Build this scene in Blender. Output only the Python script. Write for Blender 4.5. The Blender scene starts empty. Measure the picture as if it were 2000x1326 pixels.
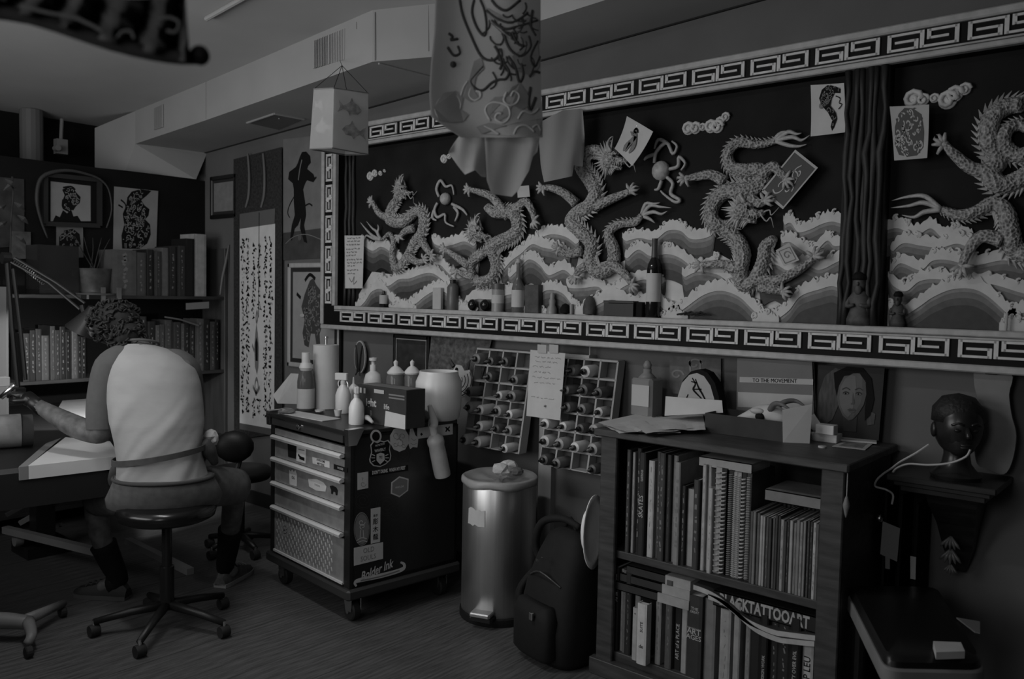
import bpy, math, random
from mathutils import Vector, Matrix
random.seed(7)
sc = bpy.context.scene
COL = sc.collection
# ------------------------------------------------------------------ camera
YAW, PIT, ROL, FPX, CAMH = math.radians(-40.24), math.radians(-3.1), math.radians(1.14), 1624.3, 1.5
fwd = Vector((math.sin(YAW), math.cos(YAW), 0)); rgt = Vector((math.cos(YAW), -math.sin(YAW), 0)); upv = Vector((0, 0, 1))
f2 = fwd * math.cos(PIT) + upv * math.sin(PIT); u2 = upv * math.cos(PIT) - fwd * math.sin(PIT)
r3 = rgt * math.cos(ROL) + u2 * math.sin(ROL); u3 = u2 * math.cos(ROL) - rgt * math.sin(ROL)
cd = bpy.data.cameras.new('camera'); cam = bpy.data.objects.new('camera', cd); COL.objects.link(cam)
cd.sensor_width = 36; cd.lens = FPX / 2000 * 36; cd.clip_start = .05
m = Matrix((( r3.x, u3.x, -f2.x, 0), (r3.y, u3.y, -f2.y, 0), (r3.z, u3.z, -f2.z, CAMH), (0, 0, 0, 1)))
cam.matrix_world = m; sc.camera = cam
cd.dof.use_dof = True; cd.dof.focus_distance = 3.6; cd.dof.aperture_fstop = 3.2
# ------------------------------------------------------------------ world, light, exposure
w = bpy.data.worlds.new('world'); sc.world = w; w.use_nodes = True
w.node_tree.nodes['Background'].inputs[0].default_value = (1, 1, 1, 1)
w.node_tree.nodes['Background'].inputs[1].default_value = .008
vs = sc.view_settings; vs.view_transform = 'Standard'; vs.look = 'None'; vs.gamma = 1; vs.use_curve_mapping = False
vs.exposure = -0.8
def area(name, loc, look, sx, sy, power):
    l = bpy.data.lights.new(name, 'AREA'); l.shape = 'RECTANGLE'; l.size = sx; l.size_y = sy; l.energy = power
    o = bpy.data.objects.new(name, l); COL.objects.link(o); o.location = loc
    o.rotation_euler = (Vector(look) - Vector(loc)).to_track_quat('-Z', 'Y').to_euler(); return o
area('window_daylight', (-3.5, -.82, 1.75), (-3.3, 3.2, 1.75), 2.4, 1.5, 72)
area('fill_light', (-.75, -.82, 1.85), (-1.8, 1.9, 1.8), .8, .9, 15)  # added fill light behind the camera, dressed as a small window
# ------------------------------------------------------------------ pixel -> place (2000x1326 frame) on a real plane
def ray(x, y): return r3 * ((x - 1000) / FPX) - u3 * ((y - 663) / FPX) + f2
O = Vector((0, 0, CAMH))
def PY(x, y, Y): d = ray(x, y); return O + d * (Y / d.y)
def PX(x, y, X): d = ray(x, y); return O + d * (X / d.x)
def PZ(x, y, Z): d = ray(x, y); return O + d * ((Z - CAMH) / d.z)
def PD(x, y, D): return O + ray(x, y) * D
# ------------------------------------------------------------------ materials
MATS = {}
def mat(name, v, rough=.6, metal=0, v2=None, scale=8, kind='noise', bump=0, bscale=None, emit=0, trans=0, spec=None, stretch=(1, 1, 1), alpha=1, tl=0):
    if name in MATS: return MATS[name]
    mt = bpy.data.materials.new(name); mt.use_nodes = True; nt = mt.node_tree; b = nt.nodes['Principled BSDF']
    b.inputs['Base Color'].default_value = (v, v, v, 1); b.inputs['Roughness'].default_value = rough; b.inputs['Metallic'].default_value = metal
    if spec is not None: b.inputs['Specular IOR Level'].default_value = spec
    if trans: b.inputs['Transmission Weight'].default_value = trans; b.inputs['IOR'].default_value = 1.3
    if alpha < 1: b.inputs['Alpha'].default_value = alpha
    if emit: b.inputs['Emission Color'].default_value = (1, 1, 1, 1); b.inputs['Emission Strength'].default_value = emit
    if v2 is not None or bump:
        tc = nt.nodes.new('ShaderNodeTexCoord'); mp = nt.nodes.new('ShaderNodeMapping'); nt.links.new(tc.outputs['Object'], mp.inputs[0])
        mp.inputs['Scale'].default_value = stretch
        def tex(s):
            if kind == 'scales': t = nt.nodes.new('ShaderNodeTexVoronoi'); t.inputs['Scale'].default_value = s; o = t.outputs['Distance']
            elif kind == 'wave': t = nt.nodes.new('ShaderNodeTexWave'); t.inputs['Scale'].default_value = s; t.inputs['Distortion'].default_value = 6; t.inputs['Detail'].default_value = 3; o = t.outputs['Fac']
            else: t = nt.nodes.new('ShaderNodeTexNoise'); t.inputs['Scale'].default_value = s; t.inputs['Detail'].default_value = 5; o = t.outputs[0]
            nt.links.new(mp.outputs[0], t.inputs['Vector']); return o
        if v2 is not None:
            r = nt.nodes.new('ShaderNodeValToRGB'); nt.links.new(tex(scale), r.inputs[0])
            lo, hi = (.0, .7) if kind == 'scales' else (.3, .7)
            r.color_ramp.elements[0].position = lo; r.color_ramp.elements[1].position = hi
            r.color_ramp.elements[0].color = (v, v, v, 1); r.color_ramp.elements[1].color = (v2, v2, v2, 1)
            nt.links.new(r.outputs[0], b.inputs['Base Color'])
        if bump:
            bp = nt.nodes.new('ShaderNodeBump'); bp.inputs['Strength'].default_value = bump; bp.inputs['Distance'].default_value = .01
            nt.links.new(tex(bscale or scale), bp.inputs['Height']); nt.links.new(bp.outputs[0], b.inputs['Normal'])
    if tl:                                   # thin paper or cloth that lets light through
        ms = nt.nodes.new('ShaderNodeMixShader'); tb = nt.nodes.new('ShaderNodeBsdfTranslucent'); ms.inputs[0].default_value = tl
        tb.inputs[0].default_value = (v, v, v, 1); nt.links.new(b.outputs[0], ms.inputs[1]); nt.links.new(tb.outputs[0], ms.inputs[2])
        nt.links.new(ms.outputs[0], nt.nodes['Material Output'].inputs['Surface'])
    MATS[name] = mt; return mt
# ------------------------------------------------------------------ mesh building
def catmull(pts, n=6):
    pts = [Vector(p) for p in pts]; out = []
    if len(pts) < 3: return pts
    for i in range(len(pts) - 1):
        p0 = pts[max(i - 1, 0)]; p1 = pts[i]; p2 = pts[i + 1]; p3 = pts[min(i + 2, len(pts) - 1)]
        for k in range(n):
            t = k / n
            out.append(.5 * ((2 * p1) + (p2 - p0) * t + (2 * p0 - 5 * p1 + 4 * p2 - p3) * t * t + (3 * p1 - p0 - 3 * p2 + p3) * t ** 3))
    out.append(pts[-1]); return out
def lerpl(l, n):
    r = []
    for i in range(n):
        t = i / max(n - 1, 1) * (len(l) - 1); k = min(int(t), len(l) - 2) if len(l) > 1 else 0
        r.append(l[k] + (l[k + 1] - l[k]) * (t - k) if len(l) > 1 else l[0])
    return r
class Fr:                                    # a flat frame: origin, u, v, normal
    def __init__(s, o, u, v): s.o = Vector(o); s.u = Vector(u); s.v = Vector(v); s.n = s.u.cross(s.v).normalized()
    def __call__(s, a, b, c=0): return s.o + s.u * a + s.v * b + s.n * c
class MB:
    def __init__(s): s.v = []; s.f = []; s.m = []; s.k = 0
    def mi(s, k): s.k = k; return s
    def add(s, vs_, fs):
        o = len(s.v); s.v += [Vector(p) for p in vs_]
        for f in fs: s.f.append([i + o for i in f]); s.m.append(s.k)
        return s
    def hexa(s, p):                          # bottom 4 ccw, top 4 ccw
        return s.add(p, [(3, 2, 1, 0), (4, 5, 6, 7), (0, 1, 5, 4), (1, 2, 6, 5), (2, 3, 7, 6), (3, 0, 4, 7)])
    def box(s, a, b, rz=0, c=None):
        x0, y0, z0 = a; x1, y1, z1 = b
        p = [Vector(q) for q in ((x0, y0, z0), (x1, y0, z0), (x1, y1, z0), (x0, y1, z0), (x0, y0, z1), (x1, y0, z1), (x1, y1, z1), (x0, y1, z1))]
        if rz:
            c = Vector(c) if c else (Vector(a) + Vector(b)) / 2; R = Matrix.Rotation(rz, 3, 'Z'); p = [c + R @ (q - c) for q in p]
        return s.hexa(p)
    def rbox(s, a, b, r):                    # box with chamfered edges
        x0, y0, z0 = a; x1, y1, z1 = b
        def ring(z, i): return [(x0 + r, y0 + i, z), (x1 - r, y0 + i, z), (x1 - i, y0 + r, z), (x1 - i, y1 - r, z), (x1 - r, y1 - i, z), (x0 + r, y1 - i, z), (x0 + i, y1 - r, z), (x0 + i, y0 + r, z)]
        return s.loft([ring(z0, r * .6), ring(z0 + r * .6, 0), ring(z1 - r * .6, 0), ring(z1, r * .6)])
    def loft(s, rings, cap=True, close=True):
        n = len(rings[0]); v = [p for r in rings for p in r]; f = []
        for i in range(len(rings) - 1):
            for j in range(n if close else n - 1):
                k = (j + 1) % n; f.append((i * n + j, i * n + k, (i + 1) * n + k, (i + 1) * n + j))
        if cap and close: f.append(tuple(range(n - 1, -1, -1))); f.append(tuple((len(rings) - 1) * n + j for j in range(n)))
        return s.add(v, f)
    def tube(s, pts, r, n=8, cap=True, sm=0):
        pts = catmull(pts, sm) if sm else [Vector(p) for p in pts]
        rr = lerpl(r, len(pts)) if isinstance(r, (list, tuple)) else [r] * len(pts)
        rings = []; prev = None
        for i, p in enumerate(pts):
            t = (pts[min(i + 1, len(pts) - 1)] - pts[max(i - 1, 0)])
            t = t.normalized() if t.length > 1e-9 else Vector((0, 0, 1))
            if prev is None: a = t.orthogonal().normalized()
            else: a = (prev - t * prev.dot(t)); a = a.normalized() if a.length > 1e-6 else t.orthogonal().normalized()
            prev = a; b = t.cross(a)
            rings.append([p + (a * math.cos(2 * math.pi * j / n) + b * math.sin(2 * math.pi * j / n)) * rr[i] for j in range(n)])
        return s.loft(rings, cap)
    def lathe(s, prof, c=(0, 0, 0), n=20, ax='Z', sy=1, cap=True):
        c = Vector(c); rings = []
        for r, h in prof:
            ring = []
            for j in range(n):
                a = 2 * math.pi * j / n; x, y = math.cos(a) * r, math.sin(a) * r * sy
                ring.append(c + (Vector((x, y, h)) if ax == 'Z' else Vector((x, -h, y)) if ax == 'Y' else Vector((h, x, y))))
            rings.append(ring)
        return s.loft(rings, cap)
    def ell(s, c, r, n=12, rot=None, m_=7):  # ellipsoid
        c = Vector(c); rings = []
        for i in range(m_ + 1):
            t = math.pi * (.02 + .96 * i / m_); ring = []
            for j in range(n):
                a = 2 * math.pi * j / n; q = Vector((math.sin(t) * math.cos(a) * r[0], math.sin(t) * math.sin(a) * r[1], -math.cos(t) * r[2]))
                ring.append(c + (rot @ q if rot else q))
            rings.append(ring)
        return s.loft(rings)
    def prism(s, fr, poly, w0, w1):          # polygon in frame uv extruded along the normal
        a = sum(poly[i][0] * poly[(i + 1) % len(poly)][1] - poly[(i + 1) % len(poly)][0] * poly[i][1] for i in range(len(poly)))
        if a < 0: poly = poly[::-1]
        return s.loft([[fr(u, v, w0) for u, v in poly], [fr(u, v, w1) for u, v in poly]])
    def stroke(s, fr, pts, wd, w=.0008, th=0, sm=0):   # ribbon drawn on a frame; wd scalar or list
        p = [Vector((a, b)) for a, b in pts]
        if sm: p = [Vector((q.x, q.y)) for q in catmull([(a, b, 0) for a, b in pts], sm)]
        ws = lerpl(wd, len(p)) if isinstance(wd, (list, tuple)) else [wd] * len(p); L = []; R_ = []
        for i, q in enumerate(p):
            t = p[min(i + 1, len(p) - 1)] - p[max(i - 1, 0)]; t = t.normalized() if t.length > 1e-9 else Vector((1, 0)); nn = Vector((-t.y, t.x)) * ws[i] / 2
            L.append(q + nn); R_.append(q - nn)
        n = len(p)
        if th:
            return s.loft([[fr(R_[i].x, R_[i].y, w), fr(R_[i].x, R_[i].y, w + th), fr(L[i].x, L[i].y, w + th), fr(L[i].x, L[i].y, w)] for i in range(n)])
        return s.add([fr(q.x, q.y, w) for q in R_ + L], [(i, i + 1, n + i + 1, n + i) for i in range(n - 1)])
    def obj(s, name, mt=None, parent=None, world=False, smooth=False, kind=None, label=None, wld=False):
        me = bpy.data.meshes.new(name); v = s.v
        base = None
        if parent is not None and world:
            R = Matrix.Rotation(-parent.get('_rz', 0), 3, 'Z'); l = Vector(parent['_loc']); v = [R @ (p - l) for p in v]
        elif parent is None:
            lo = [min(p[i] for p in v) for i in range(3)]; hi = [max(p[i] for p in v) for i in range(3)]
            base = Vector(((lo[0] + hi[0]) / 2, (lo[1] + hi[1]) / 2, lo[2])); v = [p - base for p in v]
        me.from_pydata([tuple(p) for p in v], [], s.f); me.update()
        for x in (mt if isinstance(mt, (list, tuple)) else [mt]): me.materials.append(x)
        for p, k in zip(me.polygons, s.m): p.material_index = k; p.use_smooth = bool(smooth)
        if smooth == 'auto':
            me.set_sharp_from_angle(angle=math.radians(40))
        o = bpy.data.objects.new(name, me); COL.objects.link(o)
        if base is not None: o.location = base; o['_loc'] = tuple(base); o['_rz'] = 0.0
        if parent is not None:
            o.parent = parent
            if '_loc' in parent: o['_loc'] = tuple(parent['_loc']) ; o['_rz'] = parent.get('_rz', 0.0)
        if kind: o['kind'] = kind
        if label: o['label'] = label
        return o
def tag(o, label, cat, group=None):
    o['label'] = label; o['category'] = cat
    if group: o['group'] = group
    return o
def thing(name, label, cat, loc=(0, 0, 0), rz=0, group=None, kind=None):
    o = bpy.data.objects.new(name, None); COL.objects.link(o); o.location = loc; o.rotation_euler = (0, 0, rz); o.empty_display_size = .05
    o['_loc'] = tuple(loc); o['_rz'] = float(rz)
    if kind: o['kind'] = kind
    else: tag(o, label, cat, group)
    return o
def cp(o, parent, loc=(0, 0, 0), rot=None, scale=None):
    c = o.copy(); COL.objects.link(c); c.parent = parent; c.location = loc
    if rot is not None: c.rotation_euler = rot
    if scale is not None: c.scale = scale
    return c
def text(fr, s, size, mt, parent, name='lettering', w=.0008, align='CENTER', shear=0, bold=0, squeeze=1, world=True, rot=0, valign='CENTER'):
    cu = bpy.data.curves.new('t', 'FONT'); cu.body = s; cu.size = 1; cu.align_x = align; cu.align_y = valign; cu.shear = shear; cu.offset = bold; cu.resolution_u = 2
    ob = bpy.data.objects.new('t', cu); me = bpy.data.meshes.new_from_object(ob)
    bpy.data.objects.remove(ob); bpy.data.curves.remove(cu)
    mb = MB(); c, sn = math.cos(rot), math.sin(rot); ps = []
    for q in me.vertices:
        x, y = q.co.x * size * squeeze, q.co.y * size; ps.append(fr(x * c - y * sn, x * sn + y * c, w))
    mb.add(ps, [tuple(p.vertices) for p in me.polygons]); bpy.data.meshes.remove(me)
    if not mb.f: return None
    return mb.obj(name, mt, parent, world=world)
def T(fr, u, v): return Fr(fr(u, v), fr.u, fr.v)
# ================================================================== the room
WY = 3.25; WX = -5.75
def zc(X): return 2.87 + .058 * (X + 3.2)
def zs(X): return 2.613 + .049 * (X + 3.38)
m_wall = mat('wall_paint', .125, .9, v2=.155, scale=3)
m_dark = mat('dark_wall_paint', .009, .85, v2=.013, scale=4, spec=.2)
m_ceil = mat('ceiling_paint', .52, .9, v2=.58, scale=2)
m_soff = mat('soffit_paint', .38, .8, v2=.42, scale=3)
m_floor = mat('dark_floor_boards', .05, .5, v2=.13, scale=9, stretch=(9, .7, 1), bump=.15)
fl = thing('floor', '', '', (0, 0, 0), kind='structure')
MB().box((-6.6, -1.0, -.06), (1.6, 3.4, -.012)).obj('subfloor', mat('subfloor', .01, .9), fl)
pl = MB().box((-.0598, -1.0, -.012), (.0598, 3.25, 0)).obj('plank', m_floor, fl)
n = 68
for i in range(n):
    o = pl if i == 0 else cp(pl, fl)
    o.location = (-6.5 + i * .12, 0, random.uniform(-.0012, 0))
def struct(mb, name, mt, parent=None):
    o = mb.obj(name, mt, parent); o['kind'] = 'structure'; return o
struct(MB().box((-6.6, WY, 0), (1.6, WY + .12, 2.95)), 'wall_back', m_wall)
struct(MB().box((WX - .1, -1.0, 0), (WX, WY, 2.29)), 'wall_left', m_dark)
struct(MB().box((-6.55, -1.0, 0), (-6.4, WY, 2.95)), 'wall_far', m_dark)
struct(MB().box((1.5, -1.0, 0), (1.6, WY, 3.2)), 'wall_right', m_dark)
mb = MB(); Y0, Y1 = -1.0, -.9                                       # front wall with a window opening and one for the added fill
mb.box((-6.6, Y0, 0), (-4.75, Y1, 3.2)); mb.box((-2.25, Y0, 0), (-1.2, Y1, 3.2)); mb.box((-.3, Y0, 0), (1.6, Y1, 3.2)); mb.box((-1.2, Y0, 0), (-.3, Y1, 1.35)); mb.box((-1.2, Y0, 2.35), (-.3, Y1, 3.2)); mb.box((-4.75, Y0, 0), (-2.25, Y1, .9)); mb.box((-4.75, Y0, 2.6), (-2.25, Y1, 3.2))
struct(mb, 'wall_front', m_wall)
wf = MB()
for x in (-4.75, -3.53, -2.31): wf.box((x, Y0, .9), (x + .06, Y1, 2.6))
for z in (.9, 2.54): wf.box((-4.75, Y0, z), (-2.25, Y1, z + .06))
wn = thing('window_1', '', '', (-3.05, -.95, .9), kind='structure')
wf.obj('window_frame', mat('window_white', .6, .5), wn, world=True)
MB().box((-4.75, -.965, .9), (-2.25, -.96, 2.6)).obj('window_glass', mat('window_glass', .9, .02, trans=1), wn, world=True)
wn = thing('fill_window', '', '', (-.75, -.95, 1.35), kind='structure'); wf = MB()  # made-up window built around the added fill light
for x in (-1.2, -.36): wf.box((x, Y0, 1.35), (x + .06, Y1, 2.35))
for z in (1.35, 2.29): wf.box((-1.2, Y0, z), (-.3, Y1, z + .06))
wf.obj('window_frame', MATS['window_white'], wn, world=True); MB().box((-1.2, -.965, 1.35), (-.3, -.96, 2.35)).obj('window_glass', MATS['window_glass'], wn, world=True)
mb = MB(); a = [(-6.6, -1.0), (1.6, -1.0), (1.6, 3.35), (-6.6, 3.35)]
mb.loft([[(x, y, zc(x)) for x, y in a], [(x, y, zc(x) + .05) for x, y in a]]); struct(mb, 'ceiling', m_ceil)
# soffit box along the back wall: pale front face with a jog, sloping underside, grilles, access panel
so = thing('soffit', '', '', (-3.2, 2.75, 2.5), kind='structure')
E_ = [(-5.80, 2.755), (-4.857, 2.743), (-3.21, 2.695), (-2.93, 2.85), (-2.25, 2.82), (1.5, 2.80)]
mb = MB()
for (x0, y0), (x1, y1) in zip(E_, E_[1:]):
    mb.add([(x0, y0, zs(x0)), (x1, y1, zs(x1)), (x1, y1, zc(x1)), (x0, y0, zc(x0))], [(0, 1, 2, 3)])
mb.obj('front_panel', m_soff, so, world=True)
mb = MB()
for (x0, y0), (x1, y1) in zip(E_, E_[1:]):
    mb.add([(x0, y0, zs(x0)), (x0, WY, zs(x0)), (x1, WY, zs(x1)), (x1, y1, zs(x1))], [(0, 1, 2, 3)])
mb.obj('underside', mat('soffit_under', .36, .85, v2=.4, scale=3), so, world=True)
mb = MB()                                                           # thin dark joint where the soffit meets the wall
mb.hexa([(-5.75, WY - .012, zs(-5.75) - .006), (1.5, WY - .012, zs(1.5) - .006), (1.5, WY, zs(1.5) - .006), (-5.75, WY, zs(-5.75) - .006), (-5.75, WY - .012, zs(-5.75)), (1.5, WY - .012, zs(1.5)), (1.5, WY, zs(1.5)), (-5.75, WY, zs(-5.75))])
mb.obj('joint_strip', mat('joint', .02, .9), so, world=True)
for (pa, pb) in (((403, 155), (403, 232)), ((697, 43), (697, 57)), ((733, 24), (733, 118)), ((838, 10), (838, 100))):   # seams
    Yk = 2.744 if pa[0] < 500 else 2.70 if pa[0] < 728 else 2.70 if pa[0] < 800 else 2.835
    A, B = PY(*pa, Yk), PY(*pb, Yk); MB().tube([A + Vector((0, -.002, 0)), B + Vector((0, -.002, 0))], .0018, 5).obj('seam', mat('seam', .22, .8), so, world=True)
def grille(x0, x1, yl, yr, Yk, n):
    fr_ = MB(); A = PY(x0, yl[0], Yk); B = PY(x1, yr[0], Yk); C = PY(x1, yr[1], Yk); D = PY(x0, yl[1], Yk)
    off = Vector((0, -.004, 0)); g = MB().add([A + off, B + off, C + off, D + off], [(3, 2, 1, 0)]).obj('grille', mat('grille_dark', .03, .8), so, world=True)
    for i in range(n + 1):
        t = i / n; P = A.lerp(B, t) + off * 2; Q = D.lerp(C, t) + off * 2; wd = .006 if i % (n // 2 if n > 8 else n) == 0 else .0025
        MB().box((P.x - wd, P.y - .003, Q.z), (P.x + wd, P.y + .003, P.z)).obj('louvre', m_soff, g, world=True)
grille(616, 675, (80, 134), (57, 117), 2.71, 18)
grille(303, 320, (212, 254), (204, 249), 2.752, 8)
# bent duct end dropping behind the partition
mb = MB(); z0 = 2.29
A, B = Vector((-5.80, 2.755, zs(-5.8))), Vector((-5.80, 2.755, zc(-5.8)))
C = PX(185, 250, -6.2); D = PX(185, 327, -6.2)
nD = (B - A).cross(C - A).normalized()
def PPl(x, y): d_ = ray(x, y); return O + d_ * ((A - O).dot(nD) / d_.dot(nD))
D = PPl(185, 327); Dd = PPl(245, 333)
mb.add([A, B, C, D, Dd], [(0, 1, 2, 3, 4)])
mb.obj('duct_side', m_soff, so, world=True)
mb = MB(); a = A; b = PX(404, 300, -5.74); c = PX(383, 350, -5.70); d = Dd
mb.add([a, b, c, d], [(0, 1, 2, 3)]); pass
mb.obj('hood_panel', m_soff, so, world=True)
MB().tube([a, b], .006, 6).obj('edge_bead', m_soff, so, world=True)
# recessed access panel under the soffit
def PSl(x, y, fz, off):                                              # point on a sloping ceiling plane
    p_ = PZ(x, y, fz(-3.5))
    for _ in range(8): p_ = PZ(x, y, fz(p_.x) - off)
    return p_
mb = MB(); q = [PSl(x, y, zs, .005) for x, y in ((482, 240), (536, 222), (594, 233), (545, 254))]
for i in (0, 1): mb.tube([q[i], q[i + 1]], .007, 6)
mb.obj('access_panel_rim', m_soff, so, world=True)
MB().add([p + Vector((0, 0, .001)) for p in q], [(0, 1, 2, 3)]).obj('access_panel', mat('access_panel', .16, .8), so, world=True)
MB().ell(PSl(545, 231, zs, .006), (.006, .006, .008)).obj('latch', mat('chrome', .7, .25, 1), so, world=True)
A = PSl(740, 124, zs, .004); B = PSl(842, 150, zs, .004); MB().tube([A, B], .006, 6).obj('ceiling_bead', m_soff, so, world=True)
# far recess: pale column and pipe above the partition
c = PX(62, 310, -6.25); tag(MB().lathe([(.075, 0), (.075, .02), (.072, .03), (.072, zc(-6.25) - .002)], (c.x, c.y, 0), 16).obj('pale_column', mat('grey_tube', .16, .6)), 'pale grey round column rising behind the dark partition at top left', 'column')
p = thing('sprinkler_pipe', 'thin pale pipe with a blocky valve hanging above the partition', 'pipe', tuple(PX(118, 302, -6.2)))
P0, P1 = PX(121, 232, -6.2), PX(119, 272, -6.2)
MB().tube([P0, P1], .012, 8).obj('pipe', mat('pipe_grey', .22, .6), p, world=True)
MB().box(PX(108, 300, -6.2) + Vector((-.03, 0, 0)), PX(129, 274, -6.2) + Vector((.03, 0, 0))).obj('valve', MATS['pipe_grey'], p, world=True)
MB().lathe([(.02, 0), (.02, .05)], tuple(PX(108, 290, -6.17)), 10, 'X').obj('valve_spout', MATS['pipe_grey'], p, world=True)
# skirting on the back wall and lower wall boards
struct(MB().box((-5.75, WY - .02, 0), (1.5, WY, .09)), 'baseboard_back', mat('baseboard_dark', .02, .5))
# ceiling conduit streak, upper left
A = PSl(403, 37, zc, .013); B = PSl(480, -6, zc, .013); tag(MB().tube([A, B], .012, 8).obj('ceiling_conduit', m_soff), 'pale straight conduit running on the ceiling at the top', 'conduit')

# ceiling strip light and an added floor-shading counter, both outside the picture
cl = thing('ceiling_strip_light', 'white fluorescent strip light on the ceiling above the camera', 'lamp', (-2.5, 1.15, 2.8)); zl = zc(-3.4) - .005
MB().rbox((-3.4, 1.07, zl - .06), (-2.2, 1.23, zl), .01).obj('housing', m_soff, cl, world=True)
MB().rbox((-3.38, 1.09, zl - .075), (-2.22, 1.21, zl - .06), .006).obj('diffuser', mat('diffuser', .8, .5, emit=1.0), cl, world=True)
area('strip_light', (-2.8, 1.15, zl - .085), (-2.8, 1.15, 0), 1.1, .1, 26)
wc = thing('light_blocker', 'unseen dark counter added to shade the lower left floor', 'light blocker', (-3.9, .25, 0))  # out of view, added only to keep daylight off the floor
MB().rbox((-5.3, -.05, .92), (-2.75, .5, .96), .008).obj('blocker_top', mat('blocker_dark_top', .05, .5), wc, world=True)
for xx in (-5.28, -4.45, -3.62): MB().box((xx, -.02, .06), (xx + .8, .46, .92)).obj('blocker_box', mat('blocker_dark_body', .03, .6), wc, world=True)
MB().box((-5.25, .02, 0), (-2.8, .42, .06)).obj('plinth', mat('blocker_dark_foot', .015, .7), wc, world=True)
# ================================================================== the carved mural
YF, YP = 3.16, 3.238
MF = Fr((0, YP, 0), (1, 0, 0), (0, 0, 1))                            # faces the room
def mu(x, y, Y=3.21): p = PY(x, y, Y); return p.x, p.z
mural = thing('relief_mural', 'long carved dragon and wave mural in a greek key frame on the back wall', 'mural', (-2.3, 3.2, 1.268))
m_panel = mat('mural_ground', .010, .8, v2=.018, scale=5, spec=.2)
m_fdark = mat('frame_black', .007, .6, spec=.15)
m_fpale = mat('frame_pale', .58, .5, v2=.7, scale=30)
m_mould = mat('moulding_grey', .38, .5, v2=.5, scale=30)
m_foam = mat('foam_white', .54, .6, v2=.64, scale=20)
m_band = [mat('wave_band_%d' % i, a, .6, v2=b, scale=40) for i, (a, b) in enumerate(((.22, .3), (.13, .18), (.07, .1), (.03, .045)))]
m_drag = mat('dragon_bronze', .05, .45, metal=.0, v2=.46, scale=95, kind='scales', bump=.9)
m_dplain = mat('dragon_bright', .34, .45, v2=.48, scale=60, bump=.3)
XL, XR = -4.213, .35
MB().box((XL + .02, YP, 1.28), (XR, WY - .002, 2.46)).obj('back_panel', m_panel, mural, world=True)
FRET = [(.03 + 0, 0)]
def fret_path(W, H):
    k = [(.11, .5), (.415, .5), (.415, .05), (.03, .05), (.03, .95), (.495, .95), (.495, .05), (.968, .05), (.968, .95), (.59, .95), (.59, .5), (.86, .5)]
    return [(a * W, b * H) for a, b in k]
def fret_mesh(W, H, rot=False, flip=False):
    mb = MB(); p = fret_path(W, H); h = .0045
    for (a, b), (c, d) in zip(p, p[1:]):
        x0, x1 = sorted((a, c)); z0, z1 = sorted((b, d)); vert = abs(a - c) < 1e-6; hw = .0068 if vert else .0042
        if vert: q = (x0 - hw, z0 - .0042, x1 + hw, z1 + .0042)
        else: q = (x0, z0 - hw, x1, z1 + hw)
        if rot: mb.box((q[1], -.007, q[0]), (q[3], 0, q[2]))
        else: mb.box((q[0], -.007, q[1]), (q[2], 0, q[3]))
    return mb
def rail(name, boxes, mould):
    r = MB()
    for a, b in boxes: r.box(a, b)
    r = r.obj(name, m_fdark, mural, world=True)
    for a, b in mould: MB().rbox(a, b, min(b[2] - a[2], b[0] - a[0]) * .3).obj('moulding', m_mould, r, world=True)
    return r
rb = rail('frame_rail', [((XL, YF, 1.268), (XR, WY - .002, 1.408))], [((XL, YF - .018, 1.268), (XR, YF + .004, 1.294)), ((XL + .125, YF - .012, 1.388), (XR, YF + .02, 1.411)), ((XL + .125, YF - .008, 1.378), (XR, YF + .02, 1.386))])
rt = rail('frame_rail', [((XL, YF, 2.349), (XR, WY - .002, 2.476))], [((XL, YF - .018, 2.450), (XR, YF + .004, 2.478)), ((XL + .125, YF - .012, 2.348), (XR, YF + .02, 2.368)), ((XL + .125, YF - .008, 2.371), (XR, YF + .02, 2.378))])
rl = rail('frame_rail', [((XL, YF, 1.408), (XL + .129, WY - .002, 2.349))], [((XL - .004, YF - .018, 1.294), (XL + .022, YF + .004, 2.45)), ((XL + .112, YF - .012, 1.411), (XL + .13, YF + .02, 2.349)), ((XL + .102, YF - .008, 1.411), (XL + .108, YF + .02, 2.349))])
fb = fret_mesh(.232, .058).obj('fret', m_fpale, rb); lb = Vector((-2.3, 3.2, 1.268))
for i in range(17):
    o = fb if i == 0 else cp(fb, rb); o.location = Vector((-4.031 + i * .2585, YF, 1.318)) - lb
for i in range(17):
    o = cp(fb, rt); o.location = Vector((-4.031 + i * .2572, YF, 2.386)) - lb
fv = fret_mesh(.16, .058, rot=True).obj('fret', m_fpale, rl)
for i in range(5):
    o = fv if i == 0 else cp(fv, rl); o.location = Vector((XL + .036, YF, 1.425 + i * .185)) - lb
# the dark carved post that divides the mural
pst = MB(); xa, xb = mu(1650, 400)[0], mu(1732, 400)[0]
pst.box((xa, YF + .012, 1.411), (xb, YP, 2.349))
for k in range(6):
    u = xa + (xb - xa) * (k + .5) / 6; pst.tube([(u + random.uniform(-.008, .008), YF + .012 - .006 * (k % 2), z) for z in [1.411 + j * .0782 for j in range(13)]], [.013, .009, .014, .01, .015, .009, .013], 7)
pst.obj('divider_post', mat('post_dark', .01, .6, v2=.028, scale=14, stretch=(3, 3, .5), bump=.4), mural, world=True, smooth=True)
lp = MB(); u0, u1 = mu(668, 450)[0], mu(690, 450)[0]                  # dark carved post just inside the left rail
for k in range(3): lp.tube([(u0 + (u1 - u0) * (k + .5) / 3 + random.uniform(-.006, .006), YP - .012, 1.411 + j * .0852) for j in range(12)], [.012, .008, .013, .009], 6)
lp.obj('side_post', MATS['post_dark'], mural, world=True, smooth=True)
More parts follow.
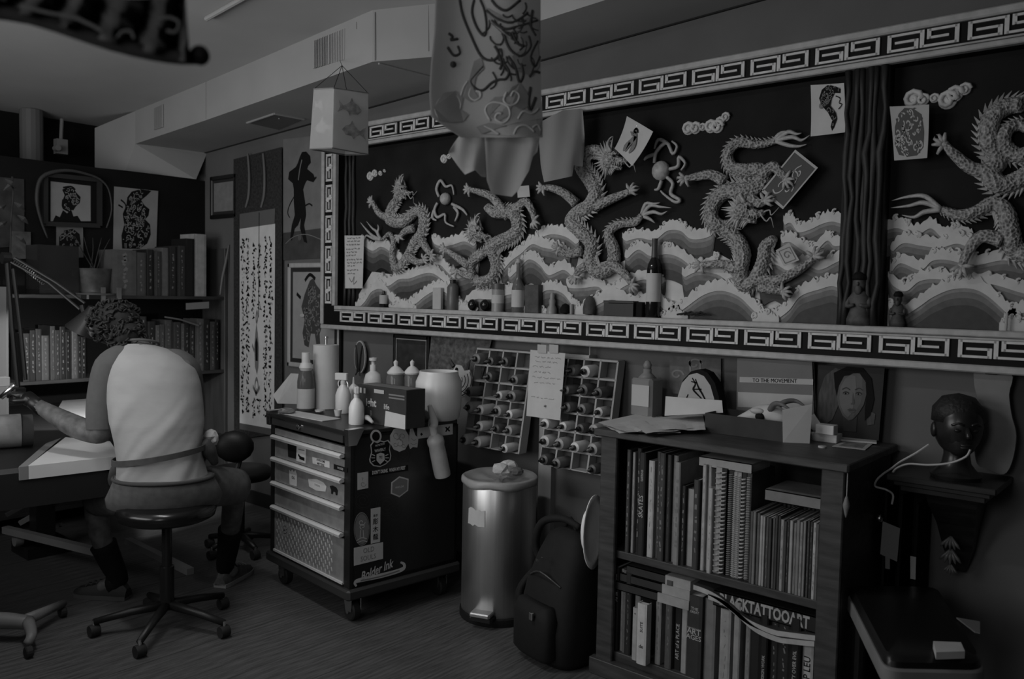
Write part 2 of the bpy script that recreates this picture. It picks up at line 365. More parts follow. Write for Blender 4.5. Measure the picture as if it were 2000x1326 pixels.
# ---- waves: flowing crests of white foam over darkening painted bands
def wave(crest, row, f=15, H=62):
    rnd = random.Random(int(crest[0][0] * 7 + crest[0][1])); P = [Vector((*mu(x, y), 0)) for x, y in crest]; px_ = 1 / 1624 * (3.6 + .8 * (1500 - crest[0][0]) / 900)
    P = catmull(P, 8); n = len(P); w0 = .002 + row * .0055; ph = rnd.uniform(0, 6)
    def strip(d0, d1, wa, wb, scal=0):
        rings = []
        for i, p in enumerate(P):
            e = min(i, n - 1 - i) / 4; taper = min(1, .35 + e)
            t = p.y - d0 * px_ * taper + scal * px_ * (abs(math.sin(i * .95 + ph)) * rnd.uniform(.3, 1)); bt = max(p.y - d1 * px_ * taper, 1.4105); t = max(t, bt + .0005)
            rings.append([MF(p.x, bt, wb), MF(p.x, t, wb), MF(p.x, t, wa), MF(p.x, bt, wa)])
        return MB().loft(rings)
    f *= .8; wv = strip(0, f + 3, 0, w0 + .007, 9)
    for j in range(max(3, n // 6)):
        p = P[rnd.randrange(1, n - 1)]; s = rnd.uniform(.006, .012); sg = rnd.choice((-1, 1)); u, v = p.x, p.y + .002
        wv.tube([MF(u + sg * s * (.9 * math.cos(q)), v + s * (.9 * math.sin(q)) + s * .5, w0 + .005) for q in [x * .7 - 1.4 for x in range(6)]], [.006, .006, .005, .003], 6)
    wv = wv.obj('wave', m_foam, mural, world=True)
    for i, (d0, d1) in enumerate(((f, f + 9), (f + 7, f + 19), (f + 16, f + 31), (f + 28, max(H, f + 40)))):
        strip(d0, d1, 0, w0 + .003 - i * .0004).obj('painted_band', m_band[i], wv, world=True)
WV = [([(1526, 425), (1541, 418), (1556, 436), (1579, 431), (1602, 420), (1624, 415), (1648, 422)], 0), ([(838, 460), (859, 467), (878, 464), (904, 457), (925, 470)], 0), ([(1040, 458), (1059, 446), (1078, 442), (1103, 448), (1126, 466)], 0),
      ([(1211, 458), (1243, 449), (1274, 452), (1300, 434), (1325, 434), (1344, 449), (1369, 449), (1392, 440)], 0), ([(700, 462), (722, 476), (740, 468), (760, 480), (780, 500)], 0),
      ([(1522, 460), (1541, 456), (1564, 471), (1586, 478), (1613, 453), (1628, 463), (1652, 460)], 1), ([(1217, 496), (1243, 472), (1268, 484), (1300, 480), (1325, 487), (1360, 509), (1400, 500)], 1), ([(841, 506), (856, 503), (872, 519), (890, 530), (930, 515)], 1),
      ([(975, 519), (994, 496), (1015, 480), (1036, 462), (1057, 468), (1084, 474), (1110, 490)], 1), ([(1480, 520), (1510, 500), (1540, 512), (1570, 500), (1600, 510), (1640, 492), (1652, 500)], 2, 15, 80),
      ([(727, 564), (740, 538), (756, 545), (777, 532), (798, 530), (820, 522), (841, 519), (862, 532), (880, 551)], 2), ([(990, 532), (1010, 512), (1031, 492), (1052, 502), (1070, 522), (1100, 512), (1120, 530)], 2), ([(1104, 546), (1120, 548), (1140, 547), (1167, 545), (1188, 560), (1225, 540), (1260, 530), (1295, 545)], 2), ([(1330, 530), (1360, 515), (1400, 520), (1430, 540), (1470, 552)], 2),
      ([(693, 596), (712, 576), (726, 556), (746, 552), (762, 574), (786, 592)], 3, 15, 80), ([(780, 596), (809, 580), (830, 563), (851, 552), (870, 556), (888, 577), (908, 596)], 3, 17, 80), ([(900, 598), (925, 568), (960, 566), (1000, 556), (1024, 566), (1046, 592)], 3, 20, 80), ([(1036, 594), (1056, 560), (1076, 552), (1100, 560), (1122, 588), (1140, 602)], 3, 14, 90),
      ([(1130, 600), (1160, 580), (1196, 566), (1240, 580), (1278, 570), (1303, 590), (1330, 606)], 3, 20, 80), ([(1304, 608), (1338, 584), (1375, 558), (1409, 550), (1443, 561), (1470, 586), (1500, 614)], 3, 17, 100), ([(1486, 616), (1516, 606), (1541, 588), (1564, 560), (1602, 546), (1628, 540), (1650, 552)], 3, 17, 110),
      ([(1722, 434), (1752, 428), (1786, 442), (1816, 428), (1840, 446), (1874, 441), (1899, 456)], 0), ([(1737, 480), (1762, 458), (1796, 462), (1835, 466), (1870, 458), (1905, 472)], 1), ([(1737, 520), (1757, 497), (1796, 510), (1820, 492), (1850, 490), (1900, 500), (1960, 490), (2010, 500)], 1), ([(1733, 534), (1767, 552), (1796, 532), (1835, 528), (1874, 540), (1930, 536), (1990, 552), (2020, 560)], 2),
      ([(1756, 606), (1796, 580), (1825, 560), (1865, 545), (1914, 549), (1963, 588), (1990, 622)], 3, 17, 130), ([(1960, 620), (1985, 596), (2015, 590)], 3, 17, 100), ([(1735, 590), (1748, 606), (1764, 620)], 3, 14, 60)]
WV += [([(x - 26, y - 2), (x - 12, y - 10), (x, y - 13), (x + 12, y - 9), (x + 26, y)], 4, 34, 60) for x, y in ((788, 602), (906, 606), (1042, 610), (1134, 612), (1318, 618), (1496, 624), (1978, 634))]
for q in WV: wave(*q)
for top_ in ([(694, 575), (720, 530), (790, 540), (840, 525), (890, 545), (960, 535), (1000, 520), (1050, 490), (1100, 480), (1130, 505), (1190, 520), (1230, 500), (1300, 480), (1390, 490), (1480, 540), (1530, 490), (1600, 480), (1648, 480)], [(1736, 470), (1800, 480), (1880, 490), (1960, 520), (2020, 540)]):
    q = [mu(*p) for p in top_]; MB().prism(MF, q + [(q[-1][0], 1.411), (q[0][0], 1.411)], 0, .0015).obj('foam_bed', m_foam, mural, world=True)
# ---- clouds
def cloud(puffs, nm='cloud'):
    mb = MB()
    for x, y, r in puffs:
        u, v = mu(x, y); s = r / 1624 * 3.9
        mb.tube([MF(u + s * (1 - q * .075) * math.cos(q * .75), v + s * (1 - q * .075) * math.sin(q * .75), .012) for q in range(11)], [s * .3, s * .26, s * .2], 7)
        mb.lathe([(s * .95, 0), (s * .9, .01)], MF(u, v, .0), 14, 'Y')
    return mb.obj(nm, m_foam, mural, world=True, smooth=True)
cloud([(718, 344, 11), (727, 338, 9), (738, 338, 6), (746, 333, 4)])
cloud([(862, 310, 10), (872, 305, 6), (880, 304, 4)])
cloud([(1340, 250, 12), (1354, 249, 11), (1368, 247, 7), (1384, 246, 12), (1397, 246, 12), (1402, 237, 9), (1413, 227, 8)])
cloud([(1780, 192, 14), (1800, 193, 9), (1822, 190, 7), (1848, 194, 14), (1862, 182, 12), (1882, 172, 9)])
# ---- flaming pearls
def pearl(x, y, r, fl):
    u, v = mu(x, y); s = r / 1624 * 3.9
    p = MB().ell(MF(u, v, .02), (s, .03, s), 14).obj('pearl', m_dplain, mural, world=True, smooth=True)
    for path in fl:
        MB().tube([MF(*mu(a, b), .018) for a, b in path], [.008, .009, .007, .004], 7, sm=4).obj('flame', m_dplain, p, world=True, smooth=True)
pearl(868, 388, 14, [[(855, 384), (850, 368), (858, 352), (868, 364), (880, 362), (884, 380)], [(852, 396), (846, 410), (852, 424), (866, 418), (868, 434), (884, 442)], [(884, 404), (892, 416), (886, 432)], [(845, 410), (842, 425), (850, 430)], [(880, 398), (900, 408), (910, 420)]])
pearl(1289, 333, 18, [[(1276, 318), (1280, 296), (1300, 278), (1312, 300), (1320, 285), (1310, 275)], [(1304, 330), (1322, 324), (1324, 306), (1336, 318), (1328, 332)], [(1300, 345), (1312, 358), (1308, 378), (1326, 390), (1316, 394), (1296, 380), (1288, 372)], [(1278, 300), (1262, 306), (1256, 312)], [(1290, 352), (1284, 368), (1276, 370)], [(1300, 278), (1284, 272), (1276, 290)]])
# ---- dragons
def dragon(body, rad, head, hang, hs, legs, tail=None, spin=1, wv=.03):
    pts = [MF(*mu(x, y), wv) for x, y in body]; sp = catmull(pts, 9); n = len(sp); rr = lerpl([r * .84 for r in rad], n)
    for i, p in enumerate(sp): p.y += .010 * math.sin(i * .22)
    mb = MB(); mb.tube(sp, [r * (1 + .07 * (i % 2)) for i, r in enumerate(rr)], 12)
    d = mb.obj('dragon', m_drag, mural, world=True, smooth=True)
    bl = MB(); fin = MB()
    for i in range(2, n - 1):
        t = (sp[i + 1] - sp[i - 1]).normalized(); nn = Vector((-t.z, 0, t.x)) * spin; r = rr[i]
        if i % 2 == 0:                                              # dorsal spikes
            b = sp[i] + nn * r * .8; fin.tube([b - t * r * .25, b + nn * r * .3 + t * .1 * r, b + nn * r * .95 - t * r * .6], [r * .36, r * .26, .0006], 5)
        if i % 2:                                                   # belly plates
            b = sp[i] - nn * r * .62 + Vector((0, -r * .62, 0)); bl.ell(b, (r * .22, r * .2, r * .22), 6, None, 4)
    fin.obj('dorsal_fin', m_dplain, d, world=True)
    bl.obj('belly_plates', m_dplain, d, world=True, smooth=True)
    if head:
        hx, hv = mu(*head); a = math.radians(hang); A = Vector((math.cos(a), 0, math.sin(a))); B = Vector((-math.sin(a), 0, math.cos(a)));
        if A.x < 0: B = -B
        Nn = Vector((0, -1, 0)); o = MF(hx, hv, wv + .022); s = hs * 1.3
        R = Matrix((A, Nn, B)).transposed()
        hd = MB()
        hd.ell(o, (s * .5, s * .36, s * .4), 12, R); hd.ell(o + A * s * .5 - B * s * .02, (s * .42, s * .25, s * .2), 10, R)
        hd.ell(o + A * s * .85 + B * s * .06, (s * .16, s * .2, s * .15), 8, R); hd.ell(o + A * s * .2 + B * s * .3, (s * .24, s * .3, s * .12), 8, R)
        hd.tube([o - B * s * .22, o + A * s * .35 - B * s * .36, o + A * s * .72 - B * s * .38], [s * .2, s * .15, s * .08], 8)
        for k in range(4): hd.tube([o + A * s * (.35 + k * .13) - B * s * .14 + Nn * s * .16, o + A * s * (.36 + k * .13) - B * s * .3 + Nn * s * .16], [s * .05, .0005], 5)
        hd.ell(o - A * s * .1 - B * s * .28, (s * .3, s * .3, s * .24), 8, R)
        H = hd.obj('head', m_drag, d, world=True, smooth=True)
        MB().ell(o + A * s * .28 + B * s * .16 + Nn * s * .27, (s * .07, s * .05, s * .07), 8).obj('eye', m_fdark, d, world=True)
        mn = MB()
        for k in range(15):
            q = a + math.pi + (k - 7) * .2; D = Vector((math.cos(q), 0, math.sin(q))); l = s * random.uniform(.55, .85)
            mn.tube([o + D * s * .3 + Nn * s * random.uniform(-.1, .25), o + D * s * .55 + Nn * s * .1, o + D * (s * .3 + l) + B * s * random.uniform(-.12, .12)], [s * .1, s * .08, .0006], 5)
        for k in range(5): mn.tube([o + A * s * (.1 * k - .1) - B * s * .42, o + A * s * (.1 * k - .2) - B * s * .62, o + A * s * (.1 * k - .25) - B * s * .8], [s * .07, s * .05, .0005], 5)
        mn.obj('mane', m_dplain, d, world=True)
        for sg in (0, 1): MB().tube([o + A * s * .05 + B * s * .35 + Nn * s * .2 * (1 - 2 * sg), o - A * s * .25 + B * s * .62 + Nn * s * .2 * (1 - 2 * sg), o - A * s * .35 + B * s * (.95 - .2 * sg), o - A * s * .2 + B * s * (1.1 - .2 * sg)], [s * .08, s * .07, s * .05, .001], 7, sm=3).obj('horn', m_dplain, d, world=True, smooth=True)
        for sg in (-1, 1): MB().tube([o + A * s * .85 + Nn * s * .12, o + A * s * 1.15 + B * s * .25 * sg, o + A * s * 1.3 + B * s * .05 * sg, o + A * s * 1.55 + B * s * .45 * sg], [s * .045, s * .035, s * .025, .0008], 6, sm=4).obj('whisker', m_dplain, d, world=True, smooth=True)
    for path in legs:
        lp = [MF(*mu(x, y), wv + .01 + .012 * i / max(len(path) - 1, 1)) for i, (x, y) in enumerate(path)]
        L = MB().tube(lp, [.026, .02, .012], 9, sm=4).obj('leg', m_drag, d, world=True, smooth=True)
        e = lp[-1]; t = (lp[-1] - lp[-2]).normalized(); nn = Vector((-t.z, 0, t.x)); cl = MB(); cl.ell(e, (.015, .013, .015), 8)
        for k in (-1.5, -.5, .5, 1.5, 3.4):
            q = k * .55; D = t * math.cos(q) + nn * math.sin(q)
            cl.tube([e, e + D * .022 + Vector((0, -.012, 0)), e + D * .036 + Vector((0, -.008, 0)), e + D * .048 + nn * .01 * (-1 if k > 0 else 1) + Vector((0, .004, 0))], [.008, .0075, .005, .0006], 6)
        cl.obj('claw', m_dplain, d, world=True, smooth=True)
    if tail:
        fl = MB()
        for path in tail: fl.tube([MF(*mu(x, y), wv) for x, y in path], [.009, .009, .006, .0008], 6, sm=4)
        fl.obj('tail_flame', m_dplain, d, world=True, smooth=True)
dragon([(782, 385), (766, 402), (764, 428), (788, 434), (812, 412), (830, 424), (828, 452), (808, 474), (798, 500), (786, 520), (770, 522), (766, 500), (772, 474), (760, 456), (744, 468)], [.026, .034, .038, .038, .034, .036, .036, .034, .032, .03, .026, .022, .018, .014, .008],
       (790, 372), -22, .062, [[(764, 426), (746, 418), (734, 396)], [(812, 446), (796, 452), (788, 462)], [(826, 470), (838, 486), (850, 500)], [(800, 500), (820, 512), (836, 508)]],
       [[(744, 468), (728, 460), (716, 448), (704, 434)], [(744, 468), (730, 466), (716, 460), (712, 470)], [(742, 464), (736, 452), (728, 446), (716, 432)], [(744, 466), (738, 456), (740, 446), (738, 438)]])
dragon([(948, 462), (958, 478), (940, 500), (924, 512), (920, 534), (938, 550), (962, 543), (968, 518), (964, 492), (976, 474), (996, 462), (1012, 446), (1010, 422), (990, 414), (966, 416), (952, 404)], [.024, .028, .028, .026, .028, .032, .034, .036, .038, .04, .04, .04, .038, .036, .03, .018],
       (936, 452), -28, .066, [[(996, 424), (966, 386), (942, 376), (924, 371)], [(1010, 410), (1030, 394), (1044, 412), (1050, 432)], [(920, 520), (900, 505), (876, 488)], [(930, 540), (912, 536), (898, 530)]], None, -1)
dragon([(1190, 312), (1168, 294), (1146, 300), (1138, 326), (1152, 352), (1166, 378), (1154, 402), (1128, 414), (1116, 432), (1134, 450), (1154, 476), (1152, 508), (1172, 532), (1196, 518), (1199, 486), (1192, 456), (1210, 438), (1240, 434), (1256, 420)], [.022, .03, .034, .04, .042, .042, .04, .04, .036, .038, .04, .038, .036, .034, .03, .026, .022, .018, .012],
       (1200, 312), -12, .07, [[(1128, 398), (1106, 378), (1082, 368), (1068, 368)], [(1166, 404), (1196, 390), (1222, 380), (1238, 374)], [(1196, 516), (1222, 532), (1240, 556)], [(1140, 490), (1112, 496), (1098, 486)], [(1150, 520), (1136, 528), (1130, 540)]],
       [[(1256, 420), (1270, 402), (1290, 404), (1312, 406)], [(1256, 420), (1276, 414), (1292, 418), (1304, 412)], [(1254, 418), (1262, 398), (1276, 398), (1290, 396)], [(1256, 422), (1270, 428), (1280, 436)]])
dragon([(1446, 424), (1424, 440), (1404, 440), (1390, 420), (1394, 394), (1420, 374), (1456, 374), (1486, 356), (1488, 334), (1456, 334), (1428, 326), (1422, 300), (1444, 280), (1480, 282), (1516, 274)], [.026, .03, .034, .036, .038, .038, .04, .04, .036, .034, .03, .026, .024, .02, .014],
       (1458, 412), -14, .07, [[(1418, 356), (1394, 342), (1366, 346), (1346, 350)], [(1490, 344), (1512, 326), (1530, 340), (1540, 352)], [(1468, 388), (1486, 398), (1500, 394)]],
       [[(1516, 274), (1540, 258), (1556, 262), (1566, 260)], [(1516, 274), (1548, 268), (1566, 274), (1582, 264)], [(1516, 276), (1540, 284), (1560, 286), (1576, 282)], [(1514, 272), (1526, 260), (1544, 256)]])
dragon([(1412, 448), (1438, 466), (1454, 496), (1448, 530), (1450, 556), (1474, 548), (1492, 514), (1494, 482), (1512, 466)], [.03, .034, .036, .036, .034, .032, .034, .032, .02],
       None, 0, 0, [[(1440, 524), (1412, 516), (1376, 518)], [(1480, 546), (1520, 548), (1566, 526), (1596, 502)], [(1488, 560), (1520, 566), (1534, 570)]], None, -1)
dragon([(1998, 205), (1966, 208), (1938, 232), (1934, 276), (1950, 308), (1936, 340), (1956, 362), (1990, 350), (2020, 330)], [.028, .034, .036, .038, .038, .036, .036, .036, .034], None, 0, 0, [[(1936, 336), (1900, 330), (1868, 304), (1848, 284)]], None, -1)
dragon([(2016, 500), (1982, 486), (1976, 456), (1966, 416), (1940, 396), (1908, 414), (1874, 420), (1838, 408)], [.038, .036, .034, .032, .03, .026, .022, .014], None, 0, 0, [[(1960, 470), (1920, 462), (1894, 490), (1882, 520)]],
       [[(1838, 408), (1808, 384), (1776, 384), (1742, 392)], [(1838, 408), (1804, 396), (1776, 402), (1740, 406)], [(1838, 410), (1806, 414), (1786, 424), (1762, 420)]])
dragon([(2010, 300), (1984, 302), (1962, 282), (1968, 254), (1992, 244), (2012, 256)], [.03, .03, .028, .026, .022, .016], None, 0, 0, [], None)
# ================================================================== furniture along the wall
def PP(x, y, p, nrm): d = ray(x, y); nrm = Vector(nrm); return O + d * ((Vector(p) - O).dot(nrm) / d.dot(nrm))
m_black = mat('black_plastic', .012, .45); m_blk2 = mat('black_matte', .008, .8, spec=.2); m_white = mat('white_paint', .75, .6); m_paper = mat('paper_white', .54, .8, v2=.6, scale=14)
m_ink = mat('print_black', .012, .8, spec=.1); m_grey = mat('print_grey', .2, .8); m_chrome = mat('chrome', .7, .25, 1); m_rub = mat('rubber', .015, .7)
m_paper2 = mat('paper_grey', .42, .8, v2=.5, scale=9); m_glass = mat('clear_glass', .9, .05, trans=.92); m_wood = mat('dark_oak', .028, .5, v2=.07, scale=7, stretch=(1, 6, 6), bump=.12)
def caster(parent, x, y, sw=1, r=.046, big=True):
    c = thing('c', '', '', (0, 0, 0)) if False else None
    a = MB(); a.lathe([(.024, .1), (.03, .105), (.03, .12)], (x, y, .0), 14)
    for s in (-1, 1): a.hexa([(x - .012, y + s * .026 - .003, .05), (x + .03, y + s * .026 - .003, .05), (x + .03, y + s * .026 + .003, .05), (x - .012, y + s * .026 + .003, .05), (x - .03, y + s * .026 - .003, .122), (x + .03, y + s * .026 - .003, .122), (x + .03, y + s * .026 + .003, .122), (x - .03, y + s * .026 + .003, .122)])
    k = a.obj('caster', m_chrome, parent)
    MB().lathe([(.03, -.02), (r - .006, -.02), (r, -.014), (r, .014), (r - .006, .02), (.03, .02)], (x, y, r), 20, 'Y').obj('wheel', m_rub, k, smooth='auto')
    MB().lathe([(.012, -.028), (.012, .028)], (x, y, r), 10, 'Y').obj('axle', m_chrome, k)
# ---------------- tool chest
TC = (-2.895, 2.335, 0); TR = math.radians(-6.5)
tc = thing('tool_chest', 'black rolling tool chest with diamond plate drawers and stickers on its side', 'tool chest', TC, TR)
m_tblk = mat('chest_black', .014, .35, v2=.02, scale=6); m_alu = mat('diamond_plate', .24, .42, metal=.3, v2=.34, scale=20, bump=.2)
Wd, Dp, z0, z1 = .745, .61, .165, .858
b = MB(); b.box((-Wd, .012, z0), (0, Dp, z0 + .02)); b.box((-Wd, Dp - .012, z0), (0, Dp, z1)); b.box((-Wd, .012, z0), (-Wd + .012, Dp, z1)); b.box((-.012, .012, z0), (0, Dp, z1)); b.box((-Wd, .012, z1 - .012), (0, Dp, z1))
b.obj('body', m_tblk, tc)
for x in (-Wd, -.045): MB().box((x, -.004, z0), (x + .045, .02, z1 + .012)).obj('corner_post', m_tblk, tc)
MB().rbox((-Wd - .02, -.025, .12), (.02, Dp + .02, .168), .014).obj('base_frame', mat('bumper', .035, .5), tc)
for x, y in ((-.06, .05), (-Wd + .06, .05), (-.06, Dp - .06), (-Wd + .06, Dp - .06)): caster(tc, x, y)
ld = MB(); ld.rbox((-Wd - .012, -.02, z1), (-.001, Dp, z1 + .022), .006); ld = ld.obj('lid', m_tblk, tc)
for x in (-.004, -Wd + .004): MB().hexa([(x - .016, -.022, z1 - .04), (x + .016, -.022, z1 - .04), (x + .016, .02, z1 - .04), (x - .016, .02, z1 - .04), (x - .016, -.026, z1 + .032), (x + .016, -.026, z1 + .032), (x + .016, .06, z1 + .034), (x - .016, .06, z1 + .034)]).obj('corner_guard', m_chrome, ld)
MB().box((-Wd + .03, -.014, z1 - .035), (-.05, .0, z1 + .006)).obj('top_front_rail', mat('brushed_dark', .14, .35, .7), tc)
MB().lathe([(.0, 0), (.011, .002), (.011, .014), (.0, .016)], (-Wd / 2 - .06, -.014, z1 - .012), 12, 'Y').obj('lock', m_chrome, tc)
dz = [(.770, .808), (.658, .770), (.535, .658), (.413, .535), (.184, .413)]
for i, (a, c) in enumerate(dz):
    d = MB().box((-Wd + .047, -.006, a + .004), (-.047, .012, c - .004)).obj('drawer', m_alu, tc)
    if i: MB().box((-Wd + .045, -.0065, c - .022), (-.045, .002, c - .012)).obj('shadow_strip', m_blk2, d)  # black strip laid on as the shade below the pull rail
    h = MB(); h.loft([[(x, -.008, c - .012), (x, -.03, c - .016), (x, -.034, c - .004), (x, -.024, c + .004), (x, -.008, c + .002)] for x in (-Wd + .046, -.046)]) if i < 5 else None
    if i: h.obj('pull_rail', mat('pull_alu', .75, .4, .2), d, smooth=False)
    if i == 4:
        st = MB(); st.k = 0
        for r in range(10):
            for q in range(15):
                x = -Wd + .075 + q * .036 + (r % 2) * .018; z = a + .02 + r * .0205
                if x > -.06: continue
                s = 1 if r % 2 else 1
                st.loft([[(x - .007, -.0062, z + .008), (x - .0035, -.0085, z + .009), (x - .001, -.0062, z + .0095)], [(x + .001, -.0062, z - .0095), (x + .0035, -.0085, z - .009), (x + .007, -.0062, z - .008)]])
        st = st.obj('diamond_tread', mat('tread_alu', .4, .4, .3), d); st['kind'] = 'stuff'
        MB().box((-Wd + .047, -.014, a - .004), (-.047, .0, a + .006)).obj('bottom_lip', MATS['pull_alu'], d)
# stickers
R2 = Matrix.Rotation(TR, 3, 'Z'); C0 = Vector(TC); sx = R2 @ Vector((1, 0, 0)); sy = R2 @ Vector((0, 1, 0))
SF = Fr(C0 + sx * .001, sy, (0, 0, 1)); FF = Fr(C0 - sy * .0068, sx, (0, 0, 1))
def side(x, y): p = PP(x, y, SF.o, sx) - SF.o; return p.dot(sy), p.z
def front(x, y): p = PP(x, y, FF.o, sy) - FF.o; return p.dot(sx), p.z
def sticker(fr, fn, poly, mt=m_paper, w=.0003, nm='sticker'):
    return MB().prism(fr, [fn(*p) for p in poly], w, w + .0006).obj(nm, mt, tc, world=True)
def ellp(cx, cy, rx, ry, n=24, wob=0): return [(cx + rx * math.cos(2 * math.pi * i / n) * (1 + wob * (i % 2)), cy + ry * math.sin(2 * math.pi * i / n) * (1 + wob * (i % 2))) for i in range(n)]
def art(fr, fn, o, lines, wd, mt=m_ink, w=.0012, nm='print'):
    mb = MB()
    for l in lines: mb.stroke(fr, [fn(*p) for p in l], wd, w, sm=4)
    return mb.obj(nm, mt, o, world=True)
def swirl(cx, cy, r, n=9, t0=0, k=.8): return [(cx + r * (1 - i / n * .85) * math.cos(t0 + i * k), cy + r * (1 - i / n * .85) * math.sin(t0 + i * k)) for i in range(n)]
def at(fn, x, y, fr): u, v = fn(x, y); return T(fr, u, v)
# round badge, gnarled oval, little ghost shape
s = sticker(SF, side, ellp(734, 852, 11, 13)); sticker(SF, side, ellp(734, 852, 7.5, 9), m_ink, .0011)
s = sticker(SF, side, ellp(780, 858, 18, 23, 20, .06)); art(SF, side, s, [swirl(774, 850, 9), swirl(786, 853, 8, 9, 2), swirl(780, 866, 9, 9, 4), swirl(772, 868, 5), swirl(788, 870, 5)], .0022, m_grey)
s = sticker(SF, side, [(801, 836), (806, 836), (811, 850), (817, 855), (815, 874), (806, 873), (801, 877), (798, 869), (799, 853)]); art(SF, side, s, [[(803, 856), (808, 860), (812, 858)], [(802, 866), (808, 868), (813, 866)]], .002, m_grey)
# shield
sh = [(729, 861), (736, 864), (743, 860), (750, 862), (758, 859), (763, 865), (761, 877), (764, 890), (762, 899), (753, 907), (742, 912), (729, 910), (722, 903), (721, 897), (725, 883), (723, 869)]
s = sticker(SF, side, sh); sticker(SF, side, [(742.5 + (x - 742.5) * .9, 886 + (y - 886) * .92) for x, y in sh], m_ink, .0011)
text(at(side, 742, 868.5, SF), 'PROTECTED BY', .012, m_paper, s, w=.002, bold=.02, squeeze=.62, rot=.1)
text(at(side, 742, 879, SF), 'WAVERLY', .0185, m_paper, s, w=.002, bold=.03, squeeze=.72, rot=.05)
sticker(SF, side, [(735, 887), (743, 884), (750, 886), (751, 898), (742, 907), (735, 899)], m_paper, .0018); text(at(side, 743, 893, SF), 'TC', .017, m_ink, s, w=.0032, bold=.03, squeeze=.8)
for q in (-1, 1): art(SF, side, s, [[(742 + q * 10, 890), (742 + q * 16, 887)], [(742 + q * 10, 894), (742 + q * 17, 894)], [(742 + q * 10, 899), (742 + q * 16, 902)]], .004, m_paper, .002)
# slogan strip, small white card, hexagon, white tag with bug
s = sticker(SF, side, [(722, 920.5), (797, 908), (797, 919), (722, 931)], m_blk2)
text(at(side, 759.5, 918.5, SF), "DON'T DRINK  WASH MY FEET", .022, m_paper, s, w=.0014, bold=.05, squeeze=.6)
s = sticker(SF, side, [(698, 924), (719, 921), (719, 953), (698, 957)]); art(SF, side, s, [[(706, 933), (709, 934), (707, 938)], swirl(709, 945, 6)], .002, m_grey)
hx = [(780, 930), (798, 935), (797, 958), (780, 971), (763, 964), (764, 942)]
s = sticker(SF, side, hx); sticker(SF, side, [(780.5 + (x - 780.5) * .86, 950 + (y - 950) * .86) for x, y in hx], m_grey, .0011); text(at(side, 780, 951, SF), 'WHITLOW', .0125, m_paper, s, w=.002, bold=.02, squeeze=.8)
s = sticker(SF, side, [(815, 836), (884, 827), (884, 848), (815, 857)]); art(SF, side, s, [[(871, 838), (876, 837)], [(870, 834), (878, 842)], [(878, 833), (870, 843)]], .0075, m_ink); art(SF, side, s, [[(822, 846), (824, 850)]], .011, m_ink)
# oval, vertical character strip, two banners
s = sticker(SF, side, ellp(706.5, 1033, 15.5, 33), m_grey); art(SF, side, s, [swirl(706, 1020, 7), swirl(708, 1028, 6, 9, 2), [(704, 1035), (703, 1050)], [(709, 1035), (710, 1050)], [(696, 1056), (706, 1050), (716, 1052)], [(697, 1060), (708, 1056), (717, 1058)]], .0032, m_paper); art(SF, side, s, [ellp(706.5, 1033, 14, 30)], .0016, m_ink)
s = sticker(SF, side, [(724, 993.5), (743, 990), (742, 1058), (724, 1062)])
for i, (ch, sz) in enumerate((('東京', .013), ('彫', .03), ('木', .03), ('龍', .03))): text(at(side, 733.2, (1007, 1019, 1034, 1049)[i], SF), ch, sz, m_ink, s, name='character', w=.0014, bold=.012)
s = sticker(SF, side, [(691, 1070), (748, 1058.5), (748, 1091), (691, 1105)]); text(at(side, 720, 1074, SF), 'OLD', .033, m_grey, s, w=.0014, squeeze=.9); text(at(side, 719, 1089, SF), 'SOULS', .033, m_grey, s, w=.0014, squeeze=.86)
ft = SF(*side(738, 1119)); f_ = T(SF, *side(735, 1114)); t_ = text(f_, 'Bolder Ink', .056, m_paper, tc, name='sticker', w=.0008, shear=.4, bold=.022, squeeze=.74, rot=.16)
mb = MB(); mb.stroke(SF, [side(*p) for p in ((696, 1145), (693, 1138), (702, 1133), (745, 1124), (785, 1112), (789, 1102), (782, 1098))], [.008, .014, .02, .022, .02, .014, .008], .0008, sm=5); s = mb.obj('sticker', m_paper, tc, world=True)
mb = MB(); mb.stroke(SF, [side(*p) for p in ((704, 1134), (745, 1125), (780, 1114))], .006, .0016, sm=5); mb.obj('print', m_grey, s, world=True)
for cx, cy, r in ((790, 888, 13), (709, 977, 16), (755, 985, 20), (770, 1000, 16)):                       # dark decals that barely show
    mb = MB(); mb.stroke(SF, [side(*p) for p in swirl(cx, cy, r, 16, 0, .9)], .003, .0006, sm=3); mb.stroke(SF, [side(*p) for p in ellp(cx, cy, r, r * 1.1) + [(cx + r, cy)]], .002, .0006); mb.obj('dark_decal', mat('decal_grey', .035, .6), tc, world=True)
# drawer stickers
s = sticker(FF, front, [(562, 864), (579, 869), (578, 896), (563, 892)], m_ink); s = sticker(FF, front, [(580, 871), (598, 876), (597, 905), (579, 900)]); art(FF, front, s, [[(583, 887), (587, 893), (595, 896)], [(585, 894), (595, 898)]], .012); art(FF, front, s, [[(583, 877), (595, 880)]], .006, m_grey)
s = sticker(FF, front, [(610, 892), (644, 901), (644, 914), (611, 905)]); text(at(front, 627, 900, FF), 'AWESOME', .016, m_ink, s, w=.0014, bold=.02, rot=0); text(at(front, 627, 907, FF), 'MITTENS', .016, m_ink, s, w=.0014, bold=.02)
s = sticker(FF, front, [(652, 906), (679, 914), (678, 923), (652, 916)], m_ink); text(at(front, 665, 915, FF), 'WICKED', .014, m_paper, s, w=.0014, squeeze=.9)
s = sticker(FF, front, [(565, 917), (568, 921), (571, 917), (574, 922), (577, 918), (580, 926), (580, 950), (566, 946)]); text(at(front, 573, 933, FF), 'CRG', .02, m_ink, s, w=.0014, bold=.03, squeeze=.75)
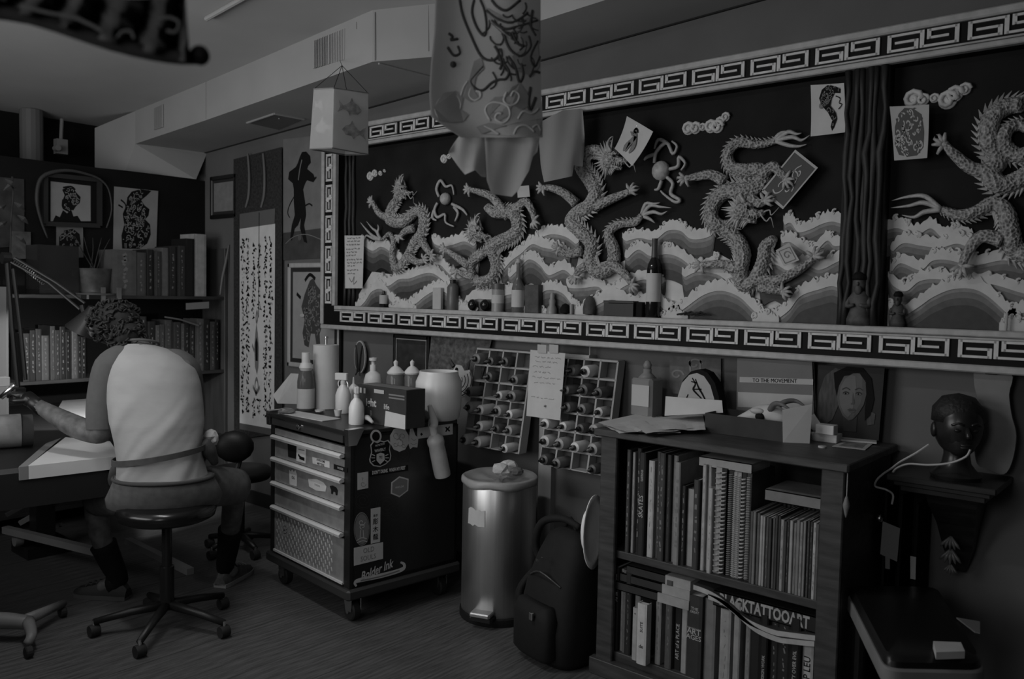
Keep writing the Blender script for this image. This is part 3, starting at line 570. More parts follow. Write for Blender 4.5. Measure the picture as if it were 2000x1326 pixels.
s = sticker(FF, front, [(602, 935), (620, 936), (632, 942), (638, 950), (636, 960), (618, 958), (604, 950)]); text(at(front, 620, 948, FF), 'STINGING', .013, m_grey, s, w=.0014, squeeze=.85)
s = sticker(FF, front, [(644, 949), (650, 948), (657, 952), (660, 958), (659, 967), (656, 967), (655, 961), (651, 960), (650, 965), (647, 964), (647, 957)], m_ink)
s = sticker(FF, front, ellp(557, 1033, 10, 15, 18, .1), mat('decal_pale', .25, .7)); art(FF, front, s, [swirl(557, 1030, 6), swirl(556, 1038, 5)], .003, m_ink)
# ---------------- step bin
bx_, by_ = -2.515, 2.905
bn = thing('trash_can', 'brushed steel step bin with a white liner and a torn label', 'trash can', (bx_, by_, 0))
m_steel = mat('brushed_steel', .46, .36, .92, v2=.54, scale=60, stretch=(1, 1, .02), bump=.05)
MB().lathe([(.169, .035), (.172, .04), (.172, .64), (.169, .645), (.164, .64), (.164, .05)], n=40).obj('body', m_steel, bn, smooth='auto')
MB().lathe([(.175, 0), (.179, .006), (.179, .034), (.172, .038)], n=40).obj('base_ring', m_black, bn, smooth='auto')
ln = MB(); rings = []
for r, z, wb in ((.176, .622, .004), (.179, .634, .002), (.178, .652, .001), (.170, .66, .001), (.160, .648, .003), (.11, .638, .01), (.03, .63, .01)):
    rings.append([(math.cos(a_) * (r + wb * math.sin(a_ * 7)), math.sin(a_) * (r + wb * math.sin(a_ * 7)), z + wb * 1.2 * math.sin(a_ * 5 + r * 40)) for a_ in [2 * math.pi * j / 44 for j in range(44)]])
ln.loft(rings); ln.obj('liner', mat('liner_white', .3, .4, v2=.38, scale=12, bump=.3), bn, smooth=True)
def crumple(name, c, r, mt, parent=None, seed=1, sq=.6):
    rn = random.Random(seed); mb = MB(); rings = []
    for i in range(6):
        t = math.pi * (.05 + .9 * i / 5); rings.append([Vector(c) + Vector((math.sin(t) * math.cos(a_) * r * rn.uniform(.7, 1.15), math.sin(t) * math.sin(a_) * r * rn.uniform(.7, 1.15), -math.cos(t) * r * sq)) for a_ in [2 * math.pi * j / 9 for j in range(9)]])
    mb.loft(rings); return mb.obj(name, mt, parent, world=parent is not None)
for i, (dx, dy, r) in enumerate(((.02, -.02, .05), (.1, .0, .036), (-.01, .075, .045))): tag(crumple('crumpled_paper', (bx_ + dx, by_ + dy, .69), r, m_paper if i != 1 else mat('crumple_dark', .12, .7), None, 40 + i), ('large pale crumpled wrapper in the middle of the step bin', 'dark crumpled wrapper at the right rim of the step bin', 'pale crumpled tissue at the back of the step bin')[i], 'paper', 'rubbish in the step bin')
a_ = math.atan2(PY(936, 1030, 2.76).y - by_, PY(936, 1030, 2.76).x - bx_); lab = MB(); rn = random.Random(3)
lab.loft([[(.1735 * math.cos(a_ + (t - .5) * .55 + rn.uniform(-.02, .02)), .1735 * math.sin(a_ + (t - .5) * .55), .455 + rn.uniform(-.006, .006) + zz) for t in [k / 6 for k in range(7)]] for zz in (0, .075)], cap=False, close=False)
lab.obj('torn_label', m_paper, bn)
ap = math.atan2(2.745 - by_, -2.43 - bx_) - .15; R3 = Matrix.Rotation(ap, 3, 'Z')
pd = MB(); pd.rbox((.155, -.05, .055), (.225, .05, .075), .008); pd.v = [R3 @ p for p in pd.v]; pd.obj('pedal', mat('pedal_steel', .5, .45, .8), bn)
pd = MB(); pd.rbox((.145, -.058, .03), (.215, .058, .055), .01); pd.v = [R3 @ p for p in pd.v]; pd.obj('pedal_housing', m_black, bn)
# ---------------- bookcase
bc = thing('bookcase', 'dark oak bookcase with two shelves packed with books', 'bookcase', (-1.35, 2.95, 0))
X0, X1, Yf, Yb, ZT = -1.825, -.885, 2.71, 3.21, .955
def bxp(nm, a, b, mt=m_wood, r=.004): return MB().rbox(a, b, r).obj(nm, mt, bc, world=True)
bxp('side_panel', (X0, Yf + .02, .0), (X0 + .03, Yb, ZT)); bxp('side_panel', (X1 - .03, Yf + .02, .0), (X1, Yb, ZT))
bxp('stile', (X0, Yf, .06), (X0 + .075, Yf + .022, ZT)); bxp('stile', (X1 - .075, Yf, .06), (X1, Yf + .022, ZT))
bxp('top_board', (X0 - .02, Yf - .025, ZT), (X1 + .02, Yb + .01, ZT + .027), r=.006)
bxp('back_board', (X0 + .03, Yb - .015, .05), (X1 - .03, Yb, ZT))
bxp('plinth', (X0 - .02, Yf - .018, 0), (X1 + .02, Yf + .02, .065))
SH = .505
bxp('shelf', (X0 + .03, Yf + .022, SH - .03), (X1 - .03, Yb - .015, SH)); bxp('shelf', (X0 + .03, Yf + .022, .06), (X1 - .03, Yb - .015, .1))
# a small dried chilli garland hung on the bookcase's right side
gp = PX(1656, 915, X1 + .008); gr = thing('hanging_charm', 'thin leaf shaped charm hanging on the right side of the bookcase', 'charm', tuple(gp - Vector((0, 0, .16))))
MB().tube([gp, gp - Vector((0, 0, .1))], .0015, 5).obj('cord', m_paper2, gr, world=True)
MB().tube([gp - Vector((0, 0, .09)), gp - Vector((0, 0, .12)), gp - Vector((0, 0, .16))], [.003, .012, .001], 7, sm=4).obj('leaf', mat('charm_grey', .2, .7), gr, world=True, smooth=True)
# ================================================================== books
m_page = mat('page_edge', .5, .9, v2=.6, scale=60)
_bm = {}
def bmat(v): return mat('cover_%03d' % int(v * 1000), v * .85, .55, v2=v * 1.15, scale=25)
def book(x0, x1, zb, zt, yf, dep, v, label, group=None, axis='Y', title=None, strokes=0, nm='book', seed=0, soft=False, tv=None, band=None, lean=0):
    """upright book: spine faces the room (axis Y) or along +X (axis X: x0,x1 are Y extents and yf the X of the spine)"""
    rn = random.Random(seed + int(x0 * 1e4)); w = x1 - x0; h = zt - zb
    def L(a, b, c): return (a, b, c) if axis == 'Y' else (-b, a, c)
    loc = Vector(((x0 + x1) / 2, yf + dep / 2, zb)) if axis == 'Y' else Vector((yf - dep / 2, (x0 + x1) / 2, zb))
    t = thing(nm, label, 'book', tuple(loc), 0, group)
    if lean: t.rotation_euler = (0, lean, 0) if axis == 'Y' else (lean, 0, 0)
    def bx2(mb, a, b):
        p = [L(x, y, z) for x, y, z in ((a[0], a[1], a[2]), (b[0], a[1], a[2]), (b[0], b[1], a[2]), (a[0], b[1], a[2]), (a[0], a[1], b[2]), (b[0], a[1], b[2]), (b[0], b[1], b[2]), (a[0], b[1], b[2]))]
        mb.hexa(p)
    ct = min(.0025, w * .18); cv = MB(); hw, hd = w / 2, dep / 2
    # rounded spine + two boards
    cv.loft([[L(-hw, -hd + .003, z), L(-hw * .6, -hd, z), L(hw * .6, -hd, z), L(hw, -hd + .003, z), L(hw, -hd + .006, z), L(-hw, -hd + .006, z)] for z in (0, h)])
    bx2(cv, (-hw, -hd + .004, 0), (-hw + ct, hd, h)); bx2(cv, (hw - ct, -hd + .004, 0), (hw, hd, h))
    mt = bmat(v); c = cv.obj('cover', mt, t)
    pg = MB(); bx2(pg, (-hw + ct, -hd + .005, .0015 if soft else .004), (hw - ct, hd - .004, h - (.001 if soft else .004))); pg.obj('pages', m_page, t)
    fr = Fr(loc + Vector(L(0, -hd, 0)), Vector(L(1, 0, 0)), (0, 0, 1)); tm = (m_grey if v < .2 else m_grey) if tv is None else bmat(tv); tt_ = (m_paper2 if v < .2 else m_ink)
    if band:
        mb = MB()
        for a, b in band: mb.stroke(fr, [(0, h * a), (0, h * b)], w * .96, .0006)
        mb.obj('spine_band', tm, t, world=True)
    if title:
        for s, pos, size, rot in title: text(T(fr, 0, h * pos), s, size, tt_, t, name='spine_title', w=.001, rot=rot, bold=.01)
    if strokes:
        mb = MB(); z = h * rn.uniform(.08, .2)
        while z < h * .9:
            l = rn.uniform(.003, .022); k = rn.uniform(.15, .42) * strokes
            mb.stroke(fr, [(rn.uniform(-.1, .1) * w, z), (rn.uniform(-.1, .1) * w, min(z + l, h * .95))], w * k, .0008); z += l + rn.uniform(.003, .03)
        mb.obj('spine_lettering', tm, t, world=True)['kind'] = 'stuff'
    return t
HP = math.pi / 2
def sx_(c, y=980): return PY(1180 + c / 4.348, y, 2.745).x
def tz(c, ct, Y=2.745): return PY(1180 + c / 4.348, 860 + ct / 4.348, Y).z
OC = 'on the upper shelf'
up = [(195, 227, 75, .05, 'thin charcoal book with faint lettering, leftmost ' + OC, .9, None), (229, 252, 100, .34, 'thin pale grey book, second from the left ' + OC, .3, None), (254, 292, 70, .012, 'black book with broken white title lines, third from the left ' + OC, .7, None),
      (300, 352, 100, .02, 'black book with a bold white SKATES title ' + OC, 0, [('SKATES', .48, .026, HP), ('tattoo', .78, .018, HP)]), (368, 416, 172, .48, 'pale book with a white upper spine, fifth from the left ' + OC, .2, None), (424, 470, 100, .06, 'dark mottled tall book right of the pale one ' + OC, .8, None), (472, 520, 104, .05, 'second dark mottled tall book with a lettered foot ' + OC, .8, None),
      (522, 560, 122, .03, 'plain near black book before the labelled grey one ' + OC, .2, None), (562, 604, 132, .22, 'grey book with a long pale label strip on its spine ' + OC, .9, None), (606, 650, 182, .26, 'grey book densely lettered down its spine ' + OC, 1.2, None), (654, 690, 385, .015, 'short black paperback with small white letters ' + OC, .7, None),
      (692, 764, 420, .32, 'short thick light grey book with a plain spine ' + OC, 0, None), (768, 816, 332, .05, 'dark book with blurred lettering behind the short grey one ' + OC, 1, None), (826, 858, 205, .42, 'tall thin white book, first of the pale pair ' + OC, .2, None), (860, 890, 215, .38, 'tall thin white book, second of the pale pair ' + OC, .2, None), (896, 930, 402, .46, 'short white spined book with a dark cover beside the pale pair ' + OC, .3, None)]
for i, (a, b, tp, v, lb, st, ti) in enumerate(up):
    book(sx_(a), sx_(b), SH, tz((a + b) / 2, tp), 2.735 + .012 * ((i * 7) % 3), .2, v, lb, 'books on the upper shelf', strokes=st, title=ti, seed=i, nm='short_book' if tp > 380 else 'book', lean=.0)
def spiral(a, b, tp, v, wire, pitch, lb):
    x0, x1 = sx_(a), sx_(b); zt = tz((a + b) / 2, tp); t = thing('spiral_notebook', lb, 'notebook', ((x0 + x1) / 2, 2.85, SH), 0, 'spiral notebooks on the upper shelf')
    MB().box((x0, 2.752, SH + .001), (x1, 2.95, zt)).obj('cover', bmat(v), t, world=True); mb = MB(); z = SH + .01
    while z < zt - .01: mb.tube([((x0 + x1) / 2 + (x1 - x0) * .42 * math.cos(q), 2.748 - .006 * math.sin(q), z + .0015 * math.cos(q)) for q in [k * math.pi / 4 for k in range(5)]], .0014 if pitch < .01 else .0028, 5); z += pitch
    mb.obj('wire_binding', mat('wire_%s' % wire, wire, .4), t, world=True)
spiral(936, 986, 230, .4, .3, .02, 'pale spiral notebook half hidden behind the short white book')
for q in ((990, 1028, 240, .01, .5, .0145, 'black spiral notebook with fat white wire loops, leftmost of the spiral row'), (1048, 1086, 255, .02, .3, .0075, 'dark spiral notebook with fine wire, second in the spiral row'), (1090, 1118, 268, .36, .45, .007, 'pale finely ribbed notebook, left of the pale pair of notebooks'), (1121, 1152, 274, .36, .45, .007, 'pale finely ribbed notebook, right of the pale pair of notebooks'), (1160, 1196, 280, .012, .5, .0135, 'black spiral notebook with fat loops, fifth in the spiral row'), (1202, 1242, 285, .05, .4, .006, 'dark finely wired notebook, last in the spiral row')): spiral(*q)
NTH = 'first second third fourth fifth sixth seventh eighth ninth tenth eleventh twelfth thirteenth fourteenth fifteenth sixteenth seventeenth eighteenth nineteenth twentieth 21st 22nd 23rd 24th 25th 26th 27th 28th 29th 30th 31st 32nd 33rd 34th 35th 36th 37th 38th 39th 40th'.split()
rn = random.Random(5); x = sx_(1250); i = 0; xe = sx_(1740)
vals = [.1, .2, .12, .4, .36, .08, .05, .12, .05, .04, .34, .06, .03, .38, .2, .22, .3, .24, .18, .34, .36, .12, .2, .24, .22, .12]
while x < xe - .004:
    w_ = rn.uniform(.0085, .0125); v = vals[i % len(vals)]
    book(x, min(x + w_, xe), SH, SH + .252 + rn.uniform(-.01, .006), 2.738 + rn.uniform(0, .006), .19, v, '%s thin %s magazine from the left in the tight front row, upper shelf' % (NTH[i], 'pale' if v > .28 else 'grey' if v > .1 else 'dark'), 'thin magazines on the upper shelf', strokes=.5 if rn.random() < .35 else 0, seed=i, soft=True, nm='magazine'); x += w_ + .0006; i += 1
for k in range(30):                                                     # the row of thinner magazines standing behind
    xx = sx_(1255) + k * .0172 * .88
    if xx > xe - .01: break
    book(xx, xx + .0125, SH, SH + .292 - .0012 * k, 2.945, .15, (.12, .2, .16, .25, .1)[k % 5], '%s thin magazine from the left in the taller row behind, upper shelf' % NTH[k], 'magazines behind the front row', seed=99 + k, soft=True, nm='magazine')
for k, (a, b, tp, v) in enumerate(((1744, 1766, 440, .06), (1768, 1792, 446, .03), (1794, 1822, 452, .46), (1824, 1842, 456, .14), (1844, 1862, 460, .3))):
    book(sx_(a), sx_(b), SH, SH + .262 - .002 * k, 2.736, .2, v, ('dark magazine left of the white one at the right end of the upper shelf', 'black magazine with bright flecks at the right end of the upper shelf', 'white spined magazine at the right end of the upper shelf', 'grey magazine just right of the white spined one', 'last thin pale magazine against the right stile of the upper shelf')[k], 'books on the upper shelf', strokes=.5, seed=50 + k, soft=True, nm='magazine')
def lying(nm, lb, x0, x1, y0, y1, z0, h, v, cat='book', lv=None, split=None, ti=None, grp=None):
    t = thing(nm, lb, cat, ((x0 + x1) / 2, (y0 + y1) / 2, z0), 0, grp); ct = .003
    c = MB(); c.box((x0, y0, z0), (x1, y1, z0 + ct)); c.box((x0, y0, z0 + h - ct), (x1, y1, z0 + h)); c.box((x0, y0, z0), (x1, y0 + .004, z0 + h)); c.obj('cover', bmat(v), t, world=True)
    MB().box((x0 + .003, y0 + .004, z0 + ct), (x1 - .003, y1 - .003, z0 + h - ct)).obj('pages', m_page, t, world=True)
    if split: MB().box((x0 + (x1 - x0) * split, y0 - .0012, z0 - .0005), (x1 + .0008, y1 * .5 + y0 * .5, z0 + h + .0008)).obj('pale_half', bmat(.36), t, world=True)
    if ti: text(Fr(((x0 + x1) / 2, y0 - .001, z0 + h / 2), (1, 0, 0), (0, 0, 1)), ti[0], ti[1], bmat(.4), t, name='spine_title', w=.001, bold=.035, squeeze=ti[2])
    return t
zt_ = SH + .325
lying('boxed_book', 'plain white boxed book lying on top of the upper shelf books', PY(1366, 890, 2.76).x, PY(1468, 905, 2.76).x, 2.76, 2.93, .885, .036, .46)
lying('boxed_book', 'grey book lying flat above the magazines on the upper shelf', PY(1496, 925, 2.75).x, PY(1606, 935, 2.75).x, 2.75, 2.94, SH + .30, .04, .2)
MB_ = None
# lower shelf
LZ = .1; OL = 'on the lower shelf'
def lx(c, Y=2.745): return PY(1180 + c / 4.348, 1200, Y).x
def lzt(c, ct, Y=2.745): return PY(1180 + c / 4.348, 1040 + ct / 4.348, Y).z
lo = [(84, 122, 290, .012, 'black book with white numerals IV down its spine, leftmost ' + OL, 0, [('mag tat  III IV', .76, .02, -HP)]), (126, 151, 312, .3, 'thin light grey book, second from the left ' + OL, .2, None), (154, 180, 318, .12, 'thin dull grey book, third from the left ' + OL, .3, None), (184, 232, 340, .02, 'dark book with a dotted white line down its spine ' + OL, .35, None),
      (248, 292, 358, .2, 'tall grey book with a marbled cover behind the white one ' + OL, .2, None), (436, 482, 490, .3, 'speckled light grey book right of the white paperback ' + OL, .6, None), (528, 582, 402, .09, 'tall grey textured book in the middle left ' + OL, .4, None), (586, 656, 415, .008, 'black book with small white lower lettering ' + OL, 0, [('ART of a PLACE', .32, .02, HP)]),
      (660, 710, 482, .36, 'tall thin pale book left of the art history volume ' + OL, 0, None), (712, 838, 532, .035, 'thick dark volume titled ART and AGES on its spine ' + OL, 0, [('ART', .56, .03, 0), ('THROUGH THE', .6, .008, 0), ('AGES', .49, .026, 0), ('THE', .84, .016, 0), ('GREAT', .8, .012, 0)]), (842, 936, 572, .2, 'thick mottled grey book with a pale top ' + OL, 0, None), (986, 1076, 655, .34, 'pale grey book with fine ruled lines, lower than its neighbours ' + OL, .2, None),
      (1112, 1166, 590, .32, 'plain pale grey book under the sagging magazines ' + OL, 0, None), (1198, 1242, 650, .24, 'grey lettered book under the sagging magazines ' + OL, .7, None), (1246, 1338, 690, .012, 'black book with a faint emblem under the sagging magazines ' + OL, 0, None), (1342, 1404, 700, .008, 'black book with one small white word on its spine ' + OL, 0, [('DESIGN WORK', .38, .014, HP)]), (1408, 1484, 705, .018, 'black book with raised bands on its spine ' + OL, .5, None), (1488, 1590, 715, .014, 'wide black book with dim vertical lettering ' + OL, .4, None), (1596, 1682, 725, .009, 'black book with a thin white vertical title beside the white one ' + OL, 0, [('QUALITY OVER EVIL', .42, .017, HP)]), (1688, 1782, 742, .46, 'white book with a dark vertical title, rightmost ' + OL, 0, [('FILIP LEU', .42, .032, HP)])]
for i, (a, b, tp, v, lb, st, ti) in enumerate(lo):
    book(lx(a), lx(b), LZ, max(lzt((a + b) / 2, tp), .3), 2.738 + .008 * ((i * 5) % 3), .22, v, lb, 'books on the lower shelf', strokes=st, title=ti, seed=200 + i)
book(lx(246, 2.72), lx(290, 2.72), LZ, lzt(270, 640, 2.72), 2.716, .018, .4, 'slim white booklet with a small round mark at the front ' + OL, 'books on the lower shelf', strokes=0, title=[('o', .9, .012, 0)], nm='booklet')
book(lx(292, 2.71), lx(372, 2.71), LZ, lzt(330, 600, 2.71), 2.70, .036, .56, 'white paperback with black script pulled out in front ' + OL, 'books on the lower shelf', strokes=0, title=[('SUITE', .62, .016, HP), ('de', .3, .02, 0)], nm='paperback')
bz = .425
for k, (zz, xl, lb) in enumerate(((.378, 1182, 'lowest of three dark and pale binders lying on the lower shelf books'), (.414, 1200, 'middle of three dark and pale binders lying on the lower shelf books'), (.4495, 1212, 'top binder of three lying under the upper shelf, dark with a pale half'))):
    lying('binder', lb, PY(xl + 12, 1110, 2.74).x, PY(1348, 1130, 2.74).x, 2.735 + .004 * k, 2.95, zz - .03, .034, .03, split=.62, grp='stacked binders on the lower shelf')
def sag(nm, lb, dz_, v, xs):                                             # floppy magazine sagging over the book tops
    n_ = 24; rings = []
    t = thing(nm, lb, 'magazine', ((xs[0] + xs[1]) / 2, 2.8, .37), 0, 'sagging magazines on the lower shelf')
    for i in range(n_ + 1):
        q = i / n_; x = xs[0] + (xs[1] - xs[0]) * q; z = .418 + dz_ - .085 * (1 / (1 + math.exp(-(q - .33) * 12))) + .022 * max(0, q - .7) / .3
        rings.append([(x, 2.728, z), (x, 2.92, z + .006), (x, 2.92, z + .024), (x, 2.728, z + .018)])
    MB().loft(rings).obj('pages', bmat(v), t, world=True)
    MB().loft([[(p[3][0], p[3][1] - .001, p[3][2] + .0005), (p[2][0], p[2][1], p[2][2] + .0005), (p[2][0], p[2][1], p[2][2] + .002), (p[3][0], p[3][1] - .001, p[3][2] + .002)] for p in rings]).obj('cover', bmat(.04), t, world=True)
xs = (PY(1356, 1140, 2.735).x, PY(1597, 1200, 2.735).x)
sag('magazine', 'lower sagging white edged magazine draped over the lower shelf books', -.004, .44, (xs[0] + .06, xs[1] - .005)); sag('magazine', 'upper sagging white edged magazine under the ornate slipcase', .017, .46, xs)
lying('slipcase_book', 'dark slipcase book with ornate pale BLACK TATTOO ART lettering lying on the magazines', PY(1394, 1120, 2.74).x, PY(1598, 1150, 2.74).x, 2.742, 2.93, .391, .055, .012, ti=('BLACKTATTOOART', .058, .62))
# ================================================================== things on the back wall and the mural ledge
def sheet(nm, lb, cat, px4, Y, mt=m_paper, th=.0015, group=None, curl=0, parent=None):
    """flat sheet from its four corners (tl, tr, br, bl) on the plane Y; returns (object, frame with u,v in 0..1)"""
    c = [PY(x, y, Y) for x, y in px4]
    n = (c[1] - c[3]).cross(c[0] - c[3]).normalized(); n = n if n.y < 0 else -n
    fr = Fr(c[3], c[2] - c[3], c[0] - c[3]); N = 8; mb = MB(); g = []
    for i in range(N + 1):
        for j in range(N + 1):
            u, v = i / N, j / N; p = c[3] * (1 - u) * (1 - v) + c[2] * u * (1 - v) + c[1] * u * v + c[0] * (1 - u) * v
            g.append(p + n * curl * ((2 * v - 1) ** 2 + .5 * (2 * u - 1) ** 2))
    f = [(i * (N + 1) + j, (i + 1) * (N + 1) + j, (i + 1) * (N + 1) + j + 1, i * (N + 1) + j + 1) for i in range(N) for j in range(N)]
    k = len(g); mb.add(g + [p - n * th for p in g], f + [tuple(q + k for q in reversed(x)) for x in f])
    t = thing(nm, lb, cat, tuple(sum(c, Vector()) / 4), 0, group) if parent is None else parent
    o = mb.obj('sheet', mt, t, world=True); fr.o = fr.o + n * (curl * .6 + .001); fr.n = n; fr.c = c; return t, fr
def draw(t, fr, lines, wd, mt=m_ink, w=.0008, nm='print', sm=4):
    mb = MB()
    for l in lines: mb.stroke(fr, l, wd, w, sm=sm)
    o = mb.obj(nm, mt, t, world=True)
    if len(lines) > 1: o['kind'] = 'stuff'
    return o
def dense(t, fr, poly, n, seed=1, r=(.03, .09), wd=.012, mt=None, w=.0014, mf=None):
    '''an intricate ink drawing: dark shape covered by fine pale curls'''
    fill(t, fr, poly, mf or m_ink, w - .0008); rn = random.Random(seed); mb = MB(); k = 0; tries = 0
    def inside(x, y):
        c = False; j = len(poly) - 1
        for i in range(len(poly)):
            if (poly[i][1] > y) != (poly[j][1] > y) and x < (poly[j][0] - poly[i][0]) * (y - poly[i][1]) / (poly[j][1] - poly[i][1]) + poly[i][0]: c = not c
            j = i
        return c
    while k < n and tries < n * 30:
        tries += 1; x, y = rn.uniform(0, 1), rn.uniform(0, 1)
        if not inside(x, y): continue
        q = sw(x, y, rn.uniform(*r), rn.choice((4, 6, 9)), rn.uniform(0, 6.28), rn.choice((.5, .8)))
        if all(inside(*p) for p in q): mb.stroke(fr, q, wd, w, sm=3); k += 1
    if mb.f: mb.obj('fine_print', mt or m_paper2, t, world=True)['kind'] = 'stuff'
def fill(t, fr, poly, mt=m_ink, w=.0006, nm='print'):
    return MB().prism(fr, poly, w, w + .0004).obj(nm, mt, t, world=True)
def scrawl(t, fr, rows, wd, mt=m_ink, seed=1, x0=.1, x1=.9, nm='handwriting'):
    rn = random.Random(seed); mb = MB()
    for v in rows:
        u = x0 + rn.uniform(0, .08); e = rn.uniform(.55, 1) * (x1 - x0) + x0
        while u < e:
            l = rn.uniform(.06, .16); mb.stroke(fr, [(u + l * k / 5, v + rn.uniform(-.012, .012)) for k in range(6)], wd, .0008); u += l + .05
    o = mb.obj(nm, mt, t, world=True); o['kind'] = 'stuff'; return o
def sw(cx, cy, r, n=9, t0=0, k=.8, asp=1): return [(cx + r * (1 - i / n * .85) * math.cos(t0 + i * k), cy + asp * r * (1 - i / n * .85) * math.sin(t0 + i * k)) for i in range(n)]
# ---- pinned on the mural
YPn = 3.17
t, f = sheet('handwritten_list', 'narrow handwritten paper list taped to the left end of the mural', 'note', [(673, 460), (711, 460), (708, 563), (674, 563)], 3.2); scrawl(t, f, [.94, .88, .82, .74, .68, .62, .54, .48, .42, .34, .28], .018, m_grey, 2)
draw(t, f, [[(.25, .2), (.4, .12), (.55, .22), (.5, .08), (.7, .14)]], .02, m_grey)
t, f = sheet('pinned_print', 'white print of a woman head with flowers pinned high beside the dark post', 'print', [(1585, 167), (1650, 163), (1652, 259), (1585, 267)], YPn, curl=.006)
dense(t, f, [(.3, .6), (.24, .72), (.32, .88), (.5, .96), (.75, .95), (.88, .86), (.86, .76), (.7, .78), (.6, .68), (.56, .55), (.72, .4), (.76, .28), (.68, .12), (.62, .06), (.58, .14), (.62, .26), (.5, .42), (.38, .52)], 26, 4, (.03, .07), .016, m_grey); draw(t, f, [sw(.35, .66, .09), sw(.45, .76, .09, 9, 2), sw(.3, .56, .07)], .03, m_grey, .0014); draw(t, f, [[(.72, .72), (.85, .66), (.82, .58), (.9, .54), (.8, .46)]], .02)
t, f = sheet('pinned_print', 'tilted white print of a robed figure pinned above the middle dragon', 'print', [(1228, 228), (1279, 258), (1238, 325), (1204, 291)], 3.13, curl=.01)
draw(t, f, [[(.6, .88), (.5, .8), (.62, .72), (.55, .55), (.5, .4), (.45, .15)], [(.62, .72), (.7, .5), (.62, .2)], [(.5, .7), (.35, .72)], [(.5, .5), (.4, .3), (.35, .12)]], [.12, .14, .16, .03], m_grey); draw(t, f, [sw(.56, .84, .09)], .06); MB().tube([f(.5, .97), Vector((f(.5, .97).x, YP, f(.5, .97).z))], .0015, 5).obj('pin', m_chrome, t, world=True)
t, f = sheet('pinned_print', 'dark diamond hung print with a pale border held in the dragon claw', 'print', [(1553, 295), (1595, 331), (1530, 406), (1490, 372)], 3.185, mat('print_dark', .07, .7))
draw(t, f, [[(0, 0), (1, 0), (1, 1), (0, 1), (0, 0)]], .07, m_paper2, sm=0); draw(t, f, [sw(.5, .5, .25), sw(.6, .7, .18, 9, 2), sw(.4, .3, .2, 9, 4), sw(.7, .35, .15)], .03, m_paper2)
t, f = sheet('pinned_photo', 'small square photo of a face pinned on the wave at lower right', 'photo', [(1515, 489), (1541, 474), (1561, 508), (1531, 520)], 3.165, m_paper2); draw(t, f, [[(.15, .12), (.85, .12), (.85, .88), (.15, .88), (.15, .12)]], .05, m_grey, sm=0); draw(t, f, [sw(.5, .5, .25)], .06, m_grey)
t, f = sheet('pinned_print', 'grey flower and skull print pinned right of the dark post', 'print', [(1739, 209), (1816, 205), (1812, 309), (1748, 314)], 3.165, m_paper2, curl=.006)
dense(t, f, [(.05, .3), (.1, .62), (.25, .85), (.45, .95), (.7, .92), (.93, .8), (.95, .5), (.9, .2), (.7, .06), (.4, .05), (.15, .1)], 46, 8, (.04, .11), .03, m_paper2, mf=mat('print_mid', .09, .8)); draw(t, f, [sw(.4, .5, .16), sw(.55, .6, .16, 9, 2), sw(.6, .42, .15, 9, 4), sw(.3, .35, .14), sw(.7, .25, .14, 9, 1), sw(.3, .75, .14, 9, 3), [(.5, .7), (.7, .9), (.92, .95)], [(.55, .72), (.75, .78), (.95, .72)], [(.2, .6), (.1, .4), (.2, .15), (.5, .1), (.8, .12)], [(.42, .5), (.5, .42), (.56, .5)]], .035, mat('print_mid', .09, .8))
t, f = sheet('paper_scrap', 'small pale paper scrap stuck behind the hanging cloth', 'paper', [(1010, 364), (1033, 362), (1035, 384), (1011, 386)], 3.2, m_paper2)
# ---- the ledge
LG = 1.4112
def lat(nm, lb, cat, cx, bw, yt, yb, prof, mt, Y=3.195, parts=(), n=16, group=None):
    """lathe-built thing on the ledge: prof in units of (half width, height)"""
    p = PY(cx, yb, Y); s = bw / 2 / FPX * (p - O).dot(f2); top = PY(cx, yt, Y).z; h = top - LG
    s = min(s, .032); t = thing(nm, lb, cat, (p.x, Y, LG), 0, group)
    MB().lathe([(a * s, b * h) for a, b in prof], n=n).obj('body', mt, t, smooth='auto')
    for pn, pf, pm in parts: MB().lathe([(a * s, b * h) for a, b in pf], n=n).obj(pn, pm, t, smooth='auto')
    return t
BOT = [(0, 0), (.9, 0), (1, .03), (1, .58), (.8, .68), (.38, .78), (.34, .95), (0, .95)]
m_amber = mat('brown_glass', .06, .15); m_dglass = mat('dark_bottle_glass', .012, .08); m_pale = mat('pale_bottle', .3, .35)
lat('wine_bottle', 'dark wine bottle with a blank white label standing on the mural ledge', 'bottle', 1275, 37, 466, 616, [(0, 0), (.95, 0), (1, .02), (1, .6), (.85, .68), (.42, .76), (.36, .96), (0, .97)], m_dglass, parts=[('label', [(1.02, .2), (1.02, .56)], m_paper), ('neck_foil', [(.44, .76), (.39, .97), (.41, .975), (.41, 1), (0, 1)], mat('foil', .08, .4))])
lat('small_bottle', 'slim dark vial with a pale stripe, first on the ledge from the left', 'bottle', 749, 16, 566, 599, BOT, m_dglass, parts=[('label', [(1.03, .2), (1.03, .7)], m_paper2)])
p0, p1 = PY(845, 603, 3.19), PY(862, 562, 3.19); tag(MB().rbox((p0.x, 3.185, LG), (p1.x, 3.21, p1.z), .004).obj('white_tablet', m_paper2), 'small upright white tablet on the ledge beside the brown bottle', 'tablet')
lat('brown_bottle', 'plain grey brown bottle with a black cap on the ledge', 'bottle', 884, 28, 546, 606, [(0, 0), (.95, 0), (1, .03), (1, .75), (.6, .86), (.45, .88), (0, .88)], mat('greybrown', .12, .35), parts=[('cap', [(.5, .86), (.5, 1), (0, 1)], m_black)])
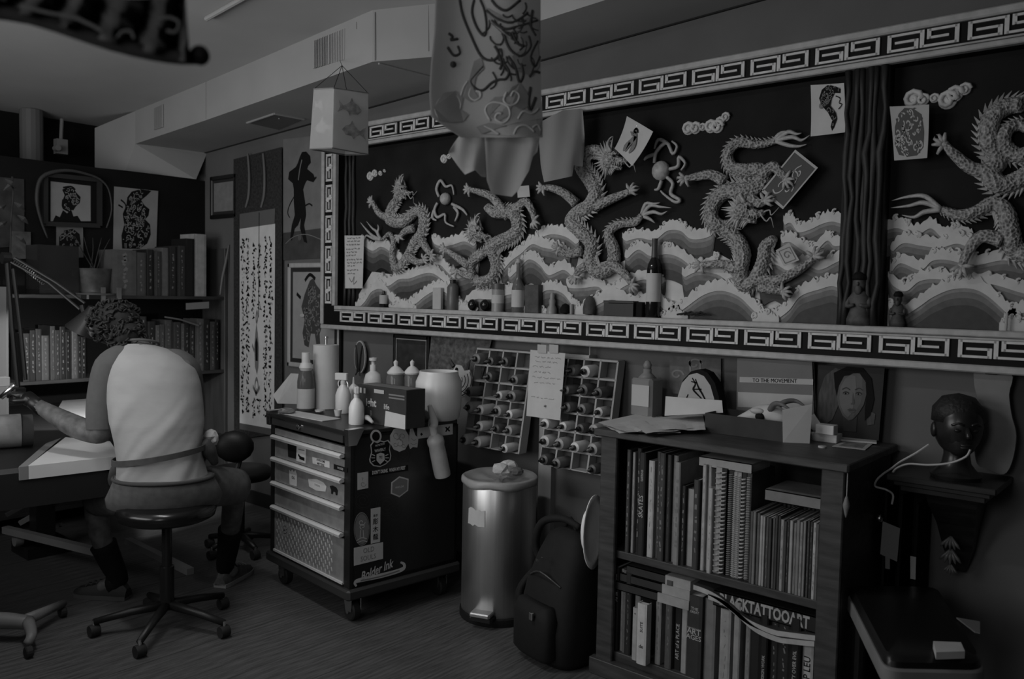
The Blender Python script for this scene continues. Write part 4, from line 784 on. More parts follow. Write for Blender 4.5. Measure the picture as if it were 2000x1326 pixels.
lat('glass_ball', 'left one of two glossy black balls on the ledge', 'ball', 923, 20, 584, 606, [(0, 0), (.5, .06), (.9, .3), (1, .5), (.9, .72), (.5, .94), (0, 1)], m_dglass, group='black balls on the ledge'); lat('glass_ball', 'right one of two glossy black balls on the ledge', 'ball', 948, 22, 584, 607, [(0, 0), (.5, .06), (.9, .3), (1, .5), (.9, .72), (.5, .94), (0, 1)], m_dglass, group='black balls on the ledge')
lat('label_jar', 'squat jar with a pale label on the ledge left of the clear bottle', 'jar', 972, 27, 554, 608, [(0, 0), (1, 0), (1, .74), (.9, .8), (0, .8)], m_pale, parts=[('lid', [(.98, .8), (.98, 1), (0, 1)], mat('jar_lid', .1, .4)), ('label', [(1.02, .3), (1.02, .6)], m_paper)])
lat('clear_bottle', 'tall clear bottle with a white label and narrow neck on the ledge', 'bottle', 1011, 28, 506, 610, [(0, 0), (.95, 0), (1, .03), (1, .45), (.8, .55), (.35, .66), (.3, .98), (0, .98)], mat('pale_clear', .25, .15, trans=.5), parts=[('label', [(1.02, .1), (1.02, .42)], m_paper), ('cap', [(.36, .93), (.36, 1), (0, 1)], m_paper2)])
p0, p1 = PY(1029, 609, 3.2), PY(1057, 556, 3.2); tag(MB().rbox((p0.x, 3.18, LG), (p1.x, 3.225, p1.z), .003).obj('small_box', mat('box_dark', .04, .6, v2=.08, scale=30)), 'dark upright small box on the ledge right of the clear bottle', 'box')
lat('white_figurine', 'tiny pale seated figurine on the ledge', 'figurine', 1078, 20, 571, 611, [(0, 0), (1, 0), (.95, .25), (.6, .4), (.7, .6), (.45, .72), (.52, .85), (.35, .97), (0, 1)], m_pale)
lat('dark_pebble', 'small dark pebble on the ledge beside the tiny figurine', 'stone', 1104, 22, 592, 612, [(0, 0), (.9, .1), (1, .45), (.6, .85), (0, 1)], m_blk2); lat('shot_glass', 'tiny clear glass on the ledge in front of the dark pebble', 'glass', 1116, 8, 594, 613, [(0, 0), (.8, 0), (1, 1), (.85, 1), (.7, .15), (0, .15)], m_pale)
lat('rock', 'dark dome shaped rock on the ledge', 'stone', 1151, 33, 577, 614, [(0, 0), (.95, .05), (1, .3), (.85, .65), (.5, .9), (0, 1)], mat('rock', .05, .8, v2=.1, scale=30, bump=.5), Y=3.198)
p0, p1 = PY(1182, 617, 3.19), PY(1241, 588, 3.19); wb = thing('wooden_box', 'low dark wooden box on the ledge left of the wine bottle', 'box', ((p0.x + p1.x) / 2, 3.2, LG)); MB().rbox((p0.x, 3.175, LG), (p1.x, 3.23, p1.z - .012), .002).obj('body', mat('wood_black', .015, .5), wb, world=True); MB().rbox((p0.x - .002, 3.173, p1.z - .011), (p1.x + .002, 3.232, p1.z), .002).obj('lid', MATS['wood_black'], wb, world=True)
p0, p1 = PY(1241, 617, 3.2), PY(1257, 590, 3.2); tag(MB().rbox((p0.x + .004, 3.19, LG), (p1.x, 3.23, p1.z), .003).obj('small_box', m_blk2), 'tiny black box tucked between the wooden box and the wine bottle', 'box')
mb = MB()
for k in range(7): a_ = PY(1322 + k * 7, 617 + k * .2, 3.185); mb.tube([a_ + Vector((0, 0, .006)), a_ + Vector((.03, .006 * (-1) ** k, .012 + .004 * (k % 3))), a_ + Vector((.06, 0, .006))], [.004, .005, .001], 5)
for p in mb.v: p.z = max(p.z, LG)
tag(mb.obj('dried_twig', mat('twig', .02, .9)), 'dark dried twig lying on the ledge right of the wine bottle', 'twig')
def figurine(nm, lb, cx, w_, yt, yb, mt, Y=3.185):
    p = PY(cx, yb, Y); D = (p - O).dot(f2) / FPX; h = PY(cx, yt, Y).z - LG; r = min(w_ / 2 * D, .045); t = thing(nm, lb, 'figurine', (p.x, Y, LG))
    MB().lathe([(0, 0), (r, 0), (r * .98, h * .12), (r * .7, h * .3), (r * .9, h * .5), (r * .55, h * .62), (r * .3, h * .66), (0, h * .66)], n=14, sy=.6).obj('robe', mt, t, smooth=True)
    hd = MB(); hd.ell((0, 0, h * .78), (r * .52, r * .5, h * .16), 12); hd.ell((0, -r * .48, h * .77), (r * .12, r * .16, h * .04), 6); hd.ell((0, -r * .36, h * .66), (r * .32, r * .22, h * .1), 8); hd.obj('head', mt, t, smooth=True)
    MB().lathe([(r * .6, h * .84), (r * .62, h * .9), (r * .4, h * .98), (0, h)], n=12).obj('cap', m_blk2, t, smooth=True)
    for s in (-1, 1): MB().tube([(s * r * .75, 0, h * .5), (s * r * .85, -r * .3, h * .36), (s * r * .2, -r * .6, h * .38)], [r * .24, r * .2, r * .14], 7, sm=3).obj('arm', mt, t, smooth=True)
figurine('bearded_figurine', 'dark bearded figurine standing at the foot of the carved post', 1676, 52, 530, 634, mat('figurine_dark', .04, .6, v2=.1, scale=40), 3.15 + .02)
figurine('small_figurine', 'small dim figurine on the ledge just right of the carved post', 1752, 30, 568, 640, mat('figurine_dim', .03, .6, v2=.06, scale=40))
p = PY(1964, 645, 3.19); tag(MB().tube([(p.x, 3.19, LG), (p.x + .002, 3.19, LG + .06)], [.005, .004], 8).obj('incense_stick', m_paper2), 'short pale upright stick at the right end of the ledge', 'stick')
# ---- ink bottle racks
m_rack = mat('rack_wood', .34, .7, v2=.44, scale=10); m_cap = mat('bottle_cap', .01, .3)
ORD = ['first', 'second', 'third', 'fourth', 'fifth', 'sixth', 'seventh']
def rack(which, xa, xb, za, zb, cols, rows, seed, skip=()):
    rn = random.Random(seed); W_ = xb - xa; Hh = zb - za; dep = .055; tilt = .09
    t = thing('bottle_rack', '%s of the two pale wooden racks of ink bottles hung under the mural' % which, 'rack', ((xa + xb) / 2, 3.2, za))
    def pos(u, v, w): return Vector((xa + W_ * u, 3.235 - tilt * (1 - v) - w, za + Hh * v))
    MB().hexa([pos(0, 0, 0), pos(1, 0, 0), pos(1, 0, -.006), pos(0, 0, -.006), pos(0, 1, 0), pos(1, 1, 0), pos(1, 1, -.006), pos(0, 1, -.006)]).obj('back', mat('rack_back', .08, .8), t, world=True)
    e = .009
    def slat(u0, u1, v0, v1, nm):
        MB().hexa([pos(u0, v0, dep), pos(u1, v0, dep), pos(u1, v0, 0), pos(u0, v0, 0), pos(u0, v1, dep), pos(u1, v1, dep), pos(u1, v1, 0), pos(u0, v1, 0)]).obj(nm, m_rack, t, world=True)
    for r in range(rows + 1): slat(0, 1, r / rows - (e / 2 / Hh if r else 0), r / rows + e / 2 / Hh, 'shelf_slat')
    for c in range(cols + 1): slat(c / cols - (e / 2 / W_ if c else 0), c / cols + e / 2 / W_, 0, 1, 'divider')
    for r in range(rows):
        for c in range(cols * 2 if cols < 4 else cols):
            nc = cols * 2 if cols < 4 else cols
            if rn.random() < .12 or (r, c) in skip: continue
            rad = rn.choice((.023, .026, .029)); tone = rn.choice((.1, .2, .35, .55, .7)); tn = 'dark' if tone < .1 else 'grey' if tone < .35 else 'pale'
            b = pos((c + .5) / nc, r / rows, 0); loc = (b.x, b.y - .055, b.z + e / 2 + rad)
            q = thing('ink_bottle', '%s ink bottle, %s across in the %s row of the %s rack' % (tn, ORD[c], ORD[rows - 1 - r], which), 'bottle', loc, 0, 'ink bottles in the %s rack' % which)
            L_ = rn.uniform(.03, .065)
            MB().lathe([(rad * .96, -.04), (rad, -.036), (rad, L_ - .012), (rad * .92, L_ - .006), (rad * .45, L_)], n=12, ax='Y').obj('body', mat('ink_%02d' % int(tone * 100), tone, .4), q, smooth='auto')
            MB().lathe([(rad * .5, L_ - .002), (rad * .5, L_ + .013), (rad * .3, L_ + .017)], n=10, ax='Y').obj('cap', m_cap, q, smooth='auto')
            MB().lathe([(rad * .26, L_ + .016), (rad * .2, L_ + .03), (.001, L_ + .038)], n=8, ax='Y').obj('nozzle', m_cap if rn.random() < .35 else mat('nozzle_pale', .3, .4), q, smooth='auto')
rack('left', -2.93, -2.56, .725, 1.215, 4, 6, 11, ((5, 3),)); rack('right', -2.43, -2.06, .695, 1.205, 4, 6, 23)
t, f = sheet('taped_notice', 'large bright handwritten notice hanging between the two bottle racks', 'notice', [(1036, 683), (1104, 690), (1094, 821), (1028, 812)], 3.07, m_paper); scrawl(t, f, [.9, .84, .76, .68, .6, .52, .3], .009, mat('faint_ink', .36, .8), 5)
for px_ in (1063, 1086): a_, b_ = PY(px_ - 4, 672, 3.1), PY(px_ + 5, 690, 3.068); MB().box((a_.x, 3.064, b_.z), (b_.x, 3.068, a_.z)).obj('tape', mat('tape', .45, .5), t, world=True)
# pale wall post and small things on the wall
struct(MB().box((PY(1053, 900, 3.22).x, 3.215, .0), (PY(1078, 900, 3.22).x, WY, 1.268)), 'trim_1', mat('post_paint', .32, .7, v2=.38, scale=8, stretch=(3, 3, .3)))
p = PY(1150, 697, 3.2); sh_ = thing('wall_shelf', 'thin pale ledge on the wall above the right bottle rack', 'shelf', (p.x, 3.22, p.z)); MB().box((PY(1104, 695, 3.2).x, 3.19, p.z - .01), (PY(1153, 695, 3.2).x, WY, p.z + .008)).obj('board', m_paper2, sh_, world=True); MB().tube([(PY(1152, 690, 3.2).x, 3.2, p.z), (PY(1152, 690, 3.2).x, 3.2, 1.268)], .003, 6).obj('wire', m_paper2, sh_, world=True)
# ---- framed things left of and under the mural
def framed(nm, lb, px4, Y, fw, mf, mi, d=.02, mat_w=0, mm=None, cat='picture'):
    c = [PY(x, y, Y) for x, y in px4]; x0 = (c[0].x + c[3].x) / 2; x1 = (c[1].x + c[2].x) / 2; z1 = (c[0].z + c[1].z) / 2; z0 = (c[2].z + c[3].z) / 2
    t = thing(nm, lb, cat, ((x0 + x1) / 2, Y, z0))
    for a, b in (((x0, z0), (x0 + fw, z1)), ((x1 - fw, z0), (x1, z1)), ((x0, z0), (x1, z0 + fw)), ((x0, z1 - fw), (x1, z1))):
        MB().rbox((a[0], Y, a[1]), (b[0], Y + d, b[1]), fw * .25).obj('frame_rail', mf, t, world=True)
    MB().box((x0 + fw * .8, Y + .008, z0 + fw * .8), (x1 - fw * .8, Y + .012, z1 - fw * .8)).obj('mount' if mat_w else 'picture', mm or mi, t, world=True)
    if mat_w: MB().box((x0 + fw + mat_w, Y + .0065, z0 + fw + mat_w), (x1 - fw - mat_w, Y + .008, z1 - fw - mat_w)).obj('picture', mi, t, world=True)
    w_ = fw + mat_w; return t, Fr((x0 + w_, Y + .0062, z0 + w_), (x1 - x0 - 2 * w_, 0, 0), (0, 0, z1 - z0 - 2 * w_))
m_fblk = mat('picture_frame_black', .012, .4)
framed('small_framed_picture', 'small picture in a wide black frame in the corner by the scroll', [(408, 345), (461, 339), (461, 424), (410, 428)], 3.225, .03, m_fblk, mat('dim_print', .2, .7, v2=.26, scale=20), mat_w=.02, mm=mat('mount_dark', .025, .7))
# hanging scroll
Ys = 3.225
sc_ = thing('hanging_scroll', 'tall hanging scroll of brush calligraphy with a standing figure on the back wall', 'scroll', tuple(PY(500, 855, Ys)))
def quad(px4, Y, th=.003): c = [PY(x, y, Y) for x, y in px4]; return MB().hexa([c[3] + Vector((0, th, 0)), c[2] + Vector((0, th, 0)), c[2], c[3], c[0] + Vector((0, th, 0)), c[1] + Vector((0, th, 0)), c[1], c[0]])
m_brocade = mat('brocade', .012, .7, v2=.05, scale=60); m_scroll = mat('scroll_paper', .66, .85, v2=.76, scale=12)
quad([(456, 311), (550, 287), (551, 846), (457, 858)], Ys).obj('brocade_mount', m_brocade, sc_, world=True)
quad([(468, 418), (537, 407), (536, 437), (468, 447)], Ys - .003, .002).obj('upper_band', mat('scroll_band', .13, .8), sc_, world=True)
quad([(468, 447), (537, 437), (535, 838), (468, 826)], Ys - .0035, .002).obj('calligraphy_sheet', m_scroll, sc_, world=True)
quad([(468, 826), (535, 838), (535, 851), (468, 838)], Ys - .003, .002).obj('lower_band', mat('scroll_band2', .1, .8), sc_, world=True)
for xa_, xb_ in ((484, 486), (514, 516)): MB().tube([PY(xa_, 300, Ys - .008), PY(xb_ + 1, 340, Ys - .012), PY(xb_, 380, Ys - .01), PY(xa_ - 4, 405, Ys - .006)], [.008, .009, .01, .007], 6, sm=4).obj('hanging_ribbon', mat('ribbon_pale', .16, .8), sc_, world=True)
MB().tube([PY(506, 415, Ys - .006), PY(505, 620, Ys - .006)], .0018, 5).obj('crease_cord', m_ink, sc_, world=True)
c = [PY(468, 447, Ys - .004), PY(537, 437, Ys - .004), PY(535, 838, Ys - .004), PY(468, 826, Ys - .004)]; cf = Fr(c[3], c[2] - c[3], c[0] - c[3]); cf.n = Vector((0, -1, 0)); rn = random.Random(9)
for ui, (u, v0, v1) in enumerate(((.1, .06, .95), (.24, .06, .95), (.42, .55, .93), (.58, .6, .93), (.76, .06, .95), (.9, .06, .95), (.42, .05, .14), (.58, .05, .14))):
    mb = MB(); v = v1
    while v > v0:
        h_ = rn.uniform(.016, .03)
        for k in range(rn.randint(4, 5)):
            a_, b_ = u + rn.uniform(-.035, .035), v - rn.uniform(0, h_); mb.stroke(cf, [(a_, b_), (a_ + rn.uniform(-.05, .05), b_ - rn.uniform(-.004, .01))], [rn.uniform(.008, .017), .006], .0008)
        v -= h_ + .006
    mb.obj('brush_characters', m_ink, sc_, world=True)['kind'] = 'stuff'
fill(sc_, cf, [(.46, .30), (.44, .4), (.47, .47), (.5, .52), (.54, .47), (.57, .4), (.56, .3), (.52, .26)], m_grey, nm='painted_figure'); fill(sc_, cf, [(.48, .33), (.47, .42), (.5, .45), (.54, .42), (.54, .33)], m_ink, .0012, 'painted_figure'); draw(sc_, cf, [[(.5, .52), (.49, .55), (.52, .58), (.54, .55), (.51, .52)], [(.44, .38), (.38, .41)], [(.4, .2), (.5, .17), (.6, .2)], sw(.5, .19, .06)], .02, m_grey, .0012)
# devil poster
dv = thing('panther_poster', 'tall poster of a black horned cat standing upright left of the mural', 'poster', tuple(PY(590, 508, 3.235)))
quad([(553, 272), (640, 262), (640, 444), (553, 455)], 3.238).obj('sheet', mat('poster_grey', .17, .8, v2=.21, scale=12), dv, world=True); quad([(553, 455), (640, 444), (640, 503), (553, 508)], 3.238).obj('lower_sheet', mat('poster_low', .04, .8, v2=.07, scale=12), dv, world=True)
wf_ = Fr((0, 3.237, 0), (1, 0, 0), (0, 0, 1))
def W2(pts, Y=3.237): return [(PY(x, y, Y).x, PY(x, y, Y).z) for x, y in pts]
mb = MB(); mb.prism(wf_, W2([(586, 306), (590, 297), (598, 296), (606, 305), (607, 318), (602, 324), (600, 330), (612, 340), (616, 350), (612, 356), (600, 352), (597, 356), (592, 370), (596, 395), (598, 420), (594, 440), (600, 475), (594, 472), (586, 445), (588, 425), (582, 440), (576, 446), (570, 470), (567, 466), (570, 440), (576, 420), (574, 395), (574, 370), (572, 358), (563, 350), (565, 336), (578, 326), (582, 318)]), .0004, .0012)
mb.obj('painted_cat', m_ink, dv, world=True)
mb = MB(); mb.stroke(wf_, W2([(574, 385), (566, 400), (562, 415), (566, 425)]), .008, .001, sm=5); mb.stroke(wf_, W2([(596, 402), (604, 398), (610, 402)]), .01, .001, sm=5); mb.stroke(wf_, W2([(612, 352), (618, 346)]), .012, .001); mb.obj('painted_tail', m_ink, dv, world=True)['kind'] = 'stuff'
mb = MB(); mb.stroke(wf_, W2([(590, 312), (586, 330), (583, 352)]), .009, .0016, sm=5); mb.stroke(wf_, W2([(558, 476), (575, 462), (600, 458), (628, 468)]), .005, .0016, sm=5); mb.obj('painted_highlight', m_grey, dv, world=True)
mb = MB(); mb.ell(PY(585, 464, 3.236), (.02, .002, .02)); mb.obj('painted_moon', mat('poster_mid', .1, .8), dv, world=True)
# pale framed warrior print partly behind the mural
t, f = framed('framed_warrior_print', 'pale wooden frame holding a print of a costumed warrior left of the mural', [(560, 517), (663, 509), (663, 728), (560, 714)], 3.228, .03, mat('frame_cream', .4, .5, v2=.48, scale=10, stretch=(4, 4, .4)), mat('print_pale', .3, .8, v2=.36, scale=9), mat_w=.028, mm=mat('mount_black', .02, .7), d=.018)
dense(t, f, [(.3, .16), (.25, .3), (.3, .45), (.22, .6), (.3, .75), (.42, .9), (.5, .93), (.58, .85), (.7, .78), (.66, .6), (.75, .45), (.66, .3), (.68, .16), (.6, .14), (.55, .3), (.45, .3), (.4, .14)], 60, 3, (.02, .06), .014, m_grey, mf=mat('warrior_print', .05, .8)); draw(t, f, [[(.3, .9), (.42, .97), (.55, .92)], [(.2, .7), (.1, .75)], [(.7, .68), (.85, .6), (.8, .45)]], .04)
MB().ell(PY(590, 616, 3.226), (.025, .002, .012)).obj('painted_glare', m_paper2, t, world=True)  # glare spot put on the print as a pale disc
struct(MB().box((PY(661, 700, 3.24).x, 3.23, 0), (PY(668, 700, 3.24).x, WY, 1.268)), 'trim_2', m_blk2)
# oval plate on a stand, small framed picture, draped cloth, under the mural
p = PY(704, 697, 3.215); ov = thing('oval_plate', 'oval painted plate with a pale rim propped under the mural', 'plate', (p.x, p.y, p.z - .09))
MB().lathe([(0, -.004), (1, -.004), (1, .006), (0, .006)], (0, 0, 0), 28, 'Y').obj('rim', m_paper2, ov).scale = (.052, 1, .098)
ov.children[0].location = (0, 0, .09)
o = MB().lathe([(0, .0), (1, .0), (1, .008), (0, .008)], (0, 0, 0), 28, 'Y').obj('face', mat('plate_dark', .04, .5, v2=.12, scale=30), ov); o.scale = (.045, 1, .09); o.location = (0, -.001, .09)
MB().tube([(-.02, -.02, -.02), (0, -.01, .02), (.02, -.02, -.02)], .004, 6).obj('stand', m_black, ov)
for s_ in (-.03, .03): MB().tube([(s_, -.012, .16), (s_ * .6, -.014, .1), (s_ * .2, -.02, .0)], .004, 6).obj('stand_arm', m_black, ov)
framed('framed_dark_picture', 'dark picture with a thin silver edge in a black frame under the mural', [(766, 652), (836, 657), (836, 744), (766, 740)], 3.222, .022, m_fblk, mat('dark_picture', .02, .5, v2=.05, scale=18), mat_w=.006, mm=m_paper2, d=.02)
mb = MB(); cols_ = 26; rows_ = 12; g = []
for i in range(cols_ + 1):
    for j in range(rows_ + 1):
        u, v = i / cols_, j / rows_; x = PY(838 + (955 - 838) * u - 20 * v * (u > .5) * (u - .5) * 2, 700, 3.2).x; z = 1.266 - .32 * v + .03 * v * math.sin(u * 3)
        g.append(Vector((x, 3.215 - .012 * math.sin(u * 30 + v * 3) * (.3 + v) - .02 * v, z)))
mb.add(g, [(i * (rows_ + 1) + j, i * (rows_ + 1) + j + 1, (i + 1) * (rows_ + 1) + j + 1, (i + 1) * (rows_ + 1) + j) for i in range(cols_) for j in range(rows_)])
tag(mb.obj('draped_cloth', mat('textile', .05, .9, v2=.16, scale=45), smooth=True), 'patterned grey cloth draped on the wall left of the bottle racks', 'cloth')
# wavy pale board at the far right, with clip
bp = [(1903, 728), (1975, 728), (1972, 770), (1977, 810), (1986, 850), (1978, 900), (1962, 925), (1934, 916), (1910, 905), (1904, 860), (1912, 820), (1914, 790), (1905, 755)]
wb = thing('wavy_board', 'pale wavy sided board hanging from a clip at the far right', 'board', tuple(PY(1940, 925, 3.19))); pts = catmull([Vector((*(PY(x, y, 3.19).x, PY(x, y, 3.19).z), 0)) for x, y in bp + bp[:1]], 4)[:-1]
MB().prism(Fr((0, 3.19, 0), (1, 0, 0), (0, 0, 1)), [(q.x, q.y) for q in pts], 0, .012).obj('board', mat('board_grey', .2, .8, v2=.24, scale=14), wb, world=True)
a_ = PY(1936, 722, 3.17); MB().rbox((a_.x - .018, 3.165, a_.z - .016), (a_.x + .018, 3.18, a_.z + .012), .003).obj('clip', m_black, wb, world=True)
# ================================================================== on the tool chest
CT = .8802
def lathe_thing(nm, lb, cat, cx, yb, z, wpx, yt, prof, mt, parts=(), n=20, group=None, tilt=None):
    p = PZ(cx, yb, z); D = (p - O).dot(f2) / FPX; s = wpx / 2 * D; h = (yb - yt) * D
    t = thing(nm, lb, cat, tuple(p), 0, group); MB().lathe([(a * s, b * h) for a, b in prof], n=n).obj('body', mt, t, smooth='auto')
    for pn, pf, pm in parts: MB().lathe([(a * s, b * h) for a, b in pf], n=n).obj(pn, pm, t, smooth='auto')
    if tilt: t.rotation_euler = tilt
    return t, s, h
m_wpl = mat('white_plastic', .7, .35); m_soap = mat('soap_white', .78, .35)
p = PZ(574, 797, CT); wp = thing('folded_paper', 'white folded paper bag standing at the left end of the tool chest', 'paper', tuple(p))
def pl_(x, y, dy=0): return PY(x, y, p.y + dy)
mb = MB(); a_, b_, c_, d_, e_ = pl_(533, 772), pl_(568, 729, .03), pl_(583, 730, .0), pl_(581, 789), pl_(542, 788)
mb.add([a_, b_, c_, d_, e_], [(0, 4, 3, 2, 1)]); mb.add([b_ + Vector((0, .07, -.004)), c_ + Vector((0, .08, 0)), d_ + Vector((0, .08, 0)), e_ + Vector((0, .08, 0))], [(0, 1, 2, 3)]); mb.obj('paper', m_paper, wp, world=True)
MB().add([a_, e_, e_ + Vector((0, .08, 0)), b_ + Vector((0, .07, -.004))], [(0, 1, 2, 3)]).obj('fold', m_paper, wp, world=True)
lathe_thing('alcohol_bottle', 'clear bottle with a white label and cap beside the paper roll', 'bottle', 597, 801, CT, 33, 688, [(0, 0), (.95, 0), (1, .02), (1, .5), (.85, .62), (.5, .74), (.45, .8), (0, .8)], mat('bottle_clear', .16, .12, trans=.3), [('label', [(1.02, .04), (1.02, .38)], m_paper), ('collar', [(.62, .68), (.8, .74), (.62, .82)], m_wpl), ('cap', [(.5, .8), (.5, 1), (.3, 1), (0, 1)], m_wpl)])
t, s_, h_ = lathe_thing('paper_towel_roll', 'tall white paper towel roll standing on the tool chest', 'paper towel', 636, 797, CT, 49, 673, [(.3, .0), (1, 0), (1, 1), (.3, 1)], m_paper, [('holder_post', [(.1, .0), (.1, 1.09), (.16, 1.1), (.16, 1.13), (0, 1.13)], m_chrome), ('holder_base', [(0, 0), (1.05, 0), (1.05, .01), (0, .015)], m_chrome)])
def spray(nm, lb, cx, yb, wpx, yt, rz, mt=m_soap):
    t, s, h = lathe_thing(nm, lb, 'bottle', cx, yb, CT, wpx, yt, [(0, 0), (.95, 0), (1, .03), (1, .45), (.75, .6), (.35, .7), (.3, .74), (0, .74)], mt)
    MB().lathe([(.36 * s, .72 * h), (.36 * s, .8 * h), (.2 * s, .82 * h)], n=12).obj('collar', m_wpl, t)
    hd = MB(); hd.rbox((-s * 1.1, -s * .3, h * .82), (s * .6, s * .3, h), s * .12); hd.v = [Matrix.Rotation(rz, 3, 'Z') @ q for q in hd.v]; hd.obj('spray_head', m_wpl, t)
    tg = MB().tube([(-s * .5, 0, h * .84), (-s * .7, 0, h * .74), (-s * .6, 0, h * .64)], [s * .12, s * .1, s * .06], 6, sm=3); tg.v = [Matrix.Rotation(rz, 3, 'Z') @ q for q in tg.v]; tg.obj('trigger', m_wpl, t, smooth=True); return t
spray('spray_bottle', 'white spray bottle just right of the paper roll', 670, 806, 30, 728, .5); spray('spray_bottle', 'shorter white spray bottle at the front of the tool chest', 696, 828, 30, 755, -.6)
lathe_thing('squeeze_bottle', 'small white squeeze bottle behind the spray bottles', 'bottle', 690, 800, CT, 22, 736, [(0, 0), (1, 0), (1, .6), (.5, .75), (.2, .8), (.12, 1), (0, 1)], m_soap)
lathe_thing('ink_cup', 'tiny white cup in front of the spray bottles', 'cup', 660, 812, CT, 16, 800, [(0, 0), (.7, 0), (1, 1), (.85, 1), (.6, .2), (0, .2)], m_wpl)
# crumpled film and a machine on the lid
for i, (cx, cy, r, lb) in enumerate(((560, 808, .045, 'crumpled grey film at the left edge of the tool chest lid'), (625, 806, .03, 'small crumpled clear film in front of the paper roll'))):
    q = PZ(cx, cy, CT); tag(crumple('crumpled_film', (q.x, q.y, CT + r * .33), r, mat('film_%d' % i, (.14, .4)[i], .3, v2=(.25, .55)[i], scale=30), None, 70 + i, .33), lb, 'film')
q = PZ(600, 812, CT); tag(MB().rbox((q.x - .16, q.y - .06, CT), (q.x + .2, q.y + .05, CT + .004), .0015).obj('paper_towel_sheet', m_paper), 'flat white paper towel sheet laid over the front of the lid', 'paper towel')
q = PZ(722, 826, CT); tm = thing('tattoo_machine', 'small dark tattoo machine with a pale grip lying by the glove box', 'tattoo machine', (q.x, q.y, CT))
MB().rbox((-.05, -.02, 0), (.03, .02, .03), .006).obj('frame', m_black, tm); MB().tube([(-.04, -.01, .018), (.02, -.03, .03), (.07, -.04, .014)], [.011, .013, .006], 9, sm=4).obj('grip', m_paper2, tm, smooth=True); MB().lathe([(.014, 0), (.014, .03), (.01, .034)], (.01, .008, .03), 10).obj('coil', m_chrome, tm)
# glove box
a_ = PZ(697, 822, CT); gx0, gy0 = a_.x, a_.y; gx1 = PY(793, 800, gy0).x; gh = PY(697, 750, gy0).z - CT
gb = thing('glove_box', 'dark cardboard glove box with pale printing on the tool chest', 'box', ((gx0 + gx1) / 2, gy0 + .06, CT))
MB().rbox((gx0, gy0, CT), (gx1, gy0 + .12, CT + gh), .002).obj('carton', mat('carton_dark', .025, .5, v2=.04, scale=9), gb, world=True)
MB().box((gx0 + .01, gy0 + .02, CT + gh), (gx1 - .01, gy0 + .1, CT + gh + .001)).obj('top_panel', mat('carton_top', .14, .5, v2=.2, scale=9), gb, world=True)
gf = Fr((gx0, gy0, CT), (gx1 - gx0, 0, 0), (0, 0, gh)); gf.n = Vector((0, -1, 0))
text(Fr(gf(.3, .55), (1, 0, 0), (0, 0, 1)), 'ight', .05, m_paper2, gb, w=.0014, bold=.03); text(Fr(gf(.62, .5), (1, 0, 0), (0, 0, 1)), 'life', .034, m_paper2, gb, w=.0014, bold=.02)
draw(gb, gf, [[(.06, .85), (.1, .85)], [(.14, .85), (.18, .85)]], .14, m_paper2, sm=0); draw(gb, gf, [[(.36, .88), (.56, .88)]], .1, m_paper2, sm=0); draw(gb, gf, [[(.66, .84), (.97, .84)], [(.66, .76), (.97, .76)]], .04, m_grey, sm=0)
fill(gb, gf, [(.58, .0), (.6, .4), (.99, .36), (.99, .0)], m_paper, nm='white_label')
# big jar, glass jars, pump bottle, gooseneck
lathe_thing('white_jar', 'big open translucent jar full of white swabs at the back right', 'jar', 856, 818, CT, 90, 724, [(0, 0), (.78, 0), (.9, .05), (1, .3), (1, .78), (.86, .93), (.84, 1), (.8, 1), (.8, .95), (.9, .8), (.9, .1), (0, .06)], mat('milky', .72, .3), [('contents', [(0, .1), (.9, .12), (.9, .76), (.5, .86), (0, .84)], m_paper)], n=28)
for cx, w_, lb in ((772, 36, 'left glass jar with a domed lid behind the glove box'), (804, 34, 'right glass jar with a white knob behind the glove box')):
    lathe_thing('glass_jar', lb, 'jar', cx, 800, CT, w_, 722, [(0, 0), (.95, 0), (1, .05), (1, .8), (.85, .9), (0, .9)], mat('jar_glass', .3, .1, trans=.55), [('cotton', [(0, .04), (.9, .05), (.9, .5), (0, .56)], m_paper), ('lid', [(.9, .9), (.95, .94), (.5, 1.06), (.2, 1.1), (.26, 1.2), (0, 1.26)], m_soap)], group='glass jars behind the glove box')
lathe_thing('pump_bottle', 'squat white pump bottle behind the glove box', 'bottle', 728, 795, CT, 36, 712, [(0, 0), (1, 0), (1, .62), (.8, .78), (.35, .85), (.35, 1), (0, 1)], m_soap, [('pump', [(.2, 1), (.2, 1.08), (.45, 1.1), (.45, 1.16), (0, 1.18)], m_wpl)])
q = PZ(680, 800, CT); tag(MB().tube([q, q + Vector((0, 0, .12)), q + Vector((-.03, 0, .15)), q + Vector((-.05, -.01, .1))], .005, 8, sm=5).obj('wire_hook', m_chrome, smooth=True), 'bent chrome wire hook rising among the bottles', 'hook')
# spray bottle hooked on the side of the chest
hb = SF(*side(846, 860)) + sx * .04; sb = thing('hanging_spray_bottle', 'pale spray bottle hooked by its trigger on the side of the tool chest', 'bottle', tuple(SF(*side(856, 928)) + sx * .04))
ax0, ax1 = SF(*side(855, 928)) + sx * .04, SF(*side(838, 846)) + sx * .04; dd = ax1 - ax0
def along(prof): return [ax0 + dd * b for a, b in prof], [a for a, b in prof]
q1, q2 = along([(.024, 0), (.031, .02), (.032, .1), (.031, .62), (.03, .72), (.033, .8), (.033, .9), (.018, 1.0)]); MB().tube(q1, [.03, .038, .04, .039, .037, .041, .04, .02], 16).obj('body', mat('cloudy_bottle', .42, .4, v2=.5, scale=20), sb, world=True, smooth='auto')
MB().tube([ax1 - dd * .04, ax1 + dd * .2], .017, 12).obj('collar', m_wpl, sb, world=True)
n0 = SF(*side(838, 822)) + sx * .04; n1 = SF(*side(829, 790)) + sx * .04; MB().tube([ax1 + dd * .15, n0, n1], [.017, .02, .011], 10, sm=3).obj('spray_head', m_wpl, sb, world=True, smooth=True)
